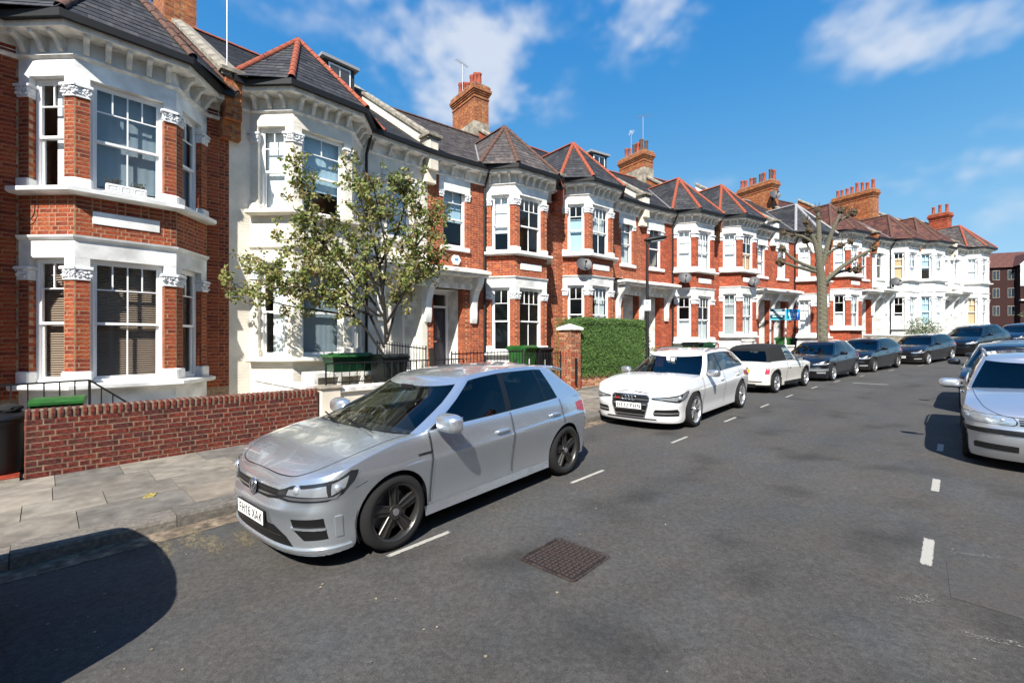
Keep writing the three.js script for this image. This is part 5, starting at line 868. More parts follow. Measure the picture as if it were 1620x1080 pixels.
// --- white estate
{
  const B = adapt(HATCH, { noseX: 2.40, fa: 1.455, ra: -1.455, tailX: -2.53, hw: .925, wheelR: .343, archR: .375, ky: 1.0 });
  car({ ...B, nF: 2.6, label: 'white estate car with four-ring badge parked beside the clipped hedge', paint: paintMat([.66, .66, .66], 0, .3), tyreW: .25, wheel: { n: 5, type: 'y', mat: M.alloy, rim: .77, turn: .1 }, doors: [.98, -.28, -1.42], handleMat: paintMat([.66, .66, .66], 0, .3),
    wsGlass: M.carGlassDark, sideGlass: M.carGlass, rearSeat: -1.25,
    cabin: { ...B.cabin, ws: [1.08, .26], rw: [-2.42, -2.0], w: [.83, .59], side: [[.74, -.0, 'a'], [.66, -.07, 'g1'], [-.24, -.34, 'b'], [-.34, -.43, 'g2'], [-1.22, -1.28, 'b'], [-1.27, -1.33, 'g3'], [-1.98, -1.78, 'pillar'], [-2.2, -1.9]], belt: [[1.1, .955], [.7, .935], [0, .945], [-1.5, .985], [-2.4, 1.01]], roof: [[.42, 1.30], [.2, 1.35], [-.2, 1.395], [-.8, 1.405], [-1.4, 1.385], [-1.9, 1.33], [-2.1, 1.29]] },
    dress: (K) => {
      const F = a => q2(K, a);
      K.front('grille', F([[0, .245], [0, .652], [.33, .652], [.375, .615], [.37, .5], [.30, .27], [.27, .245]]), M.plasticBlack, .006); K.front('grille_surround', F([[0, .652], [0, .668], [.35, .668], [.395, .62], [.385, .49], [.31, .25], [.285, .228], [0, .228], [0, .245], [.27, .245], [.30, .27], [.37, .5], [.375, .615], [.33, .652]]), M.alloy, .008);
      for (let i = 0; i < 4; i++) K.front('grille_bar', F([[0, .565 - i * .088 + (i > 1 ? -.02 : 0)], [0, .577 - i * .088 + (i > 1 ? -.02 : 0)], [.36 - i * .02, .577 - i * .088 + (i > 1 ? -.02 : 0)], [.36 - i * .02, .565 - i * .088 + (i > 1 ? -.02 : 0)]]), M.alloy, .009);
      const rg = new THREE.Group(); rg.name = 'ring_badge'; K.root.add(rg); rg.position.set(2.402, .595, 0); for (let i = 0; i < 4; i++) { const r = mesh('ring', new THREE.TorusGeometry(.045, .008, 8, 28), M.chrome, rg); r.rotation.y = Math.PI / 2; r.position.z = (i - 1.5) * .066; }
      const tg = new MB(); tg.box(2.397, 2.402, .565, .6, .2, .29); tg.build('series_badge', M.lampRed, K.root);
      K.headlight(F([[.43, .59], [.44, .615], [[66], .665], [[97], .735], [[99], .70], [[90], .615], [[72], .535], [[64], .535], [.56, .575]]), [[F([[.47, .595], [[63], .64], [[73], .668], [[66], .56], [.56, .59]]), M.lampBody], [F([[[76], .57], [[80], .68], [[95], .71], [[88], .63]]), M.lampBody]], { housing: M.lampDark, balls: [[71, .615, .042]] });
      K.frontPair('side_intake', F([[.47, .365], [.50, .40], [[70], .41], [[76], .355], [[75], .285], [.47, .285]]), M.plasticBlack, .004); K.frontPair('intake_fin', F([[.46, .345], [[74], .345], [[74], .325], [.46, .325]]), M.alloy, .012);
      K.front('lower_lip', F([[0, .205], [0, .225], [.5, .225], [.52, .205]]), M.plasticBlack, .006);
      K.plate('OE12 PHN', 2.418, .455, 0);
      K.handle(-.1, .80); K.handle(-1.22, .83); K.mirror(.66, .985, .99, M.alloy, 1.1);
      for (const s of [1, -1]) { const c = new THREE.CatmullRomCurve3([V3(-.05, 1.40, .57 * s), V3(-.25, 1.435, .575 * s), V3(-.9, 1.45, .575 * s), V3(-1.5, 1.425, .56 * s), V3(-1.72, 1.375, .555 * s)]); mesh('roof_rail', new THREE.TubeGeometry(c, 30, .013, 8), M.chrome, K.root); }
      K.rearPair('tail_light', [[62, .76], [88, .76], [112, .79], [112, .88], [88, .89], [62, .88]], M.lampRed);
      const b = new MB(); b.add(new RoundedBoxGeometry(.03, .06, .2, 3, .01), T(.4, 1.26, 0)); b.build('rear_view_mirror', M.alloy, K.root); const pp = new MB(); pp.box(.46, .465, 1.19, 1.3, .02, .1).box(.5, .505, 1.2, 1.27, -.1, -.02); pp.build('permit', M.blindWhite, K.root);
    } }, { s: 10.2, n: 4.54, turn: -Math.PI / 2 + .03, pitch: -.0185 });
}
// --- cream soft-top, tail towards the camera
{
  const B = adapt(HATCH, { noseX: 1.86, fa: 1.233, ra: -1.233, tailX: -1.83, hw: .835, wheelR: .312, archR: .335, ky: 1.03 });
  const cream = paintMat([.66, .645, .59], 0, .32);
  car({ ...B, nR: 2.7, label: 'small cream soft-top car showing its tail behind the white estate', paint: cream, tyreW: .2, wheel: { n: 8, type: 'single', mat: M.alloy, rim: .74 }, doors: [.84, -.42], sillMat: M.plasticBlack, archTrim: M.plasticBlack, wsGlass: M.carGlass, sideGlass: M.carGlass, rearGlass: M.carGlassDark, rearSeat: -.9,
    tail: [[.15, -1.74], [.25, -1.8], [.42, -1.83], [.6, -1.81], [.8, -1.78], [.9, -1.74], [1.0, -1.68]],
    shoulder: [[1.86, .66], [1.7, .74], [1.4, .83], [1.0, .88], [.5, .90], [0, .905], [-.6, .91], [-1.2, .915], [-1.6, .91], [-1.85, .90]], top: [[1.86, .68], [1.75, .76], [1.5, .84], [1.1, .91], [.8, .945], [.5, .95], [-1.2, .95], [-1.8, .93]],
    cabin: { ...B.cabin, ws: [.78, .30], rw: [-1.64, -1.36], w: [.745, .575], taper: .03, roofMat: M.fabricTop, roofMatPaint: cream, crown: .04, top: .9, belt: [[.8, .93], [.4, .90], [0, .905], [-1.65, .92]], roof: [[.4, 1.31], [.2, 1.37], [-.2, 1.405], [-.7, 1.395], [-1.1, 1.335], [-1.35, 1.27]], side: [[.52, .12, 'a'], [.46, .08, 'g1'], [-.30, -.34, 's'], [-.9, -.85, 's'], [-1.42, -1.2]] },
    dress: (K) => {
      K.rearPair('tail_light_rim', [[52, .575], [74, .575], [73, .775], [64, .80], [55, .775]], M.chrome, .003); K.rearPair('tail_light', [[54, .585], [72, .585], [71, .70], [55, .70]], phy({ color: lin(.55, .05, .10), roughness: .25, clearcoat: 1 }), .008); K.rearPair('reversing_light', [[56, .705], [71, .705], [70, .765], [64, .785], [57, .765]], phy({ color: lin(.62, .30, .34), roughness: .2, clearcoat: 1 }), .008);
      K.rear('rear_vent', [[0, .335], [0, .36], [46, .36], [46, .335]], M.plasticBlack); K.rear('rear_skirt', [[0, .2], [0, .25], [80, .26], [89, .26], [89, .2]], M.plasticBlack, .008);
      K.plate('KE07 HSZ', -1.812, .66, 0, .50, .11, true); const hb = new MB(); hb.add(new RoundedBoxGeometry(.03, .035, .44, 3, .012), T(-1.81, .74, 0)); hb.build('boot_handle', M.plasticBlack, K.root);
      K.handle(-.26, .735, .1);
      K.mirror(.42, .97, .90, M.plasticBlack, .95); const ar = new MB(); ar.bar(V3(.5, 1.3, .3), V3(.35, 1.5, .33), .004); ar.build('roof_aerial', M.plasticBlack, K.root);
    } }, { s: 16.5, n: 4.47, turn: Math.PI / 2 - .10, pitch: .0185 });
}
// --- dark cars further up
function genericFace(K, o = {}) {
  const F = a => q2(K, a), y = o.y ?? 0;
  K.front('grille', F([[0, .50 + y], [0, .64 + y], [.3, .635 + y], [.26, .50 + y]]), M.plasticBlack, .004); K.front('grille_bar', F([[0, .565 + y], [0, .58 + y], [.28, .58 + y], [.28, .565 + y]]), M.chrome, .008);
  K.headlight(F(o.lamp || [[.38, .60 + y], [.42, .66 + y], [[72], .70 + y], [[96], .76 + y], [[94], .68 + y], [[70], .615 + y]]), [[F([[.44, .615 + y], [.47, .655 + y], [[72], .685 + y], [[90], .73 + y], [[88], .68 + y], [[68], .625 + y]]), M.lampBody]], { balls: [[K.zF(.56), .645 + y, .032], [72, .66 + y, .032]] });
  K.front('lower_intake', F([[0, .24 + y], [0, .36 + y], [.45, .36 + y], [.5, .24 + y]]), M.plasticBlack, .004); K.frontPair('fog_light', F([[.56, .32 + y], [.56, .37 + y], [[70], .37 + y], [[70], .32 + y]]), M.lampBody, .006);
  K.rearPair('tail_light', [[65, .76 + y], [90, .76 + y], [108, .8 + y], [108, .9 + y], [90, .91 + y], [65, .9 + y]], M.lampRed);
  K.handle(-.12, .80 + y); K.handle(-1.12, .83 + y); K.mirror(.58, 1.0 + y, .98);
}
const EST = { ws: [1.04, .24], rw: [-2.22, -1.85], side: [[.72, .0, 'a'], [.65, -.06, 'g1'], [-.24, -.34, 'b'], [-.34, -.43, 'g2'], [-1.15, -1.2, 'b'], [-1.2, -1.25, 'g3'], [-1.8, -1.65, 'pillar'], [-2.0, -1.76]], belt: [[1.1, .955], [.7, .935], [0, .945], [-1.5, .985], [-2.3, 1.01]], roof: [[.42, 1.29], [.2, 1.34], [-.2, 1.385], [-.8, 1.395], [-1.4, 1.37], [-1.9, 1.31]] };
car({ ...adapt(HATCH, { noseX: 2.15, fa: 1.31, ra: -1.31, tailX: -2.06, hw: .885, wheelR: .318, archR: .35, ky: 1.005 }), label: 'dark navy hatchback with silver wheels facing the tail of the soft-top', paint: paintMat([.003, .0035, .008], 0, .3), sillMat: M.plasticBlack, wheel: { n: 9, type: 'single', mat: M.alloy }, wsGlass: M.carGlassDark,
  dress: (K) => { genericFace(K); K.front('bumper_strip', q2(K, [[0, .40], [0, .48], [.6, .48], [[88], .49], [[88], .41], [.6, .40]]), paintMat([.30, .32, .33], .4, .35), .006); } }, { s: 21.55, n: 3.86, turn: faceDown(21.5), pitch: -.03 });
car({ ...adapt(HATCH, { noseX: 2.16, fa: 1.38, ra: -1.38, tailX: -2.35, hw: .90, wheelR: .322, archR: .352, ky: .995 }), label: 'black estate car with grey five-spoke wheels behind the navy hatchback', paint: paintMat([.0025, .0025, .003], 0, .3), doors: [.95, -.28, -1.35], cabin: { ...HATCH.cabin, ...EST }, wheel: { n: 5, type: 'twin', mat: M.disc }, wsGlass: M.carGlassDark, dress: (K) => genericFace(K) }, { s: 26.75, n: 3.05, turn: faceDown(26.7), pitch: -.05 });
car({ ...adapt(HATCH, { noseX: 2.18, fa: 1.40, ra: -1.40, tailX: -2.35, hw: .905, wheelR: .325, archR: .355, ky: 1.0 }), label: 'brown-black estate car with slim headlights beyond the black estate', paint: paintMat([.006, .004, .004], 0, .3), doors: [.95, -.28, -1.35], cabin: { ...HATCH.cabin, ...EST }, wheel: { n: 10, type: 'single', mat: M.alloy }, wsGlass: M.carGlassDark, dress: (K) => { genericFace(K, { lamp: [[K.zF ? .38 : .38, .62], [.42, .66], [[72], .69], [[97], .745], [[94], .69], [[70], .635]] }); K.plate('LB60 WNC', 2.19, .43, 0); } }, { s: 32.35, n: 1.35, turn: faceDown(32.3), pitch: -.07 });
const SUVB = adapt(HATCH, { noseX: 2.33, fa: 1.43, ra: -1.43, tailX: -2.42, hw: .965, wheelR: .375, archR: .41, ky: 1.17 });
car({ ...SUVB, label: 'tall black off-road car at the end of the parked row', paint: paintMat([.003, .003, .0035], 0, .3), wheel: { n: 10, type: 'single', mat: M.alloyDark }, wsGlass: M.carGlassDark, seatUp: .2, doors: [1.0, -.25, -1.3], dress: (K) => { const F = a => q2(K, a); K.headlight(F([[.56, .74], [.58, .82], [[72], .88], [[95], .92], [[95], .82], [[72], .74]]), [[F([[.6, .755], [.62, .82], [[72], .865], [[92], .9], [[92], .82], [[72], .755]]), M.lampBody]], { balls: [[66, .80, .045]] }); K.front('lower_intake', F([[0, .36], [0, .55], [.55, .55], [.6, .36]]), M.plasticBlack, .004); K.frontPair('side_intake', F([[.66, .40], [.66, .56], [[74], .56], [[74], .40]]), M.plasticBlack, .004); K.handle(-.12, .95); K.handle(-1.12, .98); K.mirror(.62, 1.17, 1.05); } }, { s: 38.4, n: -.75, turn: faceDown(38), pitch: -.08 });
car({ ...adapt(HATCH, { noseX: 2.15, fa: 1.31, ra: -1.31, tailX: -2.06, hw: .885, ky: 1.01 }), label: 'dark blue car barely showing beyond the tall black off-road car', paint: paintMat([.004, .005, .012], 0, .3), wheel: { n: 7, type: 'single', mat: M.alloy }, dress: (K) => genericFace(K) }, { s: 44.3, n: -3.0, turn: faceDown(44), pitch: -.07 });
// --- the other side of the road
{
  const B = adapt(HATCH, { noseX: 2.09, fa: 1.257, ra: -1.257, tailX: -2.30, hw: .865, wheelR: .308, archR: .335, ky: 1.0 });
  car({ ...B, label: 'older silver estate car with black bumper strip and roof rails', paint: paintMat([.68, .70, .725], .82, .32), doors: [.86, -.26, -1.18], wheel: { n: 7, type: 'single', mat: M.alloy }, wsGlass: M.carGlassDark, sideGlass: M.carGlassDark, nF: 2.25,
    nose: [[.12, 1.98], [.2, 2.03], [.3, 2.07], [.42, 2.09], [.52, 2.08], [.56, 2.05], [.66, 2.03], [.74, 1.98], [.8, 1.92]],
    cabin: { ...HATCH.cabin, w: [.80, .60], ws: [.98, .34], rw: [-2.16, -1.85], side: [[.66, .06, 'a'], [.6, .0, 'g1'], [-.24, -.30, 'b'], [-.34, -.39, 'g2'], [-1.08, -1.1, 'b'], [-1.15, -1.17, 'g3'], [-1.8, -1.65, 'pillar'], [-1.95, -1.75]], belt: [[1.0, .955], [.6, .935], [0, .945], [-2.2, .97]], roof: [[.45, 1.32], [.2, 1.37], [-.2, 1.40], [-1.4, 1.40], [-1.9, 1.36]] },
    dress: (K) => {
      const F = a => q2(K, a);
      K.headlight(F([[.385, .615], [.38, .655], [.41, .69], [.5, .705], [[70], .725], [[84], .735], [[92], .72], [[94], .675], [[88], .635], [[76], .612], [.52, .602], [.42, .60]]), [[F([[.42, .62], [.42, .665], [.5, .69], [.57, .695], [.58, .62], [.5, .612]]), M.lampBody], [F([[.60, .622], [.60, .695], [[76], .712], [[88], .715], [[90], .68], [[82], .64]]), M.lampBody]], { housing: M.lampBody, balls: [[K.zF(.5), .655, .03], [70, .668, .034], [K.zF(.6), .69, .014, M.lampAmber]] });
      K.front('grille', F([[0, .61], [0, .695], [.36, .69], [.35, .60]]), M.plasticBlack, .004); for (let i = 0; i < 3; i++) K.front('grille_bar', F([[0, .627 + i * .024], [0, .633 + i * .024], [.36, .633 + i * .024], [.36, .627 + i * .024]]), K.pm, .008); roundel(K, 2.05, .652, .055, .2, VWS);
      K.front('bumper_strip', F([[0, .475], [0, .535], [.6, .535], [[70], .535], [[90], .54], [[102], .545], [[102], .49], [[88], .48], [.6, .475]]), M.plasticBlack, .012); K.front('lower_intake', F([[0, .26], [0, .34], [.28, .34], [.3, .26]]), M.plasticBlack, .004); K.frontPair('side_intake', F([[.36, .27], [.36, .345], [[64], .35], [[68], .33], [[67], .27]]), M.plasticBlack, .004); for (let i = 0; i < 3; i++) K.frontPair('intake_slat', F([[.36, .285 + i * .022], [.36, .292 + i * .022], [[66], .292 + i * .022], [[66], .285 + i * .022]]), M.alloyDark, .008);
      K.handle(-.08, .80); K.handle(-1.0, .81); K.mirror(.56, .985, .99, K.pm, 1.08);
      for (const s of [1, -1]) { const c = new THREE.CatmullRomCurve3([V3(.02, 1.40, .575 * s), V3(-.1, 1.445, .58 * s), V3(-.9, 1.465, .58 * s), V3(-1.5, 1.45, .575 * s), V3(-1.65, 1.40, .57 * s)]); mesh('roof_rail', new THREE.TubeGeometry(c, 30, .016, 8), M.alloy, K.root); }
      new MB().box(.42, .44, 1.19, 1.26, -.55, -.1).build('sun_visor', M.blindWhite, K.root);
    } }, { s: 10.45, n: -.93, turn: -Math.PI / 2, pitch: -.0185 });
  car({ ...adapt(HATCH, { noseX: 2.1, fa: 1.3, ra: -1.3, tailX: -2.1, hw: .88, ky: 1.03 }), label: 'dark hatchback parked close behind the older silver estate', paint: paintMat([.004, .0045, .006], 0, .3), seatUp: .15, wheel: { n: 7, type: 'single', mat: M.alloy }, wsGlass: M.carGlassDark, dress: (K) => genericFace(K, { y: .06 }) }, { s: 15.6, n: -.98, turn: -Math.PI / 2 - .03, pitch: -.0185 });
  car({ ...adapt(HATCH, { noseX: 2.1, fa: 1.3, ra: -1.3, tailX: -2.1, hw: .88, ky: 1.0 }), label: 'dark blue hatchback in the shade of the street, two cars beyond the older silver estate', paint: paintMat([.005, .006, .013], 0, .3), wheel: { n: 7, type: 'single', mat: M.alloy }, wsGlass: M.carGlassDark, dress: (K) => genericFace(K) }, { s: 21.0, n: -1.4, turn: faceDown(21), pitch: -.0185 });
  // just outside the picture, its shadow lies on the kerb at the lower left
  car({ ...adapt(HATCH, { noseX: 2.33, fa: 1.43, ra: -1.43, tailX: -2.42, hw: .965, wheelR: .375, archR: .41, ky: 1.25 }), nR: 6, label: 'grey off-road car parked before the silver hatchback, its shadow on the kerb', paint: paintMat([.12, .12, .13], .4, .3), seatUp: .2, doors: [1.0, -.25, -1.3], wheel: { n: 7, type: 'single', mat: M.alloy }, dress: (K) => genericFace(K, { y: .12 }) }, { s: -2.62, n: 4.0, turn: -Math.PI / 2, pitch: -.0185 });
}
// ---------------------------------------------------------------- walls, railings, bins, hedge, lamp, boards
{ // front yards: paved ground behind the walls
  const q = new MB(); for (let s = -4; s < 58; s += 1) { const n0 = s0 => WALLN + .05 - bend(s0); q.quad(P(s, n0(s), gy(s) + .13), P(s + 1, n0(s + 1), gy(s + 1) + .13), P(s + 1, 16, gy(s + 1) + .13), P(s, 16, gy(s) + .13)); }
  const m = q.build('front_yards', mottle([.52, .50, .46], .15, 8, 1.4, 100, { roughness: .95 })); m.userData.kind = 'structure'; m.userData.label = STRUCT.front_yards;
}
const rG = RNG(404);
const WT = [[.44, .175, .13], [.47, .19, .135], [.41, .165, .13], [.50, .21, .145], [.43, .20, .155], [.37, .16, .135], [.46, .18, .13]].map((c, i) => mottle(c, .26, 13, .3, 110 + i, { roughness: .9, bumpMap: rep(grainBump, .16), bumpScale: .005 }));
M.wallMortar = mottle([.57, .49, .40], .2, 9, .4, 118, { roughness: 1 });
{ // brick garden wall, every brick laid
  const s0 = -.18, s1 = 3.42, n = WALLN, len = s1 - s0, y0 = gy(1.6) + .08, H = .735;
  const w = thing('garden_wall', 'low dark-red brick garden wall with soldier-course top behind the silver hatchback', 'wall', P(s0, n, y0), Math.PI / 2);
  w.rotation.z = 0; const m = new THREE.Matrix4();
  const core = new MB(); core.box(.004, len - .004, 0, H + .105, -.21, -.0012); core.build('mortar', M.wallMortar, w);
  const lay = (u0, u1, row, y, rh, mm, single) => { let u = u0 - (row % 2 ? .06 : 0), hd = (row + 1) % 3 === 0; while (u < u1 - .01) { const bw = hd ? .108 : .22, a = Math.max(u, u0), b = Math.min(u + bw, u1); u += bw; hd = rG() < .38; if (b - a < .035) continue; const k = mesh('brick', brickGeo(b - a - .011, rh - .014, .04), WT[Math.floor(rG() * WT.length)], w); k.applyMatrix4(mm.clone().multiply(T(a + .0055, y + .0055, .0004 + rG() * .002)).multiply(new THREE.Matrix4().makeRotationZ((rG() - .5) * .012))); } };
  const rows = 10, rh = H / rows;
  for (let r = 0; r < rows; r++) lay(0, len, r, r * rh, rh, m, true);
  // end and coping
  const endM = new THREE.Matrix4().makeRotationY(-Math.PI / 2).setPosition(0, 0, -.215); for (let r = 0; r < rows; r++) lay(0, .215, r, r * rh, rh, endM, true);
  const cg = new MB().cbox(0, .062, 0, .108, -.226, .006, .016).geo(); const N = Math.floor(len / .073); for (let i = 0; i < N; i++) { const k = mesh('coping_brick', cg, WT[Math.floor(rG() * WT.length)], w); k.position.set(i * len / N + .004, H + .003 + rG() * .003, rG() * .004); k.rotation.z = (rG() - .5) * .02; }
}
{ // painted wall, pier and planter of the cream house
  const mk = (name, label, cat, fn, mat) => { const g = thing(name, label, cat); fn(g); return g; };
  mk('side_wall', 'low white-painted brick wall between the two front yards', 'wall', g => { const q = new MB(); const a = P(3.3, 11.4), b = P(3.42, 8.45); q.box(-11.3, -8.42, .1, .93, -3.52, -3.3); q.build('wall', M.whiteOld, g); const c = new MB(); c.box(-11.3, -8.42, .93, 1.0, -3.54, -3.28); c.build('coping', M.whiteOld, g); });
  mk('gate_pier', 'cream rendered gate pier at the end of the brick garden wall', 'pier', g => { new MB().cbox(-8.5, -8.16, .1, .955, -3.82, -3.46, .015).build('shaft', M.creamSmooth, g); new MB().cbox(-8.53, -8.13, .955, 1.0, -3.85, -3.43, .015).build('cap', M.render, g); });
  mk('rendered_wall', 'low cream rendered wall with a white coping behind the silver hatchback', 'wall', g => { new MB().box(-8.44, -8.22, .1, .87, -7.2, -3.83).build('wall', M.creamSmooth, g); new MB().cbox(-8.48, -8.17, .87, .97, -7.2, -3.83, .02).build('coping', M.whiteOld, g); });
  mk('block_planter', 'white concrete block planter with three openings under the green bin', 'planter', g => { const s0 = 4.05, s1 = 5.75, n = 9.9, q = new MB(); q.box(-10.6, -n, 1.02, 1.12, -s1, -s0).box(-10.6, -10.5, .2, 1.02, -s1, -s0); for (let i = 0; i < 4; i++) { const s = s0 + (s1 - s0 - .08) * i / 3; q.box(-10.5, -n, .2, 1.02, -s - .08, -s); } q.build('blocks', M.whiteOld, g); const st = new MB(), r = RNG(5); for (let i = 0; i < 26; i++) { const s = 4.2 + r() * 1.5, y = .8 + r() * .1; st.bar(P(s, 9.86, y), P(s + (r() - .5) * .5, 9.7 - r() * .1, y + .15 + r() * .25), .004); } st.build('twigs', mottle([.42, .33, .2], .3, 9, .2, 121), g); });
}
function railing(label, pts, h, o = {}) {
  const g = thing('railing', label, 'railing', null, 0, 'black iron railings of the front yards'); const top = new MB(), { gap = .13, low = .12, r = .009 } = o;
  for (let i = 0; i < pts.length - 1; i++) {
    const a = pts[i], b = pts[i + 1], L = a.distanceTo(b), N = Math.max(1, Math.round(L / gap));
    top.strut(V3(a.x, a.y + h, a.z), V3(b.x, b.y + h, b.z), .026); if (!o.noLow) top.strut(V3(a.x, a.y + low, a.z), V3(b.x, b.y + low, b.z), .022);
    for (let k = i ? 1 : 0; k <= N; k++) { const p = V3().lerpVectors(a, b, k / N), q = new MB(), post = k === 0 || k === N; q.bar(V3(p.x, p.y, p.z), V3(p.x, p.y + h + (o.spike ? .07 : 0), p.z), post ? .018 : r, post ? .018 : r, 6); q.build(post ? 'post' : 'baluster', M.blackMetal, g); }
  }
  top.build('rail', M.blackMetal, g); return g;
}
{ const A = onPlane(-40, 612, 9.7), B = onPlane(141, 601, 9.7), C = onPlane(213, 644, 9.7), h = .82;
  railing('black handrail stepping down in front of the venetian-blind bay', [P(A.s, 9.7, A.y - h), P(B.s, 9.7, B.y - h), P(C.s, 9.7, C.y - h)], h, { gap: .165, noLow: true }); }
railing('short black railing on the rendered wall beside the dark green bin', [P(3.62, 8.33, .98), P(5.0, 8.33, .98), P(6.9, 8.33, .98)], .42, { gap: .15, low: .06 });
railing('black railing along the path to the grey door', [P(6.1, 10.9, .75), P(6.1, 8.7, .62)], 1.02, { gap: .12, spike: true });
railing('black spiked railing in front of the two porch doors', [P(7.0, 8.9, .42), P(9.4, 8.75, .45)], 1.08, { gap: .115, spike: true });
railing('black railing beside the brick pier and the wheelie bins', [P(9.5, 8.75, .45), P(11.0, 8.65, .48)], .98, { gap: .115, spike: true });
// bins
function wheelie(pos, turn, mat, label, o = {}) {
  const g = thing('wheelie_bin', label, 'bin', pos, turn, 'bins in the front yards'), q = new MB(), h = o.h ?? .95, w = .29, d = .34, w0 = .23, d0 = .25;
  const c = (x, y, z) => V3(x, y, z), a = [c(-w0, .06, d0), c(w0, .06, d0), c(w0, .06, -d0), c(-w0, .06, -d0)], b = [c(-w, h, d), c(w, h, d), c(w, h, -d), c(-w, h, -d)];
  for (let i = 0; i < 4; i++) q.quad(a[i], a[(i + 1) % 4], b[(i + 1) % 4], b[i]); q.quad(a[3], a[2], a[1], a[0]); q.cbox(-w - .02, w + .02, h - .06, h, -d - .02, d + .02, .01); for (const x of [-.13, 0, .13]) q.quad(c(x - .015, .1, d0 + .03), c(x + .015, .1, d0 + .03), c(x + .015, h - .06, d + .006), c(x - .015, h - .06, d + .006)); q.build('body', mat, g);
  const l = new MB(); const lid = [[-d - .04, .0], [-d - .04, .05], [-d + .1, .085], [d - .08, .095], [d + .05, .04], [d + .05, .0]]; for (let i = 0; i < lid.length; i++) { const p = lid[i], r = lid[(i + 1) % lid.length]; l.quad(c(-w - .03, h + p[1], p[0]), c(w + .03, h + p[1], p[0]), c(w + .03, h + r[1], r[0]), c(-w - .03, h + r[1], r[0])); } for (const x of [-w - .03, w + .03]) for (let i = 1; i < lid.length - 1; i++) l.tri(c(x, h + lid[0][1], lid[0][0]), c(x, h + lid[i][1], lid[i][0]), c(x, h + lid[i + 1][1], lid[i + 1][0])); const L = l.build('lid', o.lid || mat, g); if (o.open) { L.rotation.x = -.12; }
  const hb = new MB(); hb.bar(c(-w, h - .02, -d - .07), c(w, h - .02, -d - .07), .016).bar(c(-w, h - .02, -d), c(-w, h - .02, -d - .07), .016).bar(c(w, h - .02, -d), c(w, h - .02, -d - .07), .016); hb.build('handle', mat, g);
  for (const x of [-.25, .25]) mesh('wheel', new THREE.CylinderGeometry(.1, .1, .045, 20).rotateZ(Math.PI / 2), M.rubber, g).position.set(x, .1, -d0 + .02);
  if (o.k) g.scale.setScalar(o.k);
  if (o.mark) new MB().box(-.07, -.02, h * .45, h * .72, d - .035, d - .03).build('sticker', M.blindWhite, g);
}
M.binGreen = mottle([.16, .40, .16], .12, 8, .5, 130, { roughness: .45 }); M.binDeep = mottle([.06, .27, .17], .15, 8, .5, 131, { roughness: .4 }); M.binDark = mottle([.045, .10, .085], .15, 8, .5, 132, { roughness: .45 }); M.binBlack = mottle([.085, .09, .10], .15, 8, .5, 133, { roughness: .5 });
wheelie(P(.14, 9.05, .12), Math.PI / 2 - .1, M.binGreen, 'light green wheelie bin behind the brick garden wall', { h: .98, k: .85 });
wheelie(P(5.42, 9.15, .52), Math.PI / 2 - .1, M.binDark, 'black-green wheelie bin behind the short railing', { h: .92 });
wheelie(P(10.25, 9.55, .62), Math.PI / 2 + .1, M.binGreen, 'bright green wheelie bin below the bay beside the brick pier', { h: .98, mark: true });
wheelie(P(10.95, 9.5, .60), Math.PI / 2, M.binBlack, 'charcoal wheelie bin with a white sticker next to the bright green one', { h: .94, mark: true });
{ // long green recycling box bin standing on the planter
  const g = thing('recycling_bin', 'large green bin standing on the white block planter', 'bin', P(4.98, 10.1, 1.12), Math.PI / 2, 'bins in the front yards'); const q = new MB(), c = V3, w = .56, h = .34;
  const a = [V3(-w + .06, 0, .2), V3(w - .06, 0, .2), V3(w - .06, 0, -.2), V3(-w + .06, 0, -.2)], b = [V3(-w, h, .28), V3(w, h, .28), V3(w, h, -.28), V3(-w, h, -.28)]; for (let i = 0; i < 4; i++) q.quad(a[i], a[(i + 1) % 4], b[(i + 1) % 4], b[i]); q.quad(...b); q.build('body', M.binDeep, g);
  new MB().cbox(-w - .05, w + .05, h, h + .045, -.33, .33, .02).cbox(-w + .1, w - .1, h + .045, h + .085, -.22, .22, .03).build('lid', M.binGreen, g);
}
{ const g = thing('dustbin', 'round black dustbin with a rubbish sack by the red doorstep', 'bin', P(-.42, 8.62, .1), 0, 'bins in the front yards'); mesh('body', new THREE.LatheGeometry([[.0, 0], [.22, 0], [.235, .1], [.27, .68], [.3, .7], [.3, .74], [.27, .75]].map(([x, y]) => new THREE.Vector2(x, y)), 28), M.plasticBlack, g); mesh('lid', new THREE.LatheGeometry([[.31, .74], [.31, .78], [.2, .83], [0, .84]].map(([x, y]) => new THREE.Vector2(x, y)), 28), M.plasticBlack, g); const s = mesh('rubbish_sack', new THREE.IcosahedronGeometry(.12, 3), M.rubber, g); const p = s.geometry.attributes.position; for (let i = 0; i < p.count; i++) { const k = 1 + fbm(p.getX(i) * 14, p.getY(i) * 14, p.getZ(i) * 14, 2) * .5; p.setXYZ(i, p.getX(i) * k * 1.3, p.getY(i) * k * .5, p.getZ(i) * k); } s.geometry.computeVertexNormals(); s.position.set(.02, .86, -.1); }
{ const g = thing('doorstep', 'red quarry-tiled step at the entrance beside the brick garden wall', 'step', P(-.72, 8.2, .1)); const mt = [0, 1, 2].map(i => mottle([.58 + i * .03, .20 + i * .02, .12], .18, 9, .3, 140 + i, { roughness: .6 })); new MB().box(-.42, -.0, .0, .045, -.5, .5).build('step_base', M.stone, g); for (let i = 0; i < 3; i++) for (let k = 0; k < 6; k++) new MB().cbox(-.42 + i * .14 + .002, -.28 + i * .14 - .002, .045, .062, -.5 + k * .167 + .002, -.333 + k * .167 - .002, .003).build('tile', mt[Math.floor(rG() * 3)], g); }
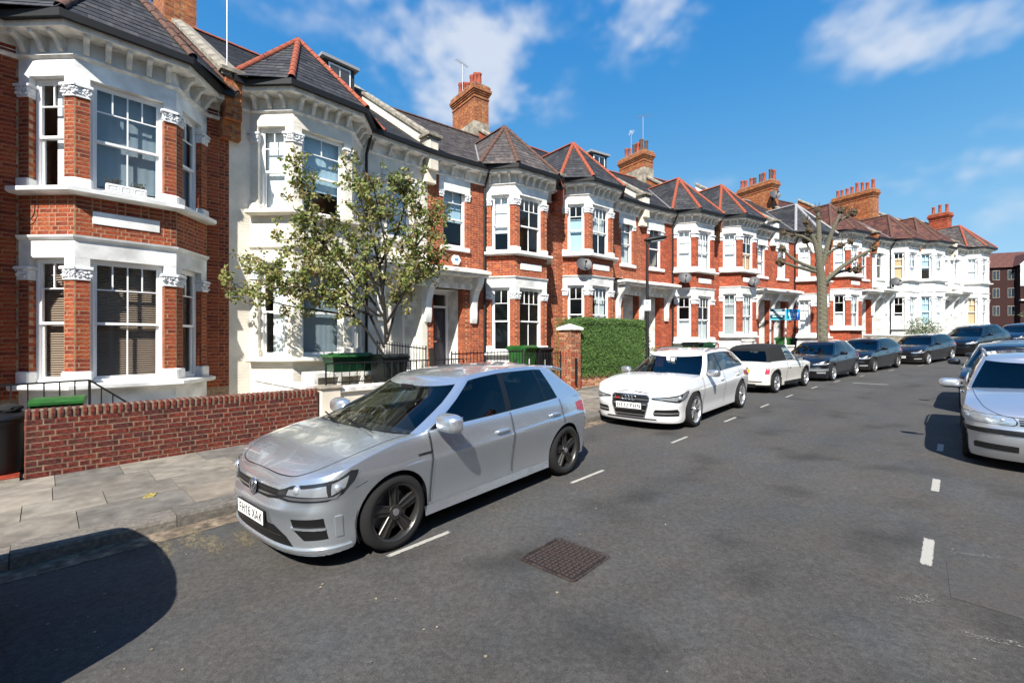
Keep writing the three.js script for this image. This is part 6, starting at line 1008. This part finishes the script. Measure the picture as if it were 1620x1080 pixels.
{ // yellow cover plate in the footway
  const g = thing('hydrant_plate', 'small yellow painted cover set in the paving slabs', 'cover plate', P(.80, 6.3, gy(.8) + .113), -.35); new MB().cbox(-.075, .075, 0, .008, -.05, .05, .003).build('plate', mottle([.66, .60, .32], .3, 14, .2, 145, { roughness: .7 }), g); }
{ // manhole cover: cast frame, plate and raised chequers
  const g = thing('manhole_cover', 'rusty cast-iron cover with raised chequers set in the road', 'manhole cover', P(2.945, 2.265, gy(2.945) + .001), .03); g.rotation.z = 0;
  const iron = mottle([.33, .275, .25], .35, 16, .25, 150, { roughness: .6, metalness: .35 }), dark = mottle([.16, .14, .13], .3, 16, .2, 151, { roughness: .8, metalness: .2 });
  const rr = (w, d, r) => { const s = new THREE.Shape(); s.moveTo(-w + r, -d); s.lineTo(w - r, -d); s.quadraticCurveTo(w, -d, w, -d + r); s.lineTo(w, d - r); s.quadraticCurveTo(w, d, w - r, d); s.lineTo(-w + r, d); s.quadraticCurveTo(-w, d, -w, d - r); s.lineTo(-w, -d + r); s.quadraticCurveTo(-w, -d, -w + r, -d); return s; };
  const fr = rr(.27, .27, .04); fr.holes.push(rr(.254, .254, .035)); mesh('frame', new THREE.ExtrudeGeometry(fr, { depth: .008, bevelEnabled: false }).rotateX(-Math.PI / 2), iron, g); mesh('gap', new THREE.ShapeGeometry(rr(.255, .255, .035)).rotateX(-Math.PI / 2).translate(0, .003, 0), dark, g);
  mesh('plate', new THREE.ExtrudeGeometry(rr(.245, .245, .03), { depth: .001, bevelEnabled: false }).rotateX(-Math.PI / 2).translate(0, .0035, 0), dark, g);
  const ch = new MB().cbox(-.016, .016, 0, .0065, -.010, .010, .003).geo(); for (let i = 0; i < 12; i++) for (let k = 0; k < 12; k++) { const x = -.215 + i * .039, z = -.215 + k * .039; if (Math.abs(x - z) < .03 && false) continue; const c = mesh('chequer', ch, iron, g); c.position.set(x, .0045, z); c.rotation.y = (i + k) % 2 ? Math.PI / 2 : 0; }
  new MB().strut(V3(-.24, .009, .0), V3(.24, .009, .0), .010).build('joint_bar', iron, g);
}
{ // brick gate pier with white cap
  const g = thing('brick_pier', 'weathered brick gate pier with a white pyramid cap beside the hedge', 'pier', P(11.35, 8.55, gy(11) + .1), Math.PI / 2 - .06); const y1 = 1.86, w = .24, tones = [[.70, .46, .33], [.62, .36, .25], [.75, .55, .42], [.66, .30, .20], [.58, .40, .30]].map((c, i) => mottle(c, .25, 12, .3, 155 + i, { roughness: .95 }));
  new MB().box(-w + .004, w - .004, 0, y1, -w + .004, w - .004).build('mortar', M.mortar, g);
  const b = { n: 280, rest: [] }; for (let f = 0; f < 4; f++) { const m = new THREE.Matrix4().makeRotationY(f * Math.PI / 2).multiply(T(-w, 0, w - .004)); layBricks(g, m, 0, w * 2, 0, y1, rG, b, tones); } flushBricks(g, b, tones);
  const c = new MB(); c.box(-.3, .3, y1, y1 + .07, -.3, .3); const tp = V3(0, y1 + .2, 0), q = [V3(-.3, y1 + .07, .3), V3(.3, y1 + .07, .3), V3(.3, y1 + .07, -.3), V3(-.3, y1 + .07, -.3)]; for (let i = 0; i < 4; i++) c.tri(q[i], q[(i + 1) % 4], tp); c.build('cap', M.whiteOld, g);
  new MB().box(-.06, .0, .2, 1.0, w + .01, w + .06).build('gate_post', M.blackMetal, g);
}
// leaves -------------------------------------------------------------
function leafMats(cols, tr = .35) { return cols.map(c => phy({ color: lin(...c).multiplyScalar(.8), roughness: .75, transmission: tr, thickness: 0, side: THREE.DoubleSide })); }
function leafQuad(mb, p, n, up, l, w) { // a folded leaf
  const side = up.clone().cross(n).normalize(), t = up, m = n.clone().multiplyScalar(w * .25);
  const a = p, b = p.clone().addScaledVector(t, l * .5).addScaledVector(side, w * .5).sub(m), c = p.clone().addScaledVector(t, l), d = p.clone().addScaledVector(t, l * .5).addScaledVector(side, -w * .5).sub(m), e = p.clone().addScaledVector(t, l * .5);
  mb.tri(a, b, e); mb.tri(b, c, e); mb.tri(c, d, e); mb.tri(d, a, e);
}
const rdir = r => { const z = r() * 2 - 1, a = r() * 6.2832, q = Math.sqrt(1 - z * z); return V3(q * Math.cos(a), z, q * Math.sin(a)); };
{ // clipped privet hedge
  const g = thing('hedge', 'dense dark green clipped privet hedge beside the white estate', 'hedge'); const r = RNG(88), mats = leafMats([[.085, .20, .025], [.12, .25, .035], [.065, .165, .02], [.18, .31, .06]], .3), mb = mats.map(() => new MB());
  const A = P(11.75, 8.95), B = P(15.35, 8.48), d = V3().subVectors(B, A), L = d.length(); d.normalize(); const out = V3(-d.z, 0, d.x); if (out.x < 0) out.negate();
  const y0 = gy(13) + .42, H = 1.92, W = .55; const core = new MB();
  const bulge = (u, v) => .10 * fbm(u * 1.3, v * 1.7, 3, 3) + .07 * Math.sin(Math.PI * clamp(v)) ;
  const pt = (u, v, w) => A.clone().addScaledVector(d, u * L).addScaledVector(out, w).setY(y0 + v * H);
  core.at(new THREE.Matrix4().makeBasis(d, V3(0, 1, 0), out).setPosition(A.x, 0, A.z)); core.box(.16, L - .16, y0, y0 + H - .2, -W + .2, W - .24); core.build('inner_foliage', mottle([.24, .36, .14], .3, 14, .3, 171, { roughness: 1 }), g);
  const put = (p, n) => { const q = n.clone().addScaledVector(rdir(r), .9).normalize(), up = rdir(r).addScaledVector(q, -.2).normalize(); const k = Math.floor(r() * 4); leafQuad(mb[k], p, q, up.cross(q).normalize(), .036 + r() * .026, .022 + r() * .014); };
  for (let i = 0; i < 27000; i++) { const u = r(), v = Math.pow(r(), .9); put(pt(u, v, W - .06 - r() * r() * .24 + bulge(u * L, v)), out); }
  for (let i = 0; i < 8500; i++) { const u = r(), w = (r() * 2 - 1) * W; put(pt(u, 1 - .03 * r() + .08 * fbm(u * L * 1.5, w * 3, 1, 3) - Math.pow(Math.abs(w / W), 4) * .07 - Math.pow(Math.abs(u * 2 - 1), 8) * .09, w), V3(0, 1, 0)); }
  for (let i = 0; i < 3000; i++) { const v = r(), w = (r() * 2 - 1) * W, e = r() < .6 ? 0 : 1; put(pt(e, v, w).addScaledVector(d, (e ? 1 : -1) * (r() * .08)), d.clone().multiplyScalar(e ? 1 : -1)); }
  mb.forEach((q, i) => q.build('foliage', mats[i], g).userData.kind = 'stuff');
  new MB().at(new THREE.Matrix4().makeBasis(d, V3(0, 1, 0), out).setPosition(A.x, 0, A.z)).box(0, L, .1, y0 + .12, -.12, .42).build('low_wall', M.brickPale, g);
}
function limb(mb, a, b, r0, r1, r, wob = .06) { const m = V3().addVectors(a, b).multiplyScalar(.5).addScaledVector(rdir(r), a.distanceTo(b) * wob), c = new THREE.QuadraticBezierCurve3(a, m, b), N = 6, pts = c.getPoints(N); const q = []; for (let i = 0; i < N; i++) mb.bar(pts[i], pts[i + 1].clone().lerp(pts[i], -.04), mix(r0, r1, i / N), mix(r0, r1, (i + 1) / N), 9); return c; }
{ // small street tree in leaf, in front of the cream house
  const base = P(5.62, 7.72, gy(5.6) + .11), g = thing('street_tree', 'small tree with sparse yellow-green leaves before the cream house', 'tree', base); const r = RNG(61);
  const bark = mottle([.17, .145, .12], .3, 14, .4, 160, { roughness: .95, bumpMap: rep(grainBump, .2), bumpScale: .01 }), tr = new MB(), O = V3(0, 0, 0);
  const fork = V3(-.06, 1.45, .02); limb(tr, O, fork, .09, .065, r, .03); tr.build('trunk', bark, g);
  const lm = new MB(), twigs = new MB(), mats = leafMats([[.27, .32, .05], [.33, .34, .07], [.20, .28, .045], [.40, .36, .10], [.28, .20, .07]], .4), lv = mats.map(() => new MB());
  // limb targets given as photo points at the tree's own distance
  const cam = V3(0, 1.81, 0), fw = V3(-SN, 0, -CS), rt = V3(CS, 0, -SN), Zt = base.clone().sub(cam).dot(fw);
  const tgt = (px, py, dz = 0) => { const Z = Zt + dz; return cam.clone().addScaledVector(fw, Z).addScaledVector(rt, (px - 810) / 720 * Z).setY(1.81 - (py - 540) / 720 * Z).sub(base); };
  const tips = [];
  const main = [[[610, 545], [606, 480], [590, 380], [565, 300], 0, -.2], [[606, 560], [560, 500], [500, 468], [420, 452], 0, .25], [[608, 550], [570, 470], [520, 400], [465, 330], .1, -.35], [[612, 540], [630, 470], [645, 400], [668, 300], .1, .15], [[612, 530], [600, 420], [575, 330], [545, 260], 0, .2], [[560, 500], [500, 490], [440, 480], [370, 450], .25, .4], [[606, 480], [580, 430], [540, 405], [470, 400], -.1, .5], [[630, 470], [660, 440], [680, 430], [696, 405], .1, -.1], [[600, 420], [630, 360], [640, 310], [622, 280], 0, -.3], [[520, 400], [500, 360], [480, 300], [468, 262], -.1, -.2], [[640, 420], [665, 380], [682, 360], [686, 335], .2, .3], [[560, 500], [520, 440], [450, 430], [400, 420], .2, -.3], [[606, 500], [555, 430], [510, 380], [440, 380], .3, .1], [[606, 490], [590, 440], [560, 390], [520, 350], .2, .3], [[604, 470], [610, 400], [600, 340], [590, 290], -.2, -.3], [[600, 500], [560, 470], [530, 440], [490, 430], -.2, -.4], [[612, 510], [640, 460], [655, 420], [660, 370], -.2, -.3], [[590, 500], [540, 480], [480, 460], [430, 440], -.2, -.3]];
  for (const [a, b, c, d, z0, z1] of main) { const p = [tgt(...a, 0), tgt(...b, z0), tgt(...c, (z0 + z1) / 2), tgt(...d, z1)]; const cv = new THREE.CatmullRomCurve3(p), pts = cv.getPoints(14); for (let i = 0; i < 14; i++) lm.bar(pts[i], pts[i + 1], mix(.028, .006, i / 14), mix(.028, .006, (i + 1) / 14), 7); for (let i = 4; i <= 14; i++) { const nt = i > 8 ? 4 : 2; for (let k = 0; k < nt; k++) { const e = pts[i].clone().addScaledVector(rdir(r), .16 + r() * .26).add(V3(0, .06, 0)); twigs.bar(pts[i], e, .006, .003, 4); tips.push([pts[i], e]); } } }
  for (const [px, py] of [[350, 440], [400, 470], [480, 250], [560, 250], [670, 275], [690, 400], [620, 290], [450, 310], [520, 320]]) { const e = tgt(px, py, (r() - .5) * .5); tips.push([e, e.clone().add(V3(0, .1, 0))]); }
  lm.build('limbs', bark, g); twigs.build('twigs', bark, g).userData.kind = 'stuff';
  for (const [a, e] of tips) { const C = 2 + Math.floor(r() * 3); for (let c = 0; c < C; c++) { const o = a.clone().lerp(e, .45 + r() * .65).addScaledVector(rdir(r), r() * .09), N = 4 + Math.floor(r() * 5), k = Math.min(4, Math.floor(Math.pow(r(), 1.1) * 5)); for (let i = 0; i < N; i++) { const d = rdir(r), p = o.clone().addScaledVector(d, .012 + r() * .03), up = d.clone().addScaledVector(V3(0, -1, 0), .35).normalize(), q = rdir(r).add(V3(0, .9, 0)).addScaledVector(up, -.3).normalize(); leafQuad(lv[r() < .75 ? k : Math.floor(r() * 5)], p, q, up, .065 + r() * .05, .04 + r() * .03); } } }
  lv.forEach((q, i) => q.build('crown', mats[i], g).userData.kind = 'stuff');
}
{ // pollarded plane
  const base = P(26.4, 4.62, gy(26.4) + .1), g = thing('pollarded_tree', 'bare pollarded plane tree with knobbly fists on its stubby limbs', 'tree', base); const r = RNG(9);
  const bark = mottle([.50, .485, .41], .32, 12, .5, 165, { roughness: .95, bumpMap: rep(grainBump, .4), bumpScale: .02 }), fist = mottle([.46, .39, .30], .35, 14, .4, 166, { roughness: 1, bumpMap: rep(grainBump, .2), bumpScale: .03 });
  const cam = V3(0, 1.81, 0), fw = V3(-SN, 0, -CS), rt = V3(CS, 0, -SN), Zt = base.clone().sub(cam).dot(fw), tgt = (px, py, dz = 0) => { const Z = Zt + dz; return cam.clone().addScaledVector(fw, Z).addScaledVector(rt, (px - 810) / 720 * Z).setY(1.81 - (py - 540) / 720 * Z).sub(base); };
  const tube = (mb, p, r0, r1, N = 12) => { const c = new THREE.CatmullRomCurve3(p), pts = c.getPoints(N); for (let i = 0; i < N; i++) mb.bar(pts[i], pts[i + 1].clone().lerp(pts[i], -.06), mix(r0, r1, i / N), mix(r0, r1, (i + 1) / N), 12); };
  const tk = new MB(); tube(tk, [V3(0, -.1, 0), tgt(1301, 500), tgt(1300, 445), tgt(1296, 415)], .25, .17); tk.build('trunk', bark, g);
  const knob = (p, s) => { const ge = new THREE.IcosahedronGeometry(s, 3), q = ge.attributes.position; for (let i = 0; i < q.count; i++) { const k = 1 + fbm(q.getX(i) * 9 + p.x * 3, q.getY(i) * 9, q.getZ(i) * 9 + p.z, 3) * .95; q.setXYZ(i, q.getX(i) * k, q.getY(i) * k, q.getZ(i) * k); } ge.computeVertexNormals(); const m = mesh('fist', ge, fist, g); m.position.copy(p); const tw = new MB(); for (let i = 0; i < 22; i++) tw.bar(p, p.clone().addScaledVector(rdir(r).add(V3(0, .6, 0)), s * (1.2 + r() * 1.2)), .016, .005, 5); tw.build('twigs', fist, g); };
  const L = [[[1298, 425], [1290, 385], [1281, 365], [1276, 352], 0, .13, .085], [[1297, 420], [1296, 370], [1295, 345], [1293, 332], .3, .15, .09], [[1302, 420], [1312, 380], [1322, 355], [1332, 333], -.2, .13, .08], [[1290, 425], [1265, 415], [1250, 405], [1238, 393], .2, .10, .07], [[1305, 445], [1335, 420], [1365, 402], [1382, 394], .1, .12, .08], [[1290, 430], [1268, 424], [1248, 418], [1236, 414], -.4, .09, .06], [[1305, 450], [1325, 432], [1345, 427], [1357, 426], .5, .09, .06], [[1302, 405], [1315, 398], [1330, 388], [1346, 382], -.4, .08, .05], [[1312, 380], [1325, 352], [1340, 342], [1350, 336], .3, .07, .05], [[1290, 385], [1270, 374], [1255, 371], [1240, 368], .4, .08, .05], [[1285, 400], [1280, 392], [1277, 385], [1276, 378], .5, .05, .04]];
  for (const [a, b, c, d, z, r0, r1] of L) { const q = new MB(), e = tgt(...d, z); tube(q, [tgt(...a, 0), tgt(...b, z * .5), tgt(...c, z), e], r0 * .9, r1 * .8); q.build('limb', bark, g); knob(e, .12 + r() * .08); if (r() > .4) knob(tgt(...c, z), .10 + r() * .06); }
}
{ // street lamp with its parking sign
  const base = P(15.15, 7.95, gy(15) + .11), g = thing('street_lamp', 'slim black street lamp with a flat lamp head and parking sign', 'street lamp', base); const H = 5.02;
  new MB().bar(V3(0, 0, 0), V3(0, 1.2, 0), .085, .085, 16).bar(V3(0, 1.2, 0), V3(0, H, 0), .062, .045, 16).build('column', M.blackGloss, g);
  const hd = new THREE.Group(); hd.name = 'lamp_head'; hd.position.set(0, H, 0); hd.rotation.set(0, .72, .14); g.add(hd); const ge = new THREE.SphereGeometry(1, 24, 14); ge.scale(.42, .10, .15); ge.translate(.3, .06, 0); mesh('housing', ge, M.blackGloss, hd); mesh('lens', new THREE.BoxGeometry(.45, .02, .2).translate(.34, -.035, 0), M.blindGrey, hd); new MB().bar(V3(0, -.1, 0), V3(.05, .08, 0), .05, .05, 12).build('bracket', M.blackGloss, hd);
  const c = document.createElement('canvas'); c.width = 128; c.height = 200; const x = c.getContext('2d'); x.fillStyle = '#eef0f2'; x.fillRect(0, 0, 128, 200); x.fillStyle = '#1f4fa8'; x.fillRect(40, 14, 48, 58); x.fillStyle = '#fff'; x.font = 'bold 48px sans-serif'; x.textAlign = 'center'; x.fillText('P', 64, 60); x.fillStyle = '#223'; for (let i = 0; i < 5; i++) x.fillRect(24, 90 + i * 20, 80, 8); const t = new THREE.CanvasTexture(c); t.colorSpace = THREE.SRGBColorSpace;
  const sg = new THREE.Group(); sg.name = 'parking_sign'; sg.position.set(0, 2.72, 0); sg.rotation.y = .55; g.add(sg); mesh('plate', new THREE.BoxGeometry(.24, .38, .006).translate(0, 0, .07), std({ color: lin(.6, .6, .6), roughness: .5, metalness: .4 }), sg); mesh('print', new THREE.PlaneGeometry(.23, .37).translate(0, 0, .0745), std({ map: t, roughness: .5 }), sg);
}
function board(s, n, h, label, paint, turn, w = .84, hh = .62) { const g = thing('estate_agent_board', label, 'sign', P(s, n, gy(s) + .1), turn, 'estate agent boards'); new MB().box(-.03, .03, 0, h, -.03, .03).build('post', M.whiteGloss, g); const c = document.createElement('canvas'); c.width = 320; c.height = 236; const x = c.getContext('2d'); paint(x); const t = new THREE.CanvasTexture(c); t.colorSpace = THREE.SRGBColorSpace; mesh('panel', new THREE.BoxGeometry(w, hh, .012).translate(w * .5 - .04, h - hh / 2 - .04, .036), M.blindWhite, g); mesh('print', new THREE.PlaneGeometry(w - .01, hh - .01).translate(w * .5 - .04, h - hh / 2 - .04, .0435), std({ map: t, roughness: .45 }), g); }
board(28.6, 6.72, 2.95, 'bright blue estate agent board reading RENT', x => { const gr = x.createLinearGradient(0, 0, 320, 0); x.fillStyle = '#1a86c8'; x.fillRect(0, 0, 320, 236); x.fillStyle = '#35a7cf'; x.fillRect(0, 0, 110, 236); x.fillStyle = '#2f6fd0'; x.fillRect(215, 60, 105, 176); x.fillStyle = '#fff'; x.font = 'bold 96px sans-serif'; x.textAlign = 'center'; x.fillText('RENT', 165, 150); x.font = 'bold 40px sans-serif'; x.fillText('TO', 150, 55); x.font = '34px sans-serif'; x.fillStyle = '#cfe6f6'; x.fillRect(90, 178, 150, 14); x.fillRect(110, 204, 110, 12); }, Math.PI / 2 - .75);
board(27.6, 7.22, 2.98, 'dark teal estate agent board with a pale band across it', x => { x.fillStyle = '#0f3d4d'; x.fillRect(0, 0, 320, 236); x.fillStyle = '#e6f3f3'; x.fillRect(0, 62, 320, 62); x.fillStyle = '#0f3d4d'; x.font = 'bold 44px sans-serif'; x.textAlign = 'center'; x.fillText('FOR SALE', 160, 108); x.fillStyle = '#bfe0e0'; x.fillRect(60, 24, 200, 16); x.fillRect(50, 150, 220, 22); x.fillStyle = '#4fb3c0'; x.fillRect(0, 206, 320, 30); }, Math.PI / 2 - .75);
// low walls, planting and bins of the yards further up
function lowWall(s0, n0, s1, n1, h, mat, label, cap) { const a = P(s0, n0, gy(s0) + .1), b = P(s1, n1, gy(s1) + .1), d = V3().subVectors(b, a), L = Math.hypot(d.x, d.z); const g = thing('front_wall', label, 'wall', a, Math.atan2(-d.z, d.x)); const q = new MB(); q.box(0, L, -.3, h, -.11, .11); q.build('wall', mat, g); const st = (b.y - a.y); if (cap) new MB().cbox(-.02, L + .02, h, h + .08, -.15, .15, .02).build('coping', cap, g); return g; }
lowWall(16.6, 8.25, 19.3, 7.75, 1.05, M.brickDeep, 'low brick front wall topped with trailing green plants by the lamp', M.brickDeep);
lowWall(20.6, 7.5, 22.6, 7.1, .95, M.whiteOld, 'white front wall before the house with green-grey curtains', M.whiteOld);
lowWall(23.6, 6.9, 27.2, 6.1, 1.0, M.whiteOld, 'long white front wall running behind the estate agent boards', M.whiteOld);
lowWall(29.4, 5.6, 33.6, 4.2, 1.05, M.whiteOld, 'white front wall with railings behind the pollarded tree', M.whiteOld);
lowWall(34.6, 3.9, 41, 1.4, 1.2, M.stone, 'grey stone front wall of the white terrace end', M.whiteOld);
lowWall(41.5, 1.2, 50, -2.4, 1.25, M.whiteOld, 'white front wall at the far corner of the terrace', M.whiteOld);
for (const [s, n, lb] of [[20.3, 7.6, 'square white gate pier with flat cap beside the dark bin lids'], [23.2, 7.0, 'square white gate pier beside the yellow-green shrub']]) { const g = thing('gate_pier', lb, 'pier', P(s, n, gy(s) + .1), .1); new MB().cbox(-.2, .2, 0, 1.3, -.2, .2, .02).build('shaft', M.whiteOld, g); new MB().cbox(-.25, .25, 1.3, 1.38, -.25, .25, .02).build('cap', M.whiteOld, g); }
wheelie(P(19.5, 8.1, .72), Math.PI / 2, M.binDark, 'dark green wheelie bin behind the low brick front wall', { h: .98 });
wheelie(P(20.05, 7.75, .70), Math.PI / 2 + .5, M.binDeep, 'mid green wheelie bin leaning beside the white gate pier', { h: .98, open: true });
wheelie(P(28.9, 6.9, .98), Math.PI / 2, M.binGreen, 'light green wheelie bin under the blue estate agent board', { h: .98 });
wheelie(P(29.5, 6.7, .98), Math.PI / 2 + .2, M.binBlack, 'black wheelie bin beside the light green one under the boards', { h: .95 });
function shrub(s, n, y, rx, ry, label, cols, N, seed, ls = .05) { const g = thing('shrub', label, 'shrub', P(s, n, y)); const r = RNG(seed), mats = leafMats(cols, .3), mb = mats.map(() => new MB()), st = new MB(); for (let i = 0; i < 18; i++) { const d = rdir(r); d.y = Math.abs(d.y) + .3; st.bar(V3(0, 0, 0), V3(d.x * rx * .8, d.y * ry * .9, d.z * rx * .8), .012, .004, 5); } st.build('stems', mottle([.25, .2, .15], .3, 9, .2, seed + 200), g); for (let i = 0; i < N; i++) { const d = rdir(r), k = Math.pow(r(), .45) * (1 + .35 * fbm(d.x * 2, d.y * 2 + seed, d.z * 2, 3)), p = V3(d.x * rx * k, ry * .55 + d.y * ry * .55 * k, d.z * rx * k); leafQuad(mb[Math.floor(r() * mats.length)], p, d.clone().addScaledVector(rdir(r), .8).normalize(), rdir(r), ls + r() * ls * .6, ls * .6); } mb.forEach((q, i) => q.build('foliage', mats[i], g).userData.kind = 'stuff'); }
const greens = [[.06, .13, .02], [.09, .17, .03], [.05, .10, .02], [.13, .2, .05]];
shrub(18.0, 8.05, 1.3, 1.35, .3, 'trailing green plants along the top of the low brick wall', greens, 2600, 5, .04);
shrub(16.75, 9.0, 1.45, .38, .75, 'orange flowering plant in the yard beside the lamp', [[.35, .16, .02], [.10, .16, .03], [.08, .14, .03]], 700, 6, .045);
shrub(22.9, 7.5, .7, .5, .9, 'yellow-green shrub beside the white gate pier', [[.20, .24, .03], [.14, .2, .03], [.08, .14, .02]], 900, 7, .05);
shrub(40.2, 1.55, gy(40) + .2, 1.0, 1.9, 'white-flowering green bush in front of the white terrace end', [[.09, .16, .04], [.13, .2, .06], [.62, .62, .55], [.07, .12, .03]], 2600, 8, .09);
shrub(26.0, 6.6, .9, .4, .5, 'small dark plant behind the long white front wall', greens, 500, 9);
{ // coping weed of the first house and climbers
  shrub(2.95, 11.6, 7.35, .22, .32, 'tuft of weeds growing on the brick party wall', greens, 220, 12, .04);
}
// ---------------------------------------------------------------- beyond the bend
{
  const blk = (s, n, turn, label, w, h, d, y, o = {}) => {
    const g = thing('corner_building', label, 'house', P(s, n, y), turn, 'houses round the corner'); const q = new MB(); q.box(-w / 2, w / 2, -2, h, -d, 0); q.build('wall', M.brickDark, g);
    const r = new MB(); r.quad(V3(-w / 2 - .3, h, .35), V3(w / 2 + .3, h, .35), V3(w / 2 + .3, h + d * .33, -d / 2), V3(-w / 2 - .3, h + d * .33, -d / 2)).quad(V3(w / 2 + .3, h, -d - .35), V3(-w / 2 - .3, h, -d - .35), V3(-w / 2 - .3, h + d * .33, -d / 2), V3(w / 2 + .3, h + d * .33, -d / 2)).tri(V3(-w / 2, h, -d), V3(-w / 2, h, 0), V3(-w / 2, h + d * .33, -d / 2)).tri(V3(w / 2, h, 0), V3(w / 2, h, -d), V3(w / 2, h + d * .33, -d / 2)); r.build('roof', M.tileBrown[1], g);
    const N = Math.floor(w / 1.7); for (let f = 0; f < 3; f++) for (let i = 0; i < N; i++) { const x = -w / 2 + (i + .5) * w / N, y0 = .6 + f * 2.75; if (y0 + 1.6 > h) continue; const wn = new THREE.Group(); wn.name = 'window'; g.add(wn); new MB().box(x - .42, x + .42, y0, y0 + 1.5, 0, .05).build('frame', M.stone, wn); for (const k of [-1, 1]) new MB().box(x + k * .2 - .17, x + k * .2 + .17, y0 + .08, y0 + 1.42, .05, .06).build('pane', M.darkGlass, wn); }
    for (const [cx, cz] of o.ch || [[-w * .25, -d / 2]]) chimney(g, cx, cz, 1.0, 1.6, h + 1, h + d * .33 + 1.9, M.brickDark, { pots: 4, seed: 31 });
    if (o.gable) { const x = o.gable, b = new MB(); b.box(x - 1.6, x + 1.6, -1, h + .2, 0, 1.1); b.build('bay', M.brickDark, g); const gq = new MB(); gq.box(x - 1.62, x + 1.62, h - 3.0, h + .2, 1.1, 1.16).tri(V3(x - 1.9, h + .2, 1.15), V3(x + 1.9, h + .2, 1.15), V3(x, h + 2.0, 1.15)); gq.build('white_gable', M.white, g); const rq = new MB(); rq.quad(V3(x - 2.0, h + .1, 1.35), V3(x, h + 2.15, 1.35), V3(x, h + 2.15, -3), V3(x - 2.0, h + .1, -3)).quad(V3(x, h + 2.15, 1.35), V3(x + 2.0, h + .1, 1.35), V3(x + 2.0, h + .1, -3), V3(x, h + 2.15, -3)); rq.build('gable_roof', M.tileBrown[0], g); for (let f = 0; f < 3; f++) for (const k of [-.8, 0, .8]) { const y0 = .5 + f * 2.75; const wn = new THREE.Group(); wn.name = 'window'; g.add(wn); new MB().box(x + k - .36, x + k + .36, y0, y0 + 1.6, 1.16, 1.2).build('frame', M.whiteGloss, wn); new MB().box(x + k - .28, x + k + .28, y0 + .1, y0 + 1.5, 1.2, 1.21).build('pane', M.darkGlass, wn); } new MB().box(x - 1.75, x + 1.75, 2.75, 2.95, 1.1, 1.5).build('balcony', M.whiteOld, g); }
  };
  blk(104, -7.0, Math.PI / 2 - 1.15, 'dark red-brick flats with a white gable round the corner', 32, 8.0, 9, 5.2, { gable: 1.2, ch: [[-11, -4.5], [-7.5, -4.5], [5, -4.5]] });
  shrub(60, -6.6, 3.4, 2.6, 1.3, 'pale flowering hedge at the corner before the dark brick flats', [[.10, .15, .05], [.14, .19, .07], [.5, .5, .42]], 1600, 14, .14);
}

// ---------------------------------------------------------------- the terrace across the road: it shades the sky for the fronts and is mirrored in their glass
{
  const words = ['first', 'second', 'third', 'fourth', 'fifth', 'sixth', 'seventh', 'eighth', 'ninth', 'tenth'];
  for (let i = 0; i < 10; i++) {
    const s = -21 + i * 5.6, b = bend(s), sl = s < 14 ? 0 : .0172 * (s - 14);
    const g = thing('opposite_house', `brick house facing the terrace, ${words[i]} in the row across the road`, 'house', P(s, -7.4 - b, gy(Math.max(0, s))), -Math.PI / 2 - Math.atan(sl), 'houses across the road');
    const w = 5.7; new MB().box(-w / 2, w / 2, -1, 7.2, -8, 0).build('wall', i % 3 === 1 ? M.cream : M.brickDeep, g);
    new MB().box(-w / 2 + .2, .6, -1, 6.6, 0, .8).build('bay', i % 3 === 1 ? M.cream : M.brick, g);
    const r = new MB(); r.quad(V3(-w / 2, 7.2, .3), V3(w / 2, 7.2, .3), V3(w / 2, 10.2, -4), V3(-w / 2, 10.2, -4)).quad(V3(w / 2, 7.2, -8.3), V3(-w / 2, 7.2, -8.3), V3(-w / 2, 10.2, -4), V3(w / 2, 10.2, -4)); r.tri(V3(-w / 2, 7.2, -8), V3(-w / 2, 7.2, 0), V3(-w / 2, 10.2, -4)).tri(V3(w / 2, 7.2, 0), V3(w / 2, 7.2, -8), V3(w / 2, 10.2, -4)); r.build('roof', M.slate[0], g);
    for (const [x, y, ww, hh, z] of [[-1.1, .9, 1.7, 1.9, .8], [-1.1, 4.1, 1.7, 1.8, .8], [1.7, 4.1, 1, 1.8, 0]]) { const q = new THREE.Group(); q.name = 'window'; g.add(q); new MB().box(x - ww / 2, x + ww / 2, y, y + hh, z, z + .05).build('frame', M.whiteGloss, q); for (const k of [-1, 1]) new MB().box(x + k * ww * .24 - ww * .2, x + k * ww * .24 + ww * .2, y + .1, y + hh - .1, z + .05, z + .06).build('pane', M.darkGlass, q); }
    new MB().box(1.1, 2.1, -.2, 2.2, 0, .06).build('door', M.doorDark, g); if (i % 2) chimney(g, w / 2, -4, .8, 1.6, 9.4, 12, M.brickStock, { pots: 4, seed: 40 + i });
  }
}
renderer.render(scene, camera);
